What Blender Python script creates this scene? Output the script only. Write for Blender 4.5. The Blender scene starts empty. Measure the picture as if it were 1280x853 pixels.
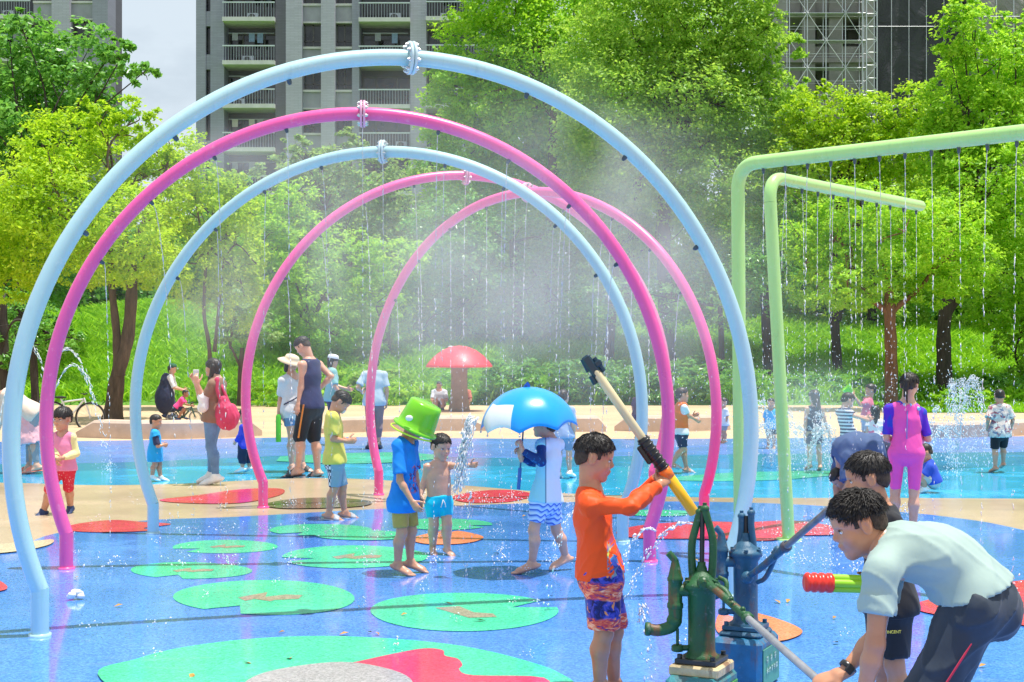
import bpy, math, random
import numpy as np
random.seed(7)
RS = np.random.RandomState(11)
SC = bpy.context.scene
COL = SC.collection
F, YH, HC = 1823.0, 438.0, 1.65          # focal length (px), horizon row, eye height (m)
V = lambda *a: np.array(a, float)
def nrm(v):
    v = np.asarray(v, float); n = np.linalg.norm(v); return v / n if n > 1e-9 else v
def P(px, py, d):                         # point of the place seen at (px, py), d metres away
    return V((px - 640) * d / F, d, HC - (py - YH) * d / F)
def G(px, py, z=0.0):                     # point of the ground seen at (px, py)
    d = (HC - z) * F / (py - YH); return V((px - 640) * d / F, d, z)
# ------------------------------------------------------------------ materials
def srgb(r, g, b):
    f = lambda c: (c / 255 / 12.92) if c / 255 <= .04045 else ((c / 255 + .055) / 1.055) ** 2.4
    return (f(r), f(g), f(b))
class NT:
    def __init__(s, name):
        s.m = bpy.data.materials.new(name); s.m.use_nodes = True
        s.t = s.m.node_tree; s.n = s.t.nodes; s.l = s.t.links
        s.b = s.n['Principled BSDF']; s.out = s.n['Material Output']
    def add(s, typ, **kw):
        n = s.n.new(typ)
        for k, v in kw.items(): setattr(n, k, v)
        return n
    def link(s, a, b): s.l.new(a, b)
    def inp(s, n, k, v):
        if hasattr(v, 'is_linked') or isinstance(v, bpy.types.NodeSocket): s.link(v, n.inputs[k])
        else: n.inputs[k].default_value = v
    def coords(s, kind='Object', scale=(1, 1, 1), rot=(0, 0, 0)):
        tc = s.add('ShaderNodeTexCoord'); mp = s.add('ShaderNodeMapping')
        s.link(tc.outputs[kind], mp.inputs['Vector']); mp.inputs['Scale'].default_value = scale
        mp.inputs['Rotation'].default_value = rot
        return mp.outputs['Vector']
    def noise(s, vec, scale, detail=3, rough=.5, dist=0.):
        n = s.add('ShaderNodeTexNoise'); s.link(vec, n.inputs['Vector'])
        n.inputs['Scale'].default_value = scale; n.inputs['Detail'].default_value = detail
        n.inputs['Roughness'].default_value = rough; n.inputs['Distortion'].default_value = dist
        return n.outputs['Fac']
    def voronoi(s, vec, scale, out='Color', feature='F1'):
        n = s.add('ShaderNodeTexVoronoi', feature=feature); s.link(vec, n.inputs['Vector'])
        n.inputs['Scale'].default_value = scale; return n.outputs[out]
    def ramp(s, fac, stops, interp='LINEAR'):
        r = s.add('ShaderNodeValToRGB'); s.link(fac, r.inputs['Fac']); cr = r.color_ramp; cr.interpolation = interp
        while len(cr.elements) < len(stops): cr.elements.new(.5)
        for e, (p, c) in zip(cr.elements, stops):
            e.position = p; e.color = (*c, 1) if not isinstance(c, (int, float)) else (c, c, c, 1)
        return r.outputs['Color']
    def mix(s, fac, a, b, mode='MIX'):
        m = s.add('ShaderNodeMix', data_type='RGBA', blend_type=mode)
        s.inp(m, 0, fac)
        for k, v in ((6, a), (7, b)):
            if isinstance(v, bpy.types.NodeSocket): s.link(v, m.inputs[k])
            else: m.inputs[k].default_value = (*v[:3], 1)
        return m.outputs[2]
    def math(s, op, a, b=0., c=None):
        m = s.add('ShaderNodeMath', operation=op); s.inp(m, 0, a); s.inp(m, 1, b)
        if c is not None: s.inp(m, 2, c)
        return m.outputs[0]
    def sep(s, vec):
        n = s.add('ShaderNodeSeparateXYZ'); s.link(vec, n.inputs[0]); return n.outputs
    def bump(s, h, strength=.3, dist=.01, nrm=None):
        b = s.add('ShaderNodeBump'); s.link(h, b.inputs['Height']); b.inputs['Strength'].default_value = strength
        b.inputs['Distance'].default_value = dist
        if nrm is not None: s.link(nrm, b.inputs['Normal'])
        return b.outputs['Normal']
    def col(s, c):
        if isinstance(c, bpy.types.NodeSocket): s.link(c, s.b.inputs['Base Color'])
        else: s.b.inputs['Base Color'].default_value = (*c[:3], 1)
    def set(s, **kw):
        for k, v in kw.items():
            k = k.replace('_', ' ').title().replace('Ior', 'IOR')
            s.inp(s.b, k, v)
_mc = {}
def mat(name, c, rough=.5, spec=.5, var=.18, nscale=6., bump=.0, bscale=60., metal=0., coat=0., sub=0.):
    key = (name, tuple(c), rough, spec, var, nscale, bump, metal, coat, sub)
    if key in _mc: return _mc[key]
    t = NT(name); v = t.coords('Object')
    n = t.noise(v, nscale, 4, .6)
    lo = tuple(x * (1 - var) for x in c); hi = tuple(min(1, x * (1 + var)) for x in c)
    t.col(t.ramp(n, [(.3, lo), (.7, hi)]))
    t.set(roughness=rough, metallic=metal); t.b.inputs['Specular IOR Level'].default_value = spec
    if coat: t.b.inputs['Coat Weight'].default_value = coat; t.b.inputs['Coat Roughness'].default_value = .08
    if sub:
        t.b.inputs['Subsurface Weight'].default_value = sub; t.b.inputs['Subsurface Radius'].default_value = (.02, .008, .004)
        t.b.inputs['Subsurface Scale'].default_value = .3
    if bump: t.link(t.bump(t.noise(v, bscale, 3), bump, .01), t.b.inputs['Normal'])
    _mc[key] = t.m; return t.m
# ------------------------------------------------------------------ mesh builder
class MB:
    def __init__(s): s.v = []; s.f = []; s.mi = []; s.n = 0; s.sm = []
    def raw(s, v, f, mi=0, smooth=True):
        v = np.asarray(v, float).reshape(-1, 3)
        for q in f: s.f.append([i + s.n for i in q]); s.mi.append(mi); s.sm.append(smooth)
        s.v.append(v); s.n += len(v); return s
    def box(s, lo, hi, mi=0, M=None, bev=0.):
        lo = V(*lo); hi = V(*hi)
        if bev > 0:
            b = min(bev, .45 * min(hi - lo)); vs = []; ids = {}
            for sx in (0, 1):
                for sy in (0, 1):
                    for sz in (0, 1):
                        c = [(hi if q else lo)[i] for i, q in enumerate((sx, sy, sz))]
                        sg = [(-1 if q else 1) for q in (sx, sy, sz)]
                        for ax in range(3):
                            w = [c[i] + (sg[i] * b if i != ax else 0) for i in range(3)]
                            ids[(sx, sy, sz, ax)] = len(vs); vs.append(w)
            fs = []
            def q(*k): fs.append([ids[i] for i in k])
            for ax in range(3):
                o = [i for i in range(3) if i != ax]
                for e in (0, 1):
                    def k(a, b_):
                        t = [0, 0, 0]; t[ax] = e; t[o[0]] = a; t[o[1]] = b_; return (*t, ax)
                    q(k(0, 0), k(1, 0), k(1, 1), k(0, 1))
            for ax in range(3):
                o = [i for i in range(3) if i != ax]
                for a in (0, 1):
                    for b_ in (0, 1):
                        def k(e, axx):
                            t = [0, 0, 0]; t[ax] = e; t[o[0]] = a; t[o[1]] = b_; return (*t, axx)
                        q(k(0, o[0]), k(1, o[0]), k(1, o[1]), k(0, o[1]))
            for sx in (0, 1):
                for sy in (0, 1):
                    for sz in (0, 1): q((sx, sy, sz, 0), (sx, sy, sz, 1), (sx, sy, sz, 2))
            v = np.array(vs)
        else:
            v = np.array([[x, y, z] for x in (lo[0], hi[0]) for y in (lo[1], hi[1]) for z in (lo[2], hi[2])])
            fs = [(0, 1, 3, 2), (4, 6, 7, 5), (0, 4, 5, 1), (2, 3, 7, 6), (0, 2, 6, 4), (1, 5, 7, 3)]
        c = (lo + hi) / 2                 # orient outward
        if M is not None: v = v @ np.asarray(M[0]).T + np.asarray(M[1]); c = np.asarray(M[0]) @ c + np.asarray(M[1])
        out = []
        for f in fs:
            p = v[list(f)]; n = np.cross(p[1] - p[0], p[2] - p[0])
            out.append(list(f) if n @ (p.mean(0) - c) > 0 else list(f)[::-1])
        return s.raw(v, out, mi, False)
    def tube(s, pts, r, n=12, mi=0, caps=True, closed=False, smooth=True, squash=None):
        pts = np.asarray(pts, float); m = len(pts); r = np.broadcast_to(np.asarray(r, float), (m,))
        T = np.gradient(pts, axis=0) if m > 2 else np.repeat((pts[1] - pts[0])[None], 2, 0)
        if closed: T = np.roll(pts, -1, 0) - np.roll(pts, 1, 0)
        T /= np.maximum(np.linalg.norm(T, axis=1, keepdims=True), 1e-9)
        a = V(0, 0, 1) if abs(T[0][2]) < .9 else V(1, 0, 0)
        N = nrm(np.cross(T[0], a)); vs = []
        an = np.linspace(0, 2 * np.pi, n, endpoint=False); ca, sa = np.cos(an)[:, None], np.sin(an)[:, None]
        for i in range(m):
            N = nrm(N - T[i] * (N @ T[i])); B = np.cross(T[i], N)
            vs.append(pts[i] + r[i] * (ca * N + sa * B))
        fs = []
        for i in range(m if closed else m - 1):
            j = (i + 1) % m
            for k in range(n):
                l = (k + 1) % n; fs.append((i * n + k, i * n + l, j * n + l, j * n + k))
        s.raw(np.concatenate(vs), fs, mi, smooth)
        if caps and not closed:
            s.raw(vs[0], [tuple(range(n))[::-1]], mi, False); s.raw(vs[-1], [tuple(range(n))], mi, False)
        return s
    def lathe(s, prof, o=(0, 0, 0), axis=(0, 0, 1), n=24, mi=0, smooth=True, arc=None):
        ax = nrm(axis); a = V(1, 0, 0) if abs(ax[0]) < .9 else V(0, 1, 0)
        N = nrm(a - ax * (a @ ax)); B = np.cross(ax, N); o = V(*o)
        an = np.linspace(0, 2 * np.pi, n, endpoint=False); vs = []
        for (r, h) in prof: vs.append(o + ax * h + r * (np.cos(an)[:, None] * N + np.sin(an)[:, None] * B))
        fs = []
        for i in range(len(prof) - 1):
            for k in range(n):
                l = (k + 1) % n; fs.append((i * n + k, i * n + l, (i + 1) * n + l, (i + 1) * n + k))
        return s.raw(np.concatenate(vs), fs, mi, smooth)
    def ball(s, c, r, n=12, mi=0, R=None):
        r = np.broadcast_to(np.asarray(r, float), (3,)); th = np.linspace(0, np.pi, n // 2 + 1)
        ph = np.linspace(0, 2 * np.pi, n, endpoint=False); vs = []
        for t in th:
            for p in ph: vs.append((math.sin(t) * math.cos(p), math.sin(t) * math.sin(p), math.cos(t)))
        v = np.array(vs) * r
        if R is not None: v = v @ np.asarray(R).T
        fs = []
        for i in range(n // 2):
            for k in range(n):
                l = (k + 1) % n
                q = [i * n + k, (i + 1) * n + k, (i + 1) * n + l, i * n + l]
                if i == 0: q = [q[0], q[1], q[2]]
                elif i == n // 2 - 1: q = [q[0], q[1], q[3]]
                fs.append(q)
        return s.raw(v + np.asarray(c), fs, mi)
    def poly(s, pts, mi=0, smooth=False): return s.raw(pts, [tuple(range(len(pts)))], mi, smooth)
    def prism(s, pts, off, mi=0):         # polygon pts extruded by vector off
        p = np.asarray(pts, float); n = len(p); q = p + np.asarray(off)
        nn = sum(np.cross(p[i] - p[0], p[(i + 1) % n] - p[0]) for i in range(1, n - 1))
        if nn @ np.asarray(off) > 0: p = p[::-1]; q = q[::-1]
        s.raw(np.concatenate([p, q]), [tuple(range(n)), tuple(range(2 * n - 1, n - 1, -1))] +
              [(i, n + i, n + (i + 1) % n, (i + 1) % n) for i in range(n)], mi, False); return s
    def build(s, name, mats, parent=None):
        v = np.concatenate(s.v) if s.v else np.zeros((0, 3))
        return mesh_obj(name, v, s.f, mats, parent, s.mi, s.sm)
ORG = {}
def mesh_obj(name, v, f, mats, parent=None, mi=None, smooth=True):
    v = np.asarray(v, float)
    if parent is not None and parent.name in ORG: v = v - ORG[parent.name]
    me = bpy.data.meshes.new(name)
    if isinstance(f, np.ndarray):
        k = f.shape[1]; nf = len(f)
        me.vertices.add(len(v)); me.vertices.foreach_set('co', v.astype(np.float32).ravel())
        me.loops.add(nf * k); me.loops.foreach_set('vertex_index', f.astype(np.int32).ravel())
        me.polygons.add(nf); me.polygons.foreach_set('loop_start', np.arange(0, nf * k, k, dtype=np.int32))
        me.update(calc_edges=True)
    else:
        me.from_pydata(v.tolist(), [], [list(map(int, q)) for q in f]); me.update()
    n = len(me.polygons)
    sm = np.full(n, smooth, bool) if isinstance(smooth, bool) else np.asarray(smooth, bool)
    me.polygons.foreach_set('use_smooth', sm)
    if not isinstance(mats, (list, tuple)): mats = [mats]
    for m in mats: me.materials.append(m)
    if mi is not None and len(mats) > 1: me.polygons.foreach_set('material_index', np.asarray(mi, np.int32))
    o = bpy.data.objects.new(name, me); COL.objects.link(o)
    if parent is not None:
        o.parent = parent; ORG[o.name] = ORG[parent.name]
    return o
def thing(name, label, cat, loc, group=None):
    o = bpy.data.objects.new(name, None); COL.objects.link(o)
    o.empty_display_size = .2; o.location = tuple(loc); ORG[o.name] = np.asarray(loc, float)
    o['label'] = label; o['category'] = cat
    if group: o['group'] = group
    return o
def solo(name, mb, mats, label, cat, base, group=None, kind=None):   # a thing that is one mesh, origin at its base
    v = np.concatenate(mb.v) - np.asarray(base)
    o = mesh_obj(name, v, mb.f, mats, None, mb.mi, mb.sm); o.location = tuple(base); ORG[o.name] = np.asarray(base, float)
    o['label'] = label; o['category'] = cat
    if group: o['group'] = group
    if kind: o['kind'] = kind
    return o
def struct(name, mb, mats, label, cat='ground'):
    o = mb.build(name, mats); ORG[o.name] = V(0, 0, 0); o['kind'] = 'structure'; o['label'] = label; o['category'] = cat; return o
def bez(pts, n=8):                        # Catmull-Rom through points
    p = np.asarray(pts, float); p = np.concatenate([[2 * p[0] - p[1]], p, [2 * p[-1] - p[-2]]]); out = []
    for i in range(1, len(p) - 2):
        for t in np.linspace(0, 1, n, endpoint=False):
            a, b, c, d = p[i - 1:i + 3]
            out.append(.5 * (2 * b + (c - a) * t + (2 * a - 5 * b + 4 * c - d) * t * t + (3 * b - a - 3 * c + d) * t ** 3))
    out.append(p[-2]); return np.array(out)
# ================================================================== camera, sky, sun
cam = bpy.data.cameras.new('camera'); co = bpy.data.objects.new('camera', cam); COL.objects.link(co)
cam.sensor_width = 36; cam.lens = F / 1280 * 36; cam.shift_y = (YH - 426.5) / 1280
cam.clip_start = .2; cam.clip_end = 2000
co.location = (0, 0, HC); co.rotation_euler = (math.radians(90), 0, 0); SC.camera = co
SUN_EL, SUN_AZ = 79.0, 96.0               # azimuth clockwise from +Y (the way the camera looks)
w = bpy.data.worlds.new('World'); SC.world = w; w.use_nodes = True
wn, wl = w.node_tree.nodes, w.node_tree.links
bg = wn['Background']; bg.inputs['Strength'].default_value = .056
sky = wn.new('ShaderNodeTexSky'); sky.sky_type = 'NISHITA'; sky.sun_disc = False
sky.sun_elevation = math.radians(SUN_EL); sky.sun_rotation = math.radians(SUN_AZ)
sky.air_density = 1.0; sky.dust_density = .6; sky.ozone_density = 1.0
tc = wn.new('ShaderNodeTexCoord'); mp = wn.new('ShaderNodeMapping'); mp.inputs['Scale'].default_value = (1, 1, 2.2)
nz = wn.new('ShaderNodeTexNoise'); nz.inputs['Scale'].default_value = 3.2; nz.inputs['Detail'].default_value = 7; nz.inputs['Roughness'].default_value = .55
rp = wn.new('ShaderNodeValToRGB'); rp.color_ramp.elements[0].position = .12; rp.color_ramp.elements[1].position = .44
mx = wn.new('ShaderNodeMix'); mx.data_type = 'RGBA'; mx.inputs[7].default_value = (10.6, 12.2, 13.6, 1)
wl.new(tc.outputs['Generated'], mp.inputs[0]); wl.new(mp.outputs[0], nz.inputs['Vector']); wl.new(nz.outputs['Fac'], rp.inputs[0])
wl.new(rp.outputs[0], mx.inputs[0]); wl.new(sky.outputs[0], mx.inputs[6]); wl.new(mx.outputs[2], bg.inputs[0])
sl = bpy.data.lights.new('sun', 'SUN'); so = bpy.data.objects.new('sun', sl); COL.objects.link(so)
sl.energy = 5.0; sl.angle = math.radians(.5); sl.color = (1, .965, .90)
ea, aa = math.radians(SUN_EL), math.radians(SUN_AZ)
from mathutils import Vector
so.rotation_euler = Vector((math.sin(aa) * math.cos(ea), math.cos(aa) * math.cos(ea), math.sin(ea))).to_track_quat('Z', 'Y').to_euler()
vs = SC.view_settings; vs.view_transform = 'Standard'; vs.look = 'None'; vs.exposure = .28; vs.gamma = 1; vs.use_curve_mapping = False
SC.render.engine = 'CYCLES'; SC.cycles.use_denoising = True
SC.cycles.max_bounces = 8; SC.cycles.diffuse_bounces = 5; SC.cycles.glossy_bounces = 3; SC.cycles.transmission_bounces = 5
SC.cycles.transparent_max_bounces = 8; SC.cycles.volume_bounces = 1; SC.cycles.caustics_reflective = False; SC.cycles.caustics_refractive = False
SC.cycles.sample_clamp_indirect = 6
# ================================================================== ground
def rubber(name, c, var=.16, wet=.5, gran=95., c2=None):
    t = NT(name); v = t.coords('Object')
    g = t.voronoi(v, gran); gs = t.sep(g)[0]
    big = t.noise(v, .9, 5, .6)
    var *= 1.9; lo = tuple(x * (1 - var) for x in c); hi = tuple(min(1, x * (1 + var) + .03) for x in c)
    col = t.mix(gs, lo, hi)
    if c2: col = t.mix(t.ramp(t.noise(v, .35, 4, .6), [(.45, 0), (.62, 1)]), col, c2)
    col = t.mix(t.ramp(big, [(.35, 0.), (.7, .35)]), col, tuple(x * .72 for x in c))
    dust = t.ramp(t.noise(t.coords('Object', (.45, 1.3, 1), (0, 0, .3)), 4., 8, .74), [(.55, 0.), (.72, .34)])
    col = t.mix(dust, col, tuple(min(1, x * .7 + .22) for x in c))
    t.col(col)
    wetm = t.noise(v, 1.1, 4, .6)
    t.link(t.ramp(wetm, [(.52, .05 + .35 * (1 - wet)), (.78, .40 + .1 * (1 - wet))]), t.b.inputs['Roughness'])
    h = t.math('ADD', t.math('MULTIPLY', gs, .5), t.noise(v, 7., 2))
    t.link(t.bump(h, .045, .004), t.b.inputs['Normal'])
    t.b.inputs['Specular IOR Level'].default_value = .5; t.b.inputs['Coat Weight'].default_value = .35 * wet; t.b.inputs['Coat Roughness'].default_value = .06
    return t.m
BLUE = rubber('rubber_blue', (.070, .25, .80), .2, .85)
CYAN = rubber('rubber_cyan', (.02, .42, .78), .15, .7)
TEAL = rubber('rubber_teal', (.02, .26, .52), .15, .6)
LAV = rubber('rubber_lavender', (.10, .25, .66), .15, .5)
MINT = rubber('rubber_mint', (.06, .50, .36), .15, .5)
TAN = rubber('rubber_tan', (.52, .385, .25), .12, .35, 160., (.36, .26, .18))
GREEN = rubber('rubber_green', (.05, .60, .34), .16, .6)
REDR = rubber('rubber_red', (.70, .028, .095), .15, .6)
ORNG = rubber('rubber_orange', (.80, .22, .10), .15, .5)
GREYR = rubber('rubber_grey', (.36, .345, .34), .16, .4)
BROWN = rubber('rubber_brown', (.30, .27, .18), .16, .4)
CREAM = rubber('rubber_cream', (.66, .54, .35), .12, .5)
def paving():
    t = NT('sandy_paving'); v = t.coords('Object')
    n = t.noise(v, .5, 6, .6); f = t.noise(v, 22., 4, .7)
    c = t.ramp(n, [(.3, (.42, .28, .15)), (.55, (.56, .38, .215)), (.75, (.62, .46, .29))])
    t.col(t.mix(.35, c, t.ramp(f, [(.3, (.35, .24, .14)), (.7, (.75, .6, .42))])))
    t.set(roughness=.8); t.link(t.bump(f, .3, .01), t.b.inputs['Normal']); return t.m
PAVE = paving()
def grassy(name='turf_soil'):
    t = NT(name); v = t.coords('Object'); n = t.noise(v, .6, 6, .65); f = t.noise(v, 9., 4, .7)
    c = t.ramp(n, [(.3, (.07, .20, .016)), (.6, (.14, .33, .025)), (.8, (.20, .40, .04))])
    t.col(t.mix(.4, c, t.ramp(f, [(.3, (.02, .05, .008)), (.7, (.12, .27, .03))])))
    t.set(roughness=.9); t.link(t.bump(f, .6, .05), t.b.inputs['Normal']); return t.m
TURF = grassy()
def sheet(name, pts, z, m, label, mb=None):
    b = mb or MB(); b.poly([(x, y, z) for x, y in pts]); return struct(name, b, m, label)
sheet('ground', [(-700, -60), (700, -60), (700, 1500), (-700, 1500)], -.03, TURF, 'green ground reaching to the horizon beneath the park')
sheet('path', [(-60, -20), (60, -20), (60, 44.2), (-60, 44.2)], -.018, PAVE, 'sandy beige paved path running behind the splash pad', )
def gpoly(pp, n=6, closed=True):          # smooth closed outline through photo points lying on the ground
    p = [G(x, y)[:2] for x, y in pp]
    if not closed: return p
    p = np.array(p); m = len(p); out = []
    for i in range(m):
        a, b, c, d = p[i - 1], p[i], p[(i + 1) % m], p[(i + 2) % m]
        for t in np.linspace(0, 1, n, endpoint=False):
            out.append(.5 * (2 * b + (c - a) * t + (2 * a - 5 * b + 4 * c - d) * t * t + (3 * b - a - 3 * c + d) * t ** 3))
    return out
def band(name, top, bot, z, m, label):    # strip between two photo lines of ground points
    a = [G(x, y)[:2] for x, y in top]; b = [G(x, y)[:2] for x, y in bot]
    return sheet(name, list(bez(a, 5)) + list(bez(b, 5))[::-1], z, m, label)
band('splash_floor', [(-300, 553), (100, 551), (400, 546), (640, 548), (900, 548), (1280, 545), (1600, 545)],
     [(-300, 700), (300, 700), (700, 700), (1280, 700), (1600, 700)], -.008, LAV, 'lavender blue rubber floor along the sandy path')
band('teal_floor', [(-300, 582), (100, 579), (250, 574), (420, 568), (640, 572), (900, 568), (1280, 565), (1600, 565)],
     [(-300, 605), (300, 608), (640, 610), (1280, 610), (1600, 610)], -.004, TEAL, 'teal rubber floor band behind the cyan band')
band('cyan_floor', [(-300, 592), (60, 590), (250, 583), (420, 580), (640, 583), (900, 586), (1040, 596), (1280, 582), (1600, 580)],
     [(-300, 640), (300, 640), (700, 640), (1280, 640), (1600, 640)], 0., CYAN, 'bright cyan rubber floor beyond the tan border')
sheet('lawn', [(10.5, 38.8), (40, 38.8), (40, 44.6), (10.2, 44.6)], -.006, TURF, 'mown grass strip behind the fountain at the right')
band('mint_floor', [(350, 571), (430, 567), (500, 566), (560, 570)], [(345, 577), (430, 580), (500, 578), (560, 573)], .004, MINT, 'mint green stripe in the rubber floor behind the man in navy')
band('mint_floor', [(850, 596), (900, 592), (960, 590), (1040, 589)], [(840, 601), (900, 602), (980, 600), (1050, 594)], .004, MINT, 'mint green patch in the rubber floor behind the green posts')
band('tan_border', [(-300, 602), (0, 604), (120, 607), (230, 605), (400, 598), (560, 606), (700, 617), (860, 622), (960, 623), (1120, 623), (1280, 624), (1600, 626)],
     [(-300, 725), (-60, 705), (20, 690), (60, 672), (180, 655), (300, 650), (480, 640), (700, 632), (850, 631), (980, 634), (1100, 642), (1190, 651), (1280, 667), (1600, 750)],
     .004, TAN, 'sandy tan rubber border curving round the blue pad')
band('blue_pad', [(-2500, 760), (-300, 730), (-40, 700), (20, 686), (70, 668), (180, 652), (300, 647), (480, 637), (700, 629), (850, 628), (980, 631), (1100, 639), (1190, 648), (1280, 664), (1600, 747), (2600, 900)],
     [(-2500, 1500), (0, 1500), (640, 1500), (1280, 1500), (2600, 1500)], .008, BLUE, 'speckled bright blue rubber pad under the arches')
_z = [.010]
def patch(name, pts, m, label, z=None, n=6):
    _z[0] += .0004; z = _z[0] if z is None else z * .5 + .003
    b = MB(); b.poly([(x, y, z) for x, y in gpoly(pts, n)]); return struct(name, b, m, label, 'floor marking')
def lily(cx, cy, rx, ry, a0, label, wd=.5, mark=1, sd=0):      # round pad with a notch, a0 = photo angle of the notch
    c = G(cx, cy)[:2]; R = np.random.RandomState(sd + int(cx)); ph = R.rand(3) * 6.28
    pts = []
    for a in np.linspace(a0 + wd / 2, a0 + 2 * math.pi - wd / 2, 60):
        k = 1 + .03 * math.sin(2 * a + ph[0]) + .02 * math.sin(3 * a + ph[1])
        pts.append(G(cx + rx * k * math.cos(a), cy + ry * k * math.sin(a))[:2])
    pts.append(G(cx + rx * .55 * math.cos(a0), cy + ry * .55 * math.sin(a0))[:2])
    _z[0] += .0004; b = MB(); b.poly([(x, y, _z[0]) for x, y in pts]); o = struct('lily_pad', b, GREEN, label, 'floor marking')
    if mark:                              # small brown squiggle in the middle
        k = [(-.30, .02), (-.12, -.16), (.02, -.3), (.0, -.02), (.22, -.16), (.40, -.12), (.36, .1), (.1, .16), (.05, .24), (-.12, .1), (-.22, .22)]
        if mark == 2: k = [(-.3, -.2), (-.05, -.28), (.1, .05), (.3, .12), (.34, .3), (.05, .34), (-.14, .05)]
        b = MB(); b.poly([(*G(cx + rx * x, cy + ry * y)[:2], _z[0] + .0016) for x, y in k])
        q = b.build('pad_mark', BROWN, o)
    return o
lily(281, 685, 65, 8.5, 2.6, 'green lily pad marking between the left blue leg and the boy in yellow')
lily(238, 715, 75, 10.5, 1.95, 'green lily pad marking right of the left pink leg')
lily(332, 749, 115, 21.5, 2.1, 'large green lily pad marking with brown squiggle, crossed by the shadow line')
lily(580, 767, 121, 23.5, -.45, 'large green lily pad marking in front of the boy with the bucket', .4, 2)
lily(442, 698, 90, 14.5, 2.9, 'green lily pad marking under the feet of the bucket boy', .4, 1)
lily(400, 664, 66, 7, 2.2, 'green lily pad marking under the boy in yellow', .4, 0)
lily(556, 657, 60, 7, .4, 'green lily pad marking behind the shirtless boy', .4, 0)
lily(455, 671, 62, 6, .4, 'thin green lily pad marking behind the bucket boy', .4, 0, 3)
lily(820, 643, 50, 4, .4, 'faint green lily pad marking behind the pink right leg', .4, 0, 3)
patch('floor_marking', [(95, 657), (140, 652), (175, 654), (214, 657), (180, 662), (190, 665), (150, 667), (110, 667), (80, 664)], REDR, 'red flower marking between the left arch legs')
patch('floor_marking', [(200, 626), (250, 620), (300, 613), (350, 612), (350, 620), (300, 630), (230, 630)], REDR, 'red flower marking on the tan border by the pink leg', .016)
patch('floor_marking', [(330, 632), (370, 625), (420, 624), (462, 628), (455, 634), (400, 637), (350, 637)], rubber('rubber_dark', (.16, .11, .07), .2, .7), 'dark brown patch on the tan border behind the boy in yellow')  # flat dark brown tone laid over the tan border
patch('floor_marking', [(565, 622), (600, 615), (640, 614), (668, 620), (640, 628), (600, 630), (575, 628)], REDR, 'red marking on the tan border behind the shirtless boy', .016)
patch('floor_marking', [(515, 675), (545, 667), (560, 668), (575, 666), (604, 673), (590, 680), (555, 683), (525, 681)], ORNG, 'orange round marking under the shirtless boy')
patch('floor_marking', [(770, 668), (800, 659), (870, 654), (930, 655), (990, 653), (1040, 660), (1045, 670), (990, 672), (960, 678), (880, 676), (800, 675)], REDR, 'long red flower marking behind the two hand pumps')
patch('floor_marking', [(1140, 762), (1180, 748), (1280, 728), (1400, 722), (1420, 770), (1330, 790), (1260, 782), (1190, 775)], REDR, 'red flower marking under the stooping youth')
patch('floor_marking', [(895, 790), (900, 770), (920, 775), (935, 768), (975, 778), (1003, 792), (985, 803), (950, 806), (915, 804)], ORNG, 'orange fish marking behind the blue pump box')
patch('floor_marking', [(-60, 724), (-20, 722), (6, 733), (4, 741), (-40, 744)], REDR, 'red marking at the foot of the left blue leg')
patch('floor_marking', [(-90, 690), (-20, 684), (40, 679), (66, 677), (60, 684), (20, 692), (-60, 698)], CREAM, 'cream marking beside the left pink leg')
patch('lily_pad', [(122, 847), (170, 828), (230, 813), (320, 802), (410, 799), (500, 803), (580, 812), (650, 828), (700, 846), (720, 870), (660, 930), (520, 960), (330, 955), (200, 900)], GREEN, 'largest green lily pad marking at the near edge with a red lotus')
patch('lotus_marking', [(380, 846), (445, 832), (490, 822), (530, 815), (553, 817), (556, 824), (572, 828), (578, 836), (574, 842), (592, 849), (680, 852), (672, 876), (560, 915), (450, 915), (330, 890)], REDR, 'red lotus flower marking on the largest lily pad', .032, 4)
patch('lotus_marking', [(300, 866), (330, 846), (400, 834), (450, 834), (500, 846), (516, 862), (490, 885), (400, 895), (320, 885)], GREYR, 'grey oval marking on the red lotus', .036, 4)
# round drains set in the pad
DRAIN = mat('drain_metal', (.25, .27, .3), .4, .5, .2, 20., metal=.8)
# fallen leaves and petals on the pad
LEAFDRY = mat('dry_leaf', (.45, .24, .05), .7, .3, .4, 30.)
b = MB()
for (x, y) in [(472, 792), (462, 790), (97, 747), (148, 757), (430, 792), (505, 768), (560, 754), (655, 645), (620, 692), (742, 768), (352, 790), (95, 722), (1043, 772), (972, 752), (985, 751), (1045, 803), (1190, 806), (1228, 832), (1110, 800), (870, 700), (310, 829), (362, 823), (240, 845), (600, 775), (690, 742)]:
    c = G(x, y, .02); a = random.random() * 6.28; r = random.uniform(.02, .04); u = V(math.cos(a), math.sin(a), .2) * r; q = V(-math.sin(a), math.cos(a), .1) * r * .5
    b.raw([c - u, c + q + V(0, 0, .008), c + u, c - q + V(0, 0, .004)], [(0, 1, 2, 3)], 0, False)
o = b.build('fallen_leaves', LEAFDRY); o['kind'] = 'stuff'; o['label'] = 'small dry leaves scattered over the blue pad'; o['category'] = 'leaves'
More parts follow.
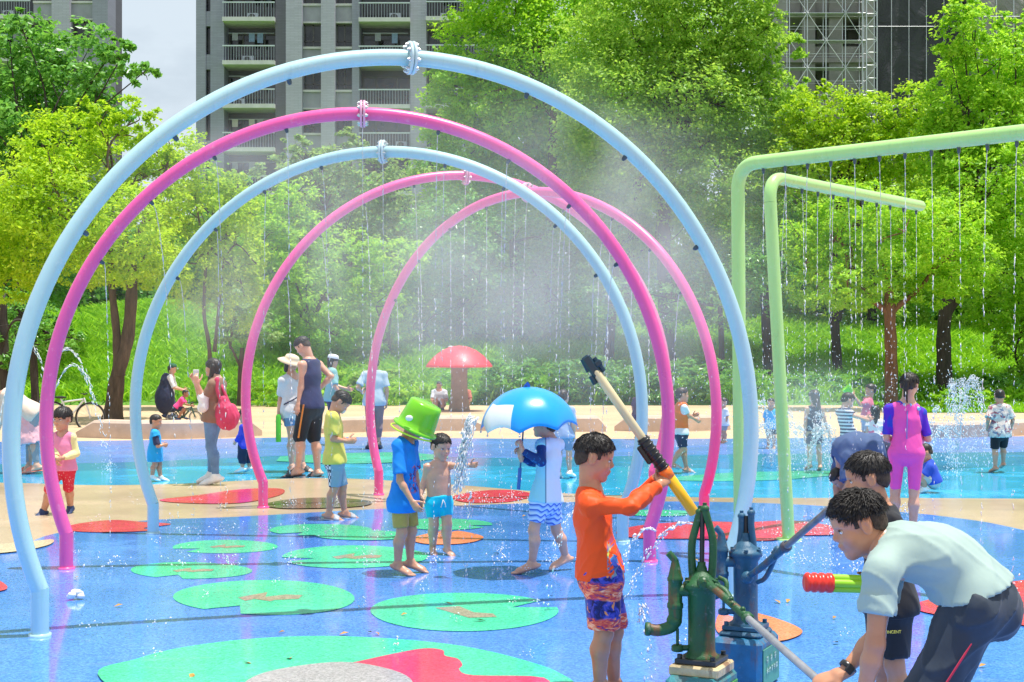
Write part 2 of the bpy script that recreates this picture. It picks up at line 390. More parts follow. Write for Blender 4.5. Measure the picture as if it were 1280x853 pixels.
# ------------------------------------------------------------------ kerb seats
CONC = mat('tan_concrete', (.58, .44, .34), .75, .3, .15, 3., .25, 40.)
def kerb(pp, h, label):
    path = bez([G(x, y) for x, y in pp], 10); n = len(path); b = MB(); prof = [(-.24, 0), (-.24, h - .05), (-.20, h), (.20, h), (.24, h - .05), (.24, 0)]
    T = np.gradient(path, axis=0); T /= np.linalg.norm(T, axis=1, keepdims=True); N = np.stack([-T[:, 1], T[:, 0], 0 * T[:, 0]], 1)
    vs = [];m = len(prof)
    for i in range(n):
        e = min(i, n - 1 - i); hh = h * min(1, .35 + e * .22) if e < 3 else h
        for (u, z) in prof: vs.append(path[i] + N[i] * u + V(0, 0, -.02 + (z * hh / h)))
    fs = [(i * m + k, i * m + k + 1, (i + 1) * m + k + 1, (i + 1) * m + k) for i in range(n - 1) for k in range(m - 1)]
    fs += [tuple(range(m)), tuple(range((n - 1) * m, n * m))[::-1]]
    b.raw(vs, fs, 0, False); base = path.mean(0); base[2] = 0
    solo('kerb_seat', b, CONC, label, 'kerb seat', base, 'low kerb seats along the path')
kerb([(105, 545), (180, 547), (260, 546), (318, 543)], .34, 'low tan kerb seat behind the toddler in blue')
kerb([(398, 540), (470, 538), (540, 537), (608, 537)], .3, 'low tan kerb seat in front of the red mushroom shelter')
kerb([(690, 536), (720, 538), (756, 538)], .32, 'short tan kerb seat behind the blue umbrella')
kerb([(772, 537), (830, 538), (905, 536)], .32, 'low tan kerb seat behind the child in the orange vest')
kerb([(1130, 545), (1190, 546), (1260, 543), (1330, 540)], .3, 'low tan kerb seat behind the fountain jet')
# ------------------------------------------------------------------ grass bank
def bank(x, y):
    t = np.clip((y - 44.5) / 15., 0, 1); s = t * t * (3 - 2 * t)
    z = 2.9 * s + .25 * np.clip((y - 44.2) / .6, 0, 1) - .02
    return z + .18 * np.sin(x * .31 + y * .2) * s + .12 * np.sin(x * .83 + 1.3) * s + np.where(x > 8, -.5 * s * np.clip((x - 8) / 6, 0, 1), 0)
nx, ny = 121, 61; X, Y = np.meshgrid(np.linspace(-60, 60, nx), np.concatenate([np.linspace(44.2, 64, 46), np.linspace(66, 140, 15)]))
vv = np.stack([X, Y, bank(X, Y)], -1).reshape(-1, 3); I = np.arange(nx * ny).reshape(ny, nx)
ff = np.stack([I[:-1, :-1], I[:-1, 1:], I[1:, 1:], I[1:, :-1]], -1).reshape(-1, 4)
o = mesh_obj('grass_bank', vv, ff, TURF); o['kind'] = 'structure'; o['label'] = 'sloping green bank behind the path'; o['category'] = 'ground'
def leafmat(name, c1, c2, c3, trans=.4, rough=.45, spec=.35):
    t = NT(name); g = t.add('ShaderNodeNewGeometry'); r = g.outputs['Random Per Island']
    v = t.coords('Object'); n = t.noise(v, .55, 3, .6)
    f = t.math('ADD', t.math('MULTIPLY', r, .55), t.math('MULTIPLY', n, .6))
    c = t.ramp(f, [(.25, c1), (.55, c2), (.85, c3)]); t.col(c); t.set(roughness=rough); t.b.inputs['Specular IOR Level'].default_value = spec
    tr = t.add('ShaderNodeBsdfTranslucent'); t.link(t.mix(.5, c, (c3[0] * 1.25, c3[1] * 1.15, c3[2] * .6)), tr.inputs['Color'])
    ms = t.add('ShaderNodeMixShader'); ms.inputs[0].default_value = trans
    t.link(t.b.outputs[0], ms.inputs[1]); t.link(tr.outputs[0], ms.inputs[2]); t.link(ms.outputs[0], t.out.inputs[0]); return t.m
GRASSM = leafmat('grass_blades', (.14, .36, .014), (.27, .58, .025), (.42, .72, .06), .45)
def blades(n, xr, yr, h, wd, seed, zf, mask=None):
    R = np.random.RandomState(seed); x = R.uniform(*xr, n); y = R.uniform(*yr, n)
    if mask is not None: k = mask(x, y, R); x, y = x[k], y[k]; n = len(x)
    z = zf(x, y); a = R.uniform(0, 6.283, n); hh = h * R.uniform(.5, 1.3, n); lean = R.normal(0, .75, (n, 2)) * hh[:, None]
    u = np.stack([np.cos(a), np.sin(a), 0 * a], 1) * wd * R.uniform(.6, 1.4, n)[:, None]; p = np.stack([x, y, z - .03], 1)
    mid = p + np.stack([lean[:, 0] * .35, lean[:, 1] * .35, hh * .6], 1); tip = p + np.stack([lean[:, 0], lean[:, 1], hh], 1)
    v = np.stack([p - u * .6, p + u * .6, mid + u * .5, tip, mid - u * .5], 1).reshape(-1, 3)
    return v, (np.arange(n)[:, None] * 5 + np.array([0, 1, 2, 3, 4])).astype(np.int32)
v1, f1 = blades(90000, (-19, 20), (44.4, 61), .36, .055, 3, bank)
v2_, f2_ = blades(9000, (10.4, 20), (38.9, 44.5), .14, .05, 8, lambda x, y: 0 * x); f1 = np.concatenate([f1, f2_ + len(v1)]); v1 = np.concatenate([v1, v2_])
o = mesh_obj('grass', v1, f1, GRASSM, smooth=False); o['kind'] = 'stuff'; o['label'] = 'bright green grass on the bank and the strip before it'; o['category'] = 'grass'
# ================================================================== arches
def paint(name, c, rough=.28):
    t = NT(name); v = t.coords('Object'); n = t.noise(v, 1.6, 5, .6); f = t.noise(v, 18., 5, .7)
    lo = tuple(x * .86 for x in c); col = t.mix(n, lo, c)
    col = t.mix(t.ramp(f, [(.58, 0.), (.74, .45)]), col, tuple(min(1, x * .55 + .36) for x in c)); dr = t.noise(t.coords('Object', (1, 1, .12)), 26., 4, .65); col = t.mix(t.ramp(dr, [(.56, 0.), (.70, .28)]), col, tuple(x * .62 for x in c)); ch = t.noise(v, 7., 6, .75); col = t.mix(t.ramp(ch, [(.71, 0.), (.725, .7)]), col, (.22, .20, .19))
    t.col(col); t.link(t.ramp(n, [(.3, rough - .1), (.7, rough + .16)]), t.b.inputs['Roughness']); t.b.inputs['Coat Weight'].default_value = .25
    t.link(t.bump(f, .06, .01), t.b.inputs['Normal']); return t.m
PBLUE = paint('paint_blue', (.43, .66, .70)); PPINK = paint('paint_pink', (.90, .105, .37)); PLIME = paint('paint_lime', (.47, .80, .26)); 
PALEB = paint('paint_pale_blue', (.55, .70, .74), .4); PALEP = paint('paint_pale_pink', (.80, .38, .55), .4); STEEL = mat('steel_bolt', (.62, .62, .64), .3, .5, .15, 30., metal=.9)
NOZ = mat('nozzle_dark', (.06, .10, .13), .4, .5, .2, 30., metal=.5)
JET0 = []                                 # nozzle points that pour water
def arch(cx, cy, cz, th, R, m, label, r=.051, noz=9, kz=.27, aL=None):
    t3 = V(math.cos(th), math.sin(th), 0); nn = V(-math.sin(th), math.cos(th), 0); c = V(cx, cy, cz)
    a0 = math.asin((kz - cz) / R)          # ring runs from the left kink over the top to the right kink
    an = np.linspace(math.pi - a0, a0, 97); top = 48
    ring = np.array([c + R * (math.cos(a) * t3 + math.sin(a) * V(0, 0, 1)) for a in an])
    e = thing('mist_arch', label, 'arch', (cx, cy, 0), 'water spray arches over the blue pad')
    MB().tube(ring, r, 20, caps=True).build('hoop', m, e)
    for q in (ring[0], ring[-1]):
        g = q.copy(); g[2] = -.01
        MB().tube([g, g + V(0, 0, .1), q + V(0, 0, .012)], r * 1.0, 20).lathe([(0, .018), (r * 1.25, .018), (r * 1.25, 0)], g + V(0, 0, .015), n=20).build('leg', m, e)
        bb = MB()
    fl = MB(); f0 = ring[top]; 
    for s in (-1, 1): fl.lathe([(0, -.009), (.100, -.009), (.104, -.005), (.104, .005), (.100, .009), (0, .009)], f0 + t3 * s * .012, t3, 24)
    fo = fl.build('flange', PALEB if m is PBLUE else PALEP, e); bo = MB()
    for k in range(8):
        q = f0 + .082 * (math.cos(k * .785 + .3) * nn + math.sin(k * .785 + .3) * V(0, 0, 1))
        bo.tube([q - t3 * .042, q + t3 * .042], .007, 6)
        for s in (-1, 1): bo.tube([q + t3 * s * .021, q + t3 * s * .034], .014, 6)
    bo.build('bolt', STEEL, fo)
    nz_ = []
    for k in range(noz):
        a = math.radians(148 - k * 116 / (noz - 1)); q = c + (R - r) * (math.cos(a) * t3 + math.sin(a) * V(0, 0, 1)); d = nrm(c - q)
        MB().tube([q - d * .01, q + d * .018, q + d * .03], [.017, .015, .009], 8).build('nozzle', NOZ, e); nz_.append((q + d * .03, d))
    JET0.append(nz_); return e
arch(-.628, 9.068, 1.115, .316, 2.352, PBLUE, 'light blue arch nearest the camera, tallest of the five', noz=7)
arch(-1.14, 11.14, 1.092, .082, 2.364, PPINK, 'pink arch second from the camera, just behind the tallest blue arch')
arch(-1.132, 12.777, 1.123, -.133, 2.266, PBLUE, 'light blue arch in the middle of the row, between two pink arches')
arch(-.501, 15.868, 1.176, .30, 2.374, PPINK, 'pink arch fourth in the row, framed by the smaller blue arch')
arch(.162, 15.259, 1.04, -.663, 2.262, PPINK, 'pink arch farthest to the right, its foot behind the green pump')
# ------------------------------------------------------------------ green shower frames
ARMJ = []
def frame(base, topL, bend, end, label, r=.055, noz=9):
    e = thing('shower_frame', label, 'shower frame', (base[0], base[1], 0), 'lime green shower frames')
    rb = .22; d = nrm(end - bend); up = nrm(bend - base); cpt = bend
    p0 = bend - up * rb; p1 = bend + d * rb
    arc = [(1 - t) ** 2 * p0 + 2 * t * (1 - t) * cpt + t * t * p1 for t in np.linspace(0, 1, 12)]
    MB().tube([base + V(0, 0, -.01), base * .5 + p0 * .5, p0], r, 20).lathe([(0, .02), (r * 2, .02), (r * 2, 0)], base, n=24).build('post', PLIME, e)
    MB().tube(np.array(arc + [p1 + d * .4, end - d * .03, end - d * .01, end]), [r] * 12 + [r, r, r * .9, r * .6], 20).build('arm', PLIME, e)
    L = np.linalg.norm(end - bend)
    for k in range(noz):
        q = bend + d * (.28 + (L - .4) * k / (noz - 1)) + V(0, 0, -r)
        MB().tube([q + V(0, 0, .012), q - V(0, 0, .025), q - V(0, 0, .04)], [.014, .013, .008], 8).build('nozzle', NOZ, e); ARMJ.append(q - V(0, 0, .04))
    return e
d1 = 11.75; frame(G(926, 438 + 3008 / d1), None, P(922, 206, d1), P(1330, 160, 9.45), 'lime green shower frame whose arm rises towards the upper right', noz=12)
frame(G(986, 676), None, P(961, 221, 12.55), P(1152, 258, 14.75), 'lime green shower frame with the shorter arm, on the leaning post', noz=10)
# ================================================================== apartment towers
def facade_mat(name, c, bw=.6, bh=.12, var=.12):
    t = NT(name); v = t.coords('Object'); b = t.add('ShaderNodeTexBrick'); 
    mp = t.add('ShaderNodeMapping'); mp.inputs['Rotation'].default_value = (math.radians(90), 0, 0); t.link(v, mp.inputs[0]); t.link(mp.outputs[0], b.inputs['Vector'])
    b.inputs['Scale'].default_value = 1; b.inputs['Brick Width'].default_value = bw; b.inputs['Row Height'].default_value = bh; b.inputs['Mortar Size'].default_value = .012
    b.inputs['Color1'].default_value = (*c, 1); b.inputs['Color2'].default_value = (*[x * (1 - var) for x in c], 1); b.inputs['Mortar'].default_value = (*[x * .7 for x in c], 1)
    n = t.noise(v, .35, 5, .65)
    t.col(t.mix(t.ramp(n, [(.45, 0), (.7, .4)]), b.outputs['Color'], tuple(x * .75 for x in c))); t.set(roughness=.75); return t.m
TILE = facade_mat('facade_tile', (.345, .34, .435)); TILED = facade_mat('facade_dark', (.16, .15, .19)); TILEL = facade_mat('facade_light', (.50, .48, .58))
SLABM = mat('balcony_slab', (.66, .63, .63), .7, .3, .1, 2.)
PANEL = mat('spandrel_panel', (.36, .355, .41), .5, .4, .15, 1.)
RAILM = mat('rail_paint', (.34, .36, .42), .4, .5, .1, 2.); RAILW = mat('rail_white', (.62, .66, .72), .4, .5, .1, 2.)
FRM = mat('window_frame', (.12, .11, .11), .5, .4, .1, 2.)
def glassm():
    t = NT('window_glass'); v = t.coords('Object'); t.col(t.ramp(t.noise(v, 1.2, 2), [(.35, (.012, .013, .014)), (.65, (.05, .05, .048))])); t.set(roughness=.08); t.b.inputs['Specular IOR Level'].default_value = .6; return t.m
GLS = glassm()
def TX(px, d): return (px - 640) * d / F
def tower(label, d, segs, z0, fh, nf, depth, base_px):
    """segs: (kind, px0, px1) along the front, left to right"""
    s = F / d; H = z0 + fh * nf
    e = thing('apartment_tower', label, 'building', (TX(base_px, d), d, 0))
    x0, x1 = TX(segs[0][1], d), TX(segs[-1][2], d)
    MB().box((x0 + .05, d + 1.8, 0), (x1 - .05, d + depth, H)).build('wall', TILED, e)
    for (k, a, b, *o) in segs:
        xa, xb = TX(a, d), TX(b, d); pr = o[0] if o else 0.
        if k in ('pier', 'dark', 'lite'):
            MB().box((xa, d - pr, 0), (xb, d + 1.95, H + .6)).build('pier', {'pier': TILE, 'dark': TILED, 'lite': TILEL}[k], e)
        for i in range(nf):
            z = z0 + i * fh
            if k == 'win':
                MB().box((xa, d + .35, z), (xb, d + 1.9, z + fh * .36)).box((xa, d + .2, z + fh * .36), (xb, d + 1.9, z + fh * .41), 1).box((xa, d + .3, z - .12), (xb, d + 1.9, z), 1).build('spandrel', [PANEL, SLABM], e)
                f = MB(); h0, h1 = z + fh * .41, z + fh * .95; xm = (xa + xb) / 2
                for q in (xa + .05, xm, xb - .05): f.box((q - .05, d + .72, h0), (q + .05, d + .82, h1))
                f.box((xa, d + .72, h1 - .1), (xb, d + .82, h1)).box((xa, d + .72, h0 + .45), (xb, d + .81, h0 + .52))
                fo = f.build('window', FRM, e)
                MB().box((xa, d + .77, h0), (xb, d + .80, h1)).build('pane', GLS, fo)
            if k == 'bal':
                MB().box((xa, d - pr, z - .18), (xb, d + 1.9, z + .12)).build('balcony', SLABM, e)
                r = MB(); nb = max(6, int((xb - xa) / .19))
                for q in np.linspace(xa + .05, xb - .05, nb): r.box((q - .017, d - pr + .06, z + .12), (q + .017, d - pr + .10, z + 1.15))
                r.box((xa, d - pr + .04, z + 1.15), (xb, d - pr + .12, z + 1.24), 1).build('railing', [RAILM, RAILW], e)
                f = MB(); xm = (xa + xb) / 2
                for q in (xa + .1, xm - .8, xm + .8, xb - .1): f.box((q - .06, d + 1.60, z + .12), (q + .06, d + 1.72, z + 2.5))
                f.box((xa + .1, d + 1.62, z + 2.42), (xb - .1, d + 1.715, z + 2.56)); fo = f.build('balcony_door', FRM, e); MB().box((xa + .05, d + 1.70, z + .12), (xb - .05, d + 1.74, z + 2.5)).build('pane', GLS, fo)
            if k == 'slot':
                pass
        if k == 'slot':
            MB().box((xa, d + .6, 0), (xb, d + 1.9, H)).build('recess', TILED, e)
            for i in range(nf):
                z = z0 + i * fh
                MB().box((xa, d + .1, z - .4), (xb, d + .7, z + .7)).build('spandrel', TILE, e)
                MB().box((xa, d + .5, z + .7), (xb, d + .56, z + fh - .4)).build('pane', GLS, e)
    RT = np.random.RandomState(int(d))
    for (k, a, b, *o) in segs:
        if k not in ('win', 'bal'): continue
        for i in range(nf):
            z = z0 + i * fh; xa, xb = TX(a, d), TX(b, d)
            if k == 'win' and RT.rand() < .55: w_ = RT.uniform(.3, .6) * (xb - xa); x0_ = xa + .06 if RT.rand() < .5 else xb - .06 - w_; MB().box((x0_, d + .84, z + fh * .43), (x0_ + w_, d + .88, z + fh * .93)).build('curtain', CURT[RT.randint(3)], e)
            if k == 'bal' and RT.rand() < .6: x0_ = RT.uniform(xa + .2, xb - 1.1); MB().box((x0_, d + 1.05, z + .16), (x0_ + .85, d + 1.4, z + .8), 0, None, .03).lathe([(0, 0), (.26, 0), (.28, -.015)], (x0_ + .36, d + 1.04, z + .48), (0, -1, 0), 16, 1).build('air_conditioner', [RAILW, FRM], e)
            if k == 'bal' and RT.rand() < .6:
                L_ = MB(); L_.tube([(xa + .2, d + .5, z + 2.35), (xb - .2, d + .5, z + 2.35)], .02, 5)
                for q in np.arange(xa + .5, xb - .8, .62):
                    if RT.rand() < .6: L_.box((q, d + .48, z + 1.5 + RT.uniform(0, .4)), (q + .42, d + .53, z + 2.34), int(RT.randint(1, 4)))
                L_.build('laundry', [RAILW] + CURT, e)
    return e
CURT = [mat('curtain_cream', (.50, .46, .40), .8), mat('curtain_grey', (.28, .29, .32), .8), mat('cloth_faded_blue', (.20, .28, .42), .8)]
tower('grey tiled apartment tower behind the tops of the arches', 107., [('pier', 245, 257), ('slot', 257, 263), ('pier', 263, 280), ('bal', 280, 345, .7), ('dark', 345, 358, .25), ('lite', 358, 378, .3), ('win', 378, 402), ('lite', 402, 419, .35), ('win', 419, 440),  # 'dark' pier: shading of the angled grey wall put into its tile colour
       ('pier', 440, 449), ('bal', 449, 513, .5), ('lite', 513, 533, .2), ('bal', 533, 597, .9), ('pier', 597, 640, .2)], .48, 3.17, 10, 16, 440)
tower('grey tiled apartment tower at the upper left above the dark tree', 112., [('pier', -60, -45), ('bal', -45, 40, .5), ('win', 40, 66), ('lite', 66, 88, .3), ('win', 88, 117), ('pier', 117, 136, .3)], 1.2, 3.25, 10, 4, 60)
# ------------------------------------------------------------------ tower block under construction, with scaffolding
RAWC = mat('raw_concrete', (.36, .34, .33), .85, .3, .2, .6, .2, 6.); SCAF = mat('scaffold_steel', (.62, .63, .66), .4, .5, .1, 3., metal=.5)
def netm(name, c):
    t = NT(name); v = t.coords('Object'); n = t.noise(v, .5, 5, .6, 1.2); t.col(t.ramp(n, [(.3, tuple(x * .6 for x in c)), (.7, c)])); t.set(roughness=.9)
    t.link(t.bump(n, .8, .4), t.b.inputs['Normal']); return t.m
NET = netm('scaffold_net_grey', (.085, .085, .10)); NETL = netm('scaffold_net_pale', (.34, .31, .31))
d = 100.; e = thing('unfinished_tower', 'unfinished concrete tower behind scaffolding at the upper right', 'building', (TX(1090, d), d, 0))
b = MB()
for k in range(12): b.box((TX(975, d), d, k * 3.1 - .3), (TX(1092, d), d + 9, k * 3.1)); 
b.build('floor_slab', RAWC, e); b = MB()
for px in (978, 1012, 1046, 1086):
    for yy in (.3, 4.): b.box((TX(px, d) - .45, d + yy, 0), (TX(px, d) + .45, d + yy + .9, 36))
b.build('column', RAWC, e)
MB().box((TX(972, d), d + 5, 0), (TX(1095, d), d + 9.2, 36.5)).build('core_wall', mat('core_wall', (.16, .15, .16), .9, .2, .3, .5), e)
for k in range(11):
    for (a, c_) in ((985, 1004), (1020, 1040), (1054, 1078)): MB().box((TX(a, d), d + .6, k * 3.1), (TX(c_, d), d + .8, k * 3.1 + random.choice((.9, 1.2, 2.8)))).build('infill_wall', RAWC, e)
e = thing('scaffolding', 'pale steel scaffolding with crossed braces on the unfinished tower', 'scaffolding', (TX(1035, d), d - 1.2, 0))
xs = [TX(p_, d) for p_ in (982, 1004, 1027, 1051, 1072)]; b = MB()
for yy in (d - 1.4, d - .5):
    for x in xs: b.tube([(x, yy, 0), (x, yy, 34)], .035, 6)
b.build('standard', SCAF, e); b = MB(); b2 = MB()
for k in range(18):
    z = .4 + k * 1.85
    for yy in (d - 1.4, d - .5):
        b.tube([(xs[0] - .3, yy, z), (xs[-1] + .3, yy, z)], .03, 6)
        b.tube([(xs[0] - .3, yy, z + .95), (xs[-1] + .3, yy, z + .95)], .018, 6)
    b.box((xs[0] - .3, d - 1.35, z - .02), (xs[-1] + .3, d - .55, z + .03))
    for i in range(4):
        q = (i + k) % 2; b2.tube([(xs[i + q], d - 1.45, z), (xs[i + 1 - q], d - 1.45, z + 1.85)], .025, 6)
b.build('ledger', SCAF, e); b2.build('brace', SCAF, e); b = MB(); xa, xb = TX(1076, d), TX(1089, d)
for x in (xa, xb):
    for yy in (d - 1.6, d - .8): b.tube([(x, yy, 0), (x, yy, 35)], .045, 6)
for k in range(40):
    z = k * .87
    b.tube([(xa, d - 1.6, z), (xb, d - 1.6, z)], .03, 6); b.tube([(xa if k % 2 else xb, d - 1.6, z), (xb if k % 2 else xa, d - 1.6, z + .87)], .025, 6)
b.build('hoist_mast', SCAF, e)
def netted(label, pa, pb, dd, m, zt=37):
    e = thing('netted_tower', label, 'building', (TX((pa + pb) / 2, dd), dd, 0)); xa, xb = TX(pa, dd), TX(pb, dd); n = 40; b = MB()
    MB().box((xa + .4, dd + .5, 0), (xb - .4, dd + 9, zt)).build('wall', RAWC, e)
    X, Z = np.meshgrid(np.linspace(xa, xb, n), np.linspace(0, zt, 60)); Yv = dd + .25 * np.sin(X * 3.3 + np.sin(Z * .4)) * np.abs(np.sin(Z * .85)) * .7
    I = np.arange(n * 60).reshape(60, n); f = np.stack([I[:-1, :-1], I[:-1, 1:], I[1:, 1:], I[1:, :-1]], -1).reshape(-1, 4)
    mesh_obj('safety_net', np.stack([X, Yv, Z], -1).reshape(-1, 3), f, m, e); b = MB()
    for x in np.linspace(xa, xb, 6): b.tube([(x, dd - .32, 0), (x, dd - .32, zt)], .03, 6)
    for k in range(7): b.tube([(xa, dd - .34, 2 + k * 5.5), (xb, dd - .34, 2 + k * 5.5)], .02, 6)
    b.build('tie_rod', SCAF, e)
netted('unfinished tower wrapped in dark grey safety netting', 1091, 1200, 101., NET)
netted('unfinished tower wrapped in pale beige netting at the far upper right', 1222, 1330, 98., NETL)
# ================================================================== trees
def bark(name, c):
    t = NT(name); v = t.coords('Object', (1, 1, .25)); n = t.noise(v, 9., 6, .7); t.col(t.ramp(n, [(.3, tuple(x * .45 for x in c)), (.55, c), (.75, tuple(x * 1.5 for x in c))]))
    t.set(roughness=.9); t.link(t.bump(n, .9, .03), t.b.inputs['Normal']); return t.m
BRK = bark('bark_brown', (.11, .075, .05)); BRKD = bark('bark_dark', (.05, .04, .035)); BRKR = bark('bark_red', (.20, .10, .055))
LM = {'yellow': leafmat('leaf_yellow_green', (.17, .36, .012), (.37, .62, .02), (.55, .74, .06), .56),
      'lime': leafmat('leaf_lime', (.15, .38, .016), (.32, .64, .035), (.50, .76, .08), .56),
      'mid': leafmat('leaf_mid_green', (.14, .32, .03), (.29, .55, .06), (.46, .68, .12), .54),
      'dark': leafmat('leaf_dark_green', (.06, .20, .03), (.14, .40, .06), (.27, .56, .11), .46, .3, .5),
      'grey': leafmat('leaf_grey_green', (.13, .25, .07), (.26, .45, .13), (.42, .60, .24), .5)}
def leaves(C, R_, n, L, wd, seed, up=.5):
    """n leaves in clumps on and inside an ellipsoid"""
    R = np.random.RandomState(seed); nc = max(8, int(n / 34)); 
    u = R.normal(size=(nc, 3)); u /= np.linalg.norm(u, axis=1, keepdims=True); rad = R.uniform(.35, 1.04, (nc, 1)) ** .55
    cc = u * rad; cs = R.uniform(.10, .24, (nc, 1)); k = R.randint(0, nc, n)
    q = R.normal(size=(n, 3)) * .55; q[:, 2] *= .75; p = np.asarray(C) + (cc[k] + q * cs[k]) * np.asarray(R_)
    out = (cc[k] + q * cs[k]); out /= np.maximum(np.linalg.norm(out, axis=1, keepdims=True), .1)
    nn = R.normal(size=(n, 3)) * .6 + out * .5 + np.array([0, 0, up]); nn /= np.linalg.norm(nn, axis=1, keepdims=True)
    t = R.normal(size=(n, 3)) + np.array([0, 0, -.5]); t -= nn * (t * nn).sum(1, keepdims=True); t /= np.linalg.norm(t, axis=1, keepdims=True); s = np.cross(nn, t)
    l = (L * R.uniform(.6, 1.35, (n, 1))); w_ = l * wd
    a = p - t * l * .5; c = p + t * l * .5 - nn * l * .12; b_ = p + s * w_ * .5 - t * l * .06; d_ = p - s * w_ * .5 - t * l * .06
    return np.stack([a, b_, c, d_], 1).reshape(-1, 3)
_seed = [100]
def tree(label, d, blobs, kind, trunks, L=.17, dens=2.6, wd=.55, bk=None, name='tree', cat='tree', group='trees behind the splash pad', limbs=True, lw=.05, up=.9):
    bk = bk or BRK; s = F / d; tx = trunks[0][0][0]; tz = float(bank(np.array(TX(tx, d)), np.array(d))) if d > 44.2 else 0.
    base = V(TX(tx, d), d, tz); e = thing(name, label, cat, base, group); vs = []; L = L * .86
    for bl in blobs:
        px, py, r = bl[:3]; dd = d + (bl[3] if len(bl) > 3 else 0.) * 1.; ry = bl[4] if len(bl) > 4 else r * .85
        C = P(px, py, dd); Rm = V(r / s, max(r, ry) / s * .9, ry / s); area = math.pi * Rm[0] * Rm[2]
        n = int(dens * 1.38 * area / (.5 * L * L * wd)); _seed[0] += 1; vs.append(leaves(C, Rm, n, L, wd, _seed[0], up))
    v = np.concatenate(vs); f = np.arange(len(v), dtype=np.int32).reshape(-1, 4)
    mesh_obj('crown', v, f, LM[kind], e, smooth=False)
    b = MB()
    for path in trunks:                   # (px, py, radius m) from the base up
        pts = [P(x, y, d) for x, y, r in path]
        if path is trunks[0] or pts[0][2] < tz + .5: pts[0][2] = tz - .1
        pp = bez(pts, 6); rr = np.interp(np.linspace(0, 1, len(pp)), np.linspace(0, 1, len(path)), [q[2] for q in path])
        rr = rr * (1 + .06 * np.sin(np.arange(len(pp)) * 1.7)); rr[0] *= 1.35
        b.tube(pp, rr, 10)
    if limbs:
        tops = [(P(p_[-1][0], p_[-1][1], d), p_[-1][2]) for p_ in trunks]; R = np.random.RandomState(_seed[0])
        for i, bl in enumerate(blobs):
            C = P(bl[0], bl[1], d + (bl[3] if len(bl) > 3 else 0.)); t0, r0 = min(tops, key=lambda q: np.linalg.norm(q[0] - C))
            if np.linalg.norm(C - t0) < .3: continue
            m = (t0 + C) / 2 + R.normal(0, .25, 3) + V(0, 0, .2); pp = bez([t0 - V(0, 0, .1), m, C], 6); rl = min(r0, lw)
            b.tube(pp, np.linspace(rl, .015, len(pp)), 7)
            for k in range(4):
                q = pp[R.randint(5, len(pp))]; g = q + R.normal(0, .33, 3) * bl[2] / s + V(0, 0, bl[2] / s * .3)
                b.tube(bez([q, (q + g) / 2 + R.normal(0, .05, 3), g], 3), np.linspace(.022, .008, 7), 5)
    b.build('trunk', bk, e); return e
# left
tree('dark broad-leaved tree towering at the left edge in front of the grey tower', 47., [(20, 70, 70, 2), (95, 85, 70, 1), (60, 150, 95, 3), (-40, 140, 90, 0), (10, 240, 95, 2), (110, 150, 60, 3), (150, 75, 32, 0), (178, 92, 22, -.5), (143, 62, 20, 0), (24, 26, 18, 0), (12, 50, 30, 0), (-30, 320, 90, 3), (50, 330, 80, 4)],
     'dark', [[(18, 505, .24), (22, 420, .2), (28, 330, .16), (40, 240, .12)]], .25, 2.8, .55, BRKD)
tree('yellow-green tree with a forked brown trunk beside the pink arch', 34.6, [(80, 190, 62, 0), (60, 260, 85, -1), (150, 200, 55, 1), (165, 150, 34, 0), (120, 150, 36, 0, 30), (20, 300, 70, 0), (140, 290, 75, -1), (-30, 300, 60, 0), (195, 190, 40, 1), (200, 260, 45, 1), (180, 330, 45, 0, 35), (60, 190, 30, -1, 26), (105, 330, 55, 1, 34), (225, 200, 26, 1), (10, 350, 50, 1, 30)],
     'yellow', [[(140, 530, .24), (147, 470, .17), (160, 420, .15), (165, 350, .13), (162, 310, .1)], [(148, 470, .13), (146, 420, .1), (140, 360, .08), (138, 310, .06)]], .135, 2.5, .5)
tree('slender yellow-green tree behind the left side of the smaller blue arch', 41., [(240, 215, 36, 0, 50), (265, 270, 38, 0, 50), (295, 290, 30, 0, 60), (305, 370, 30, 0, 45), (245, 330, 48, 0, 60), (292, 235, 16, 0, 30), (220, 260, 36, 1, 40), (320, 330, 18, 0, 40)],
     'yellow', [[(262, 520, .08), (262, 440, .06), (255, 390, .05), (258, 320, .04)], [(268, 440, .05), (274, 380, .04), (280, 320, .03)]], .135, 2.6, .5, group='trees behind the splash pad')
tree('small round young tree on the bank behind the woman in brown', 44., [(302, 400, 34, 0, 30), (285, 415, 24, 0, 18), (322, 415, 26, 0, 20), (300, 375, 24, 0, 20)], 'grey', [[(300, 505, .1), (301, 460, .08), (303, 435, .06)], [(302, 462, .05), (318, 432, .03)], [(302, 462, .05), (288, 432, .03)]], .15, 2.6, .55)
tree('dark drooping tree in shade at the left edge below the yellow tree', 40., [(30, 400, 45, 1, 40), (70, 420, 30, 0, 30), (-20, 390, 50, 2), (0, 445, 30, 0, 30), (98, 425, 16, 0, 16)], 'dark', [[(45, 510, .12), (42, 450, .1), (40, 400, .08)], [(8, 505, .16), (5, 440, .14), (4, 380, .1)]], .16, 2.6, .5, BRKD)
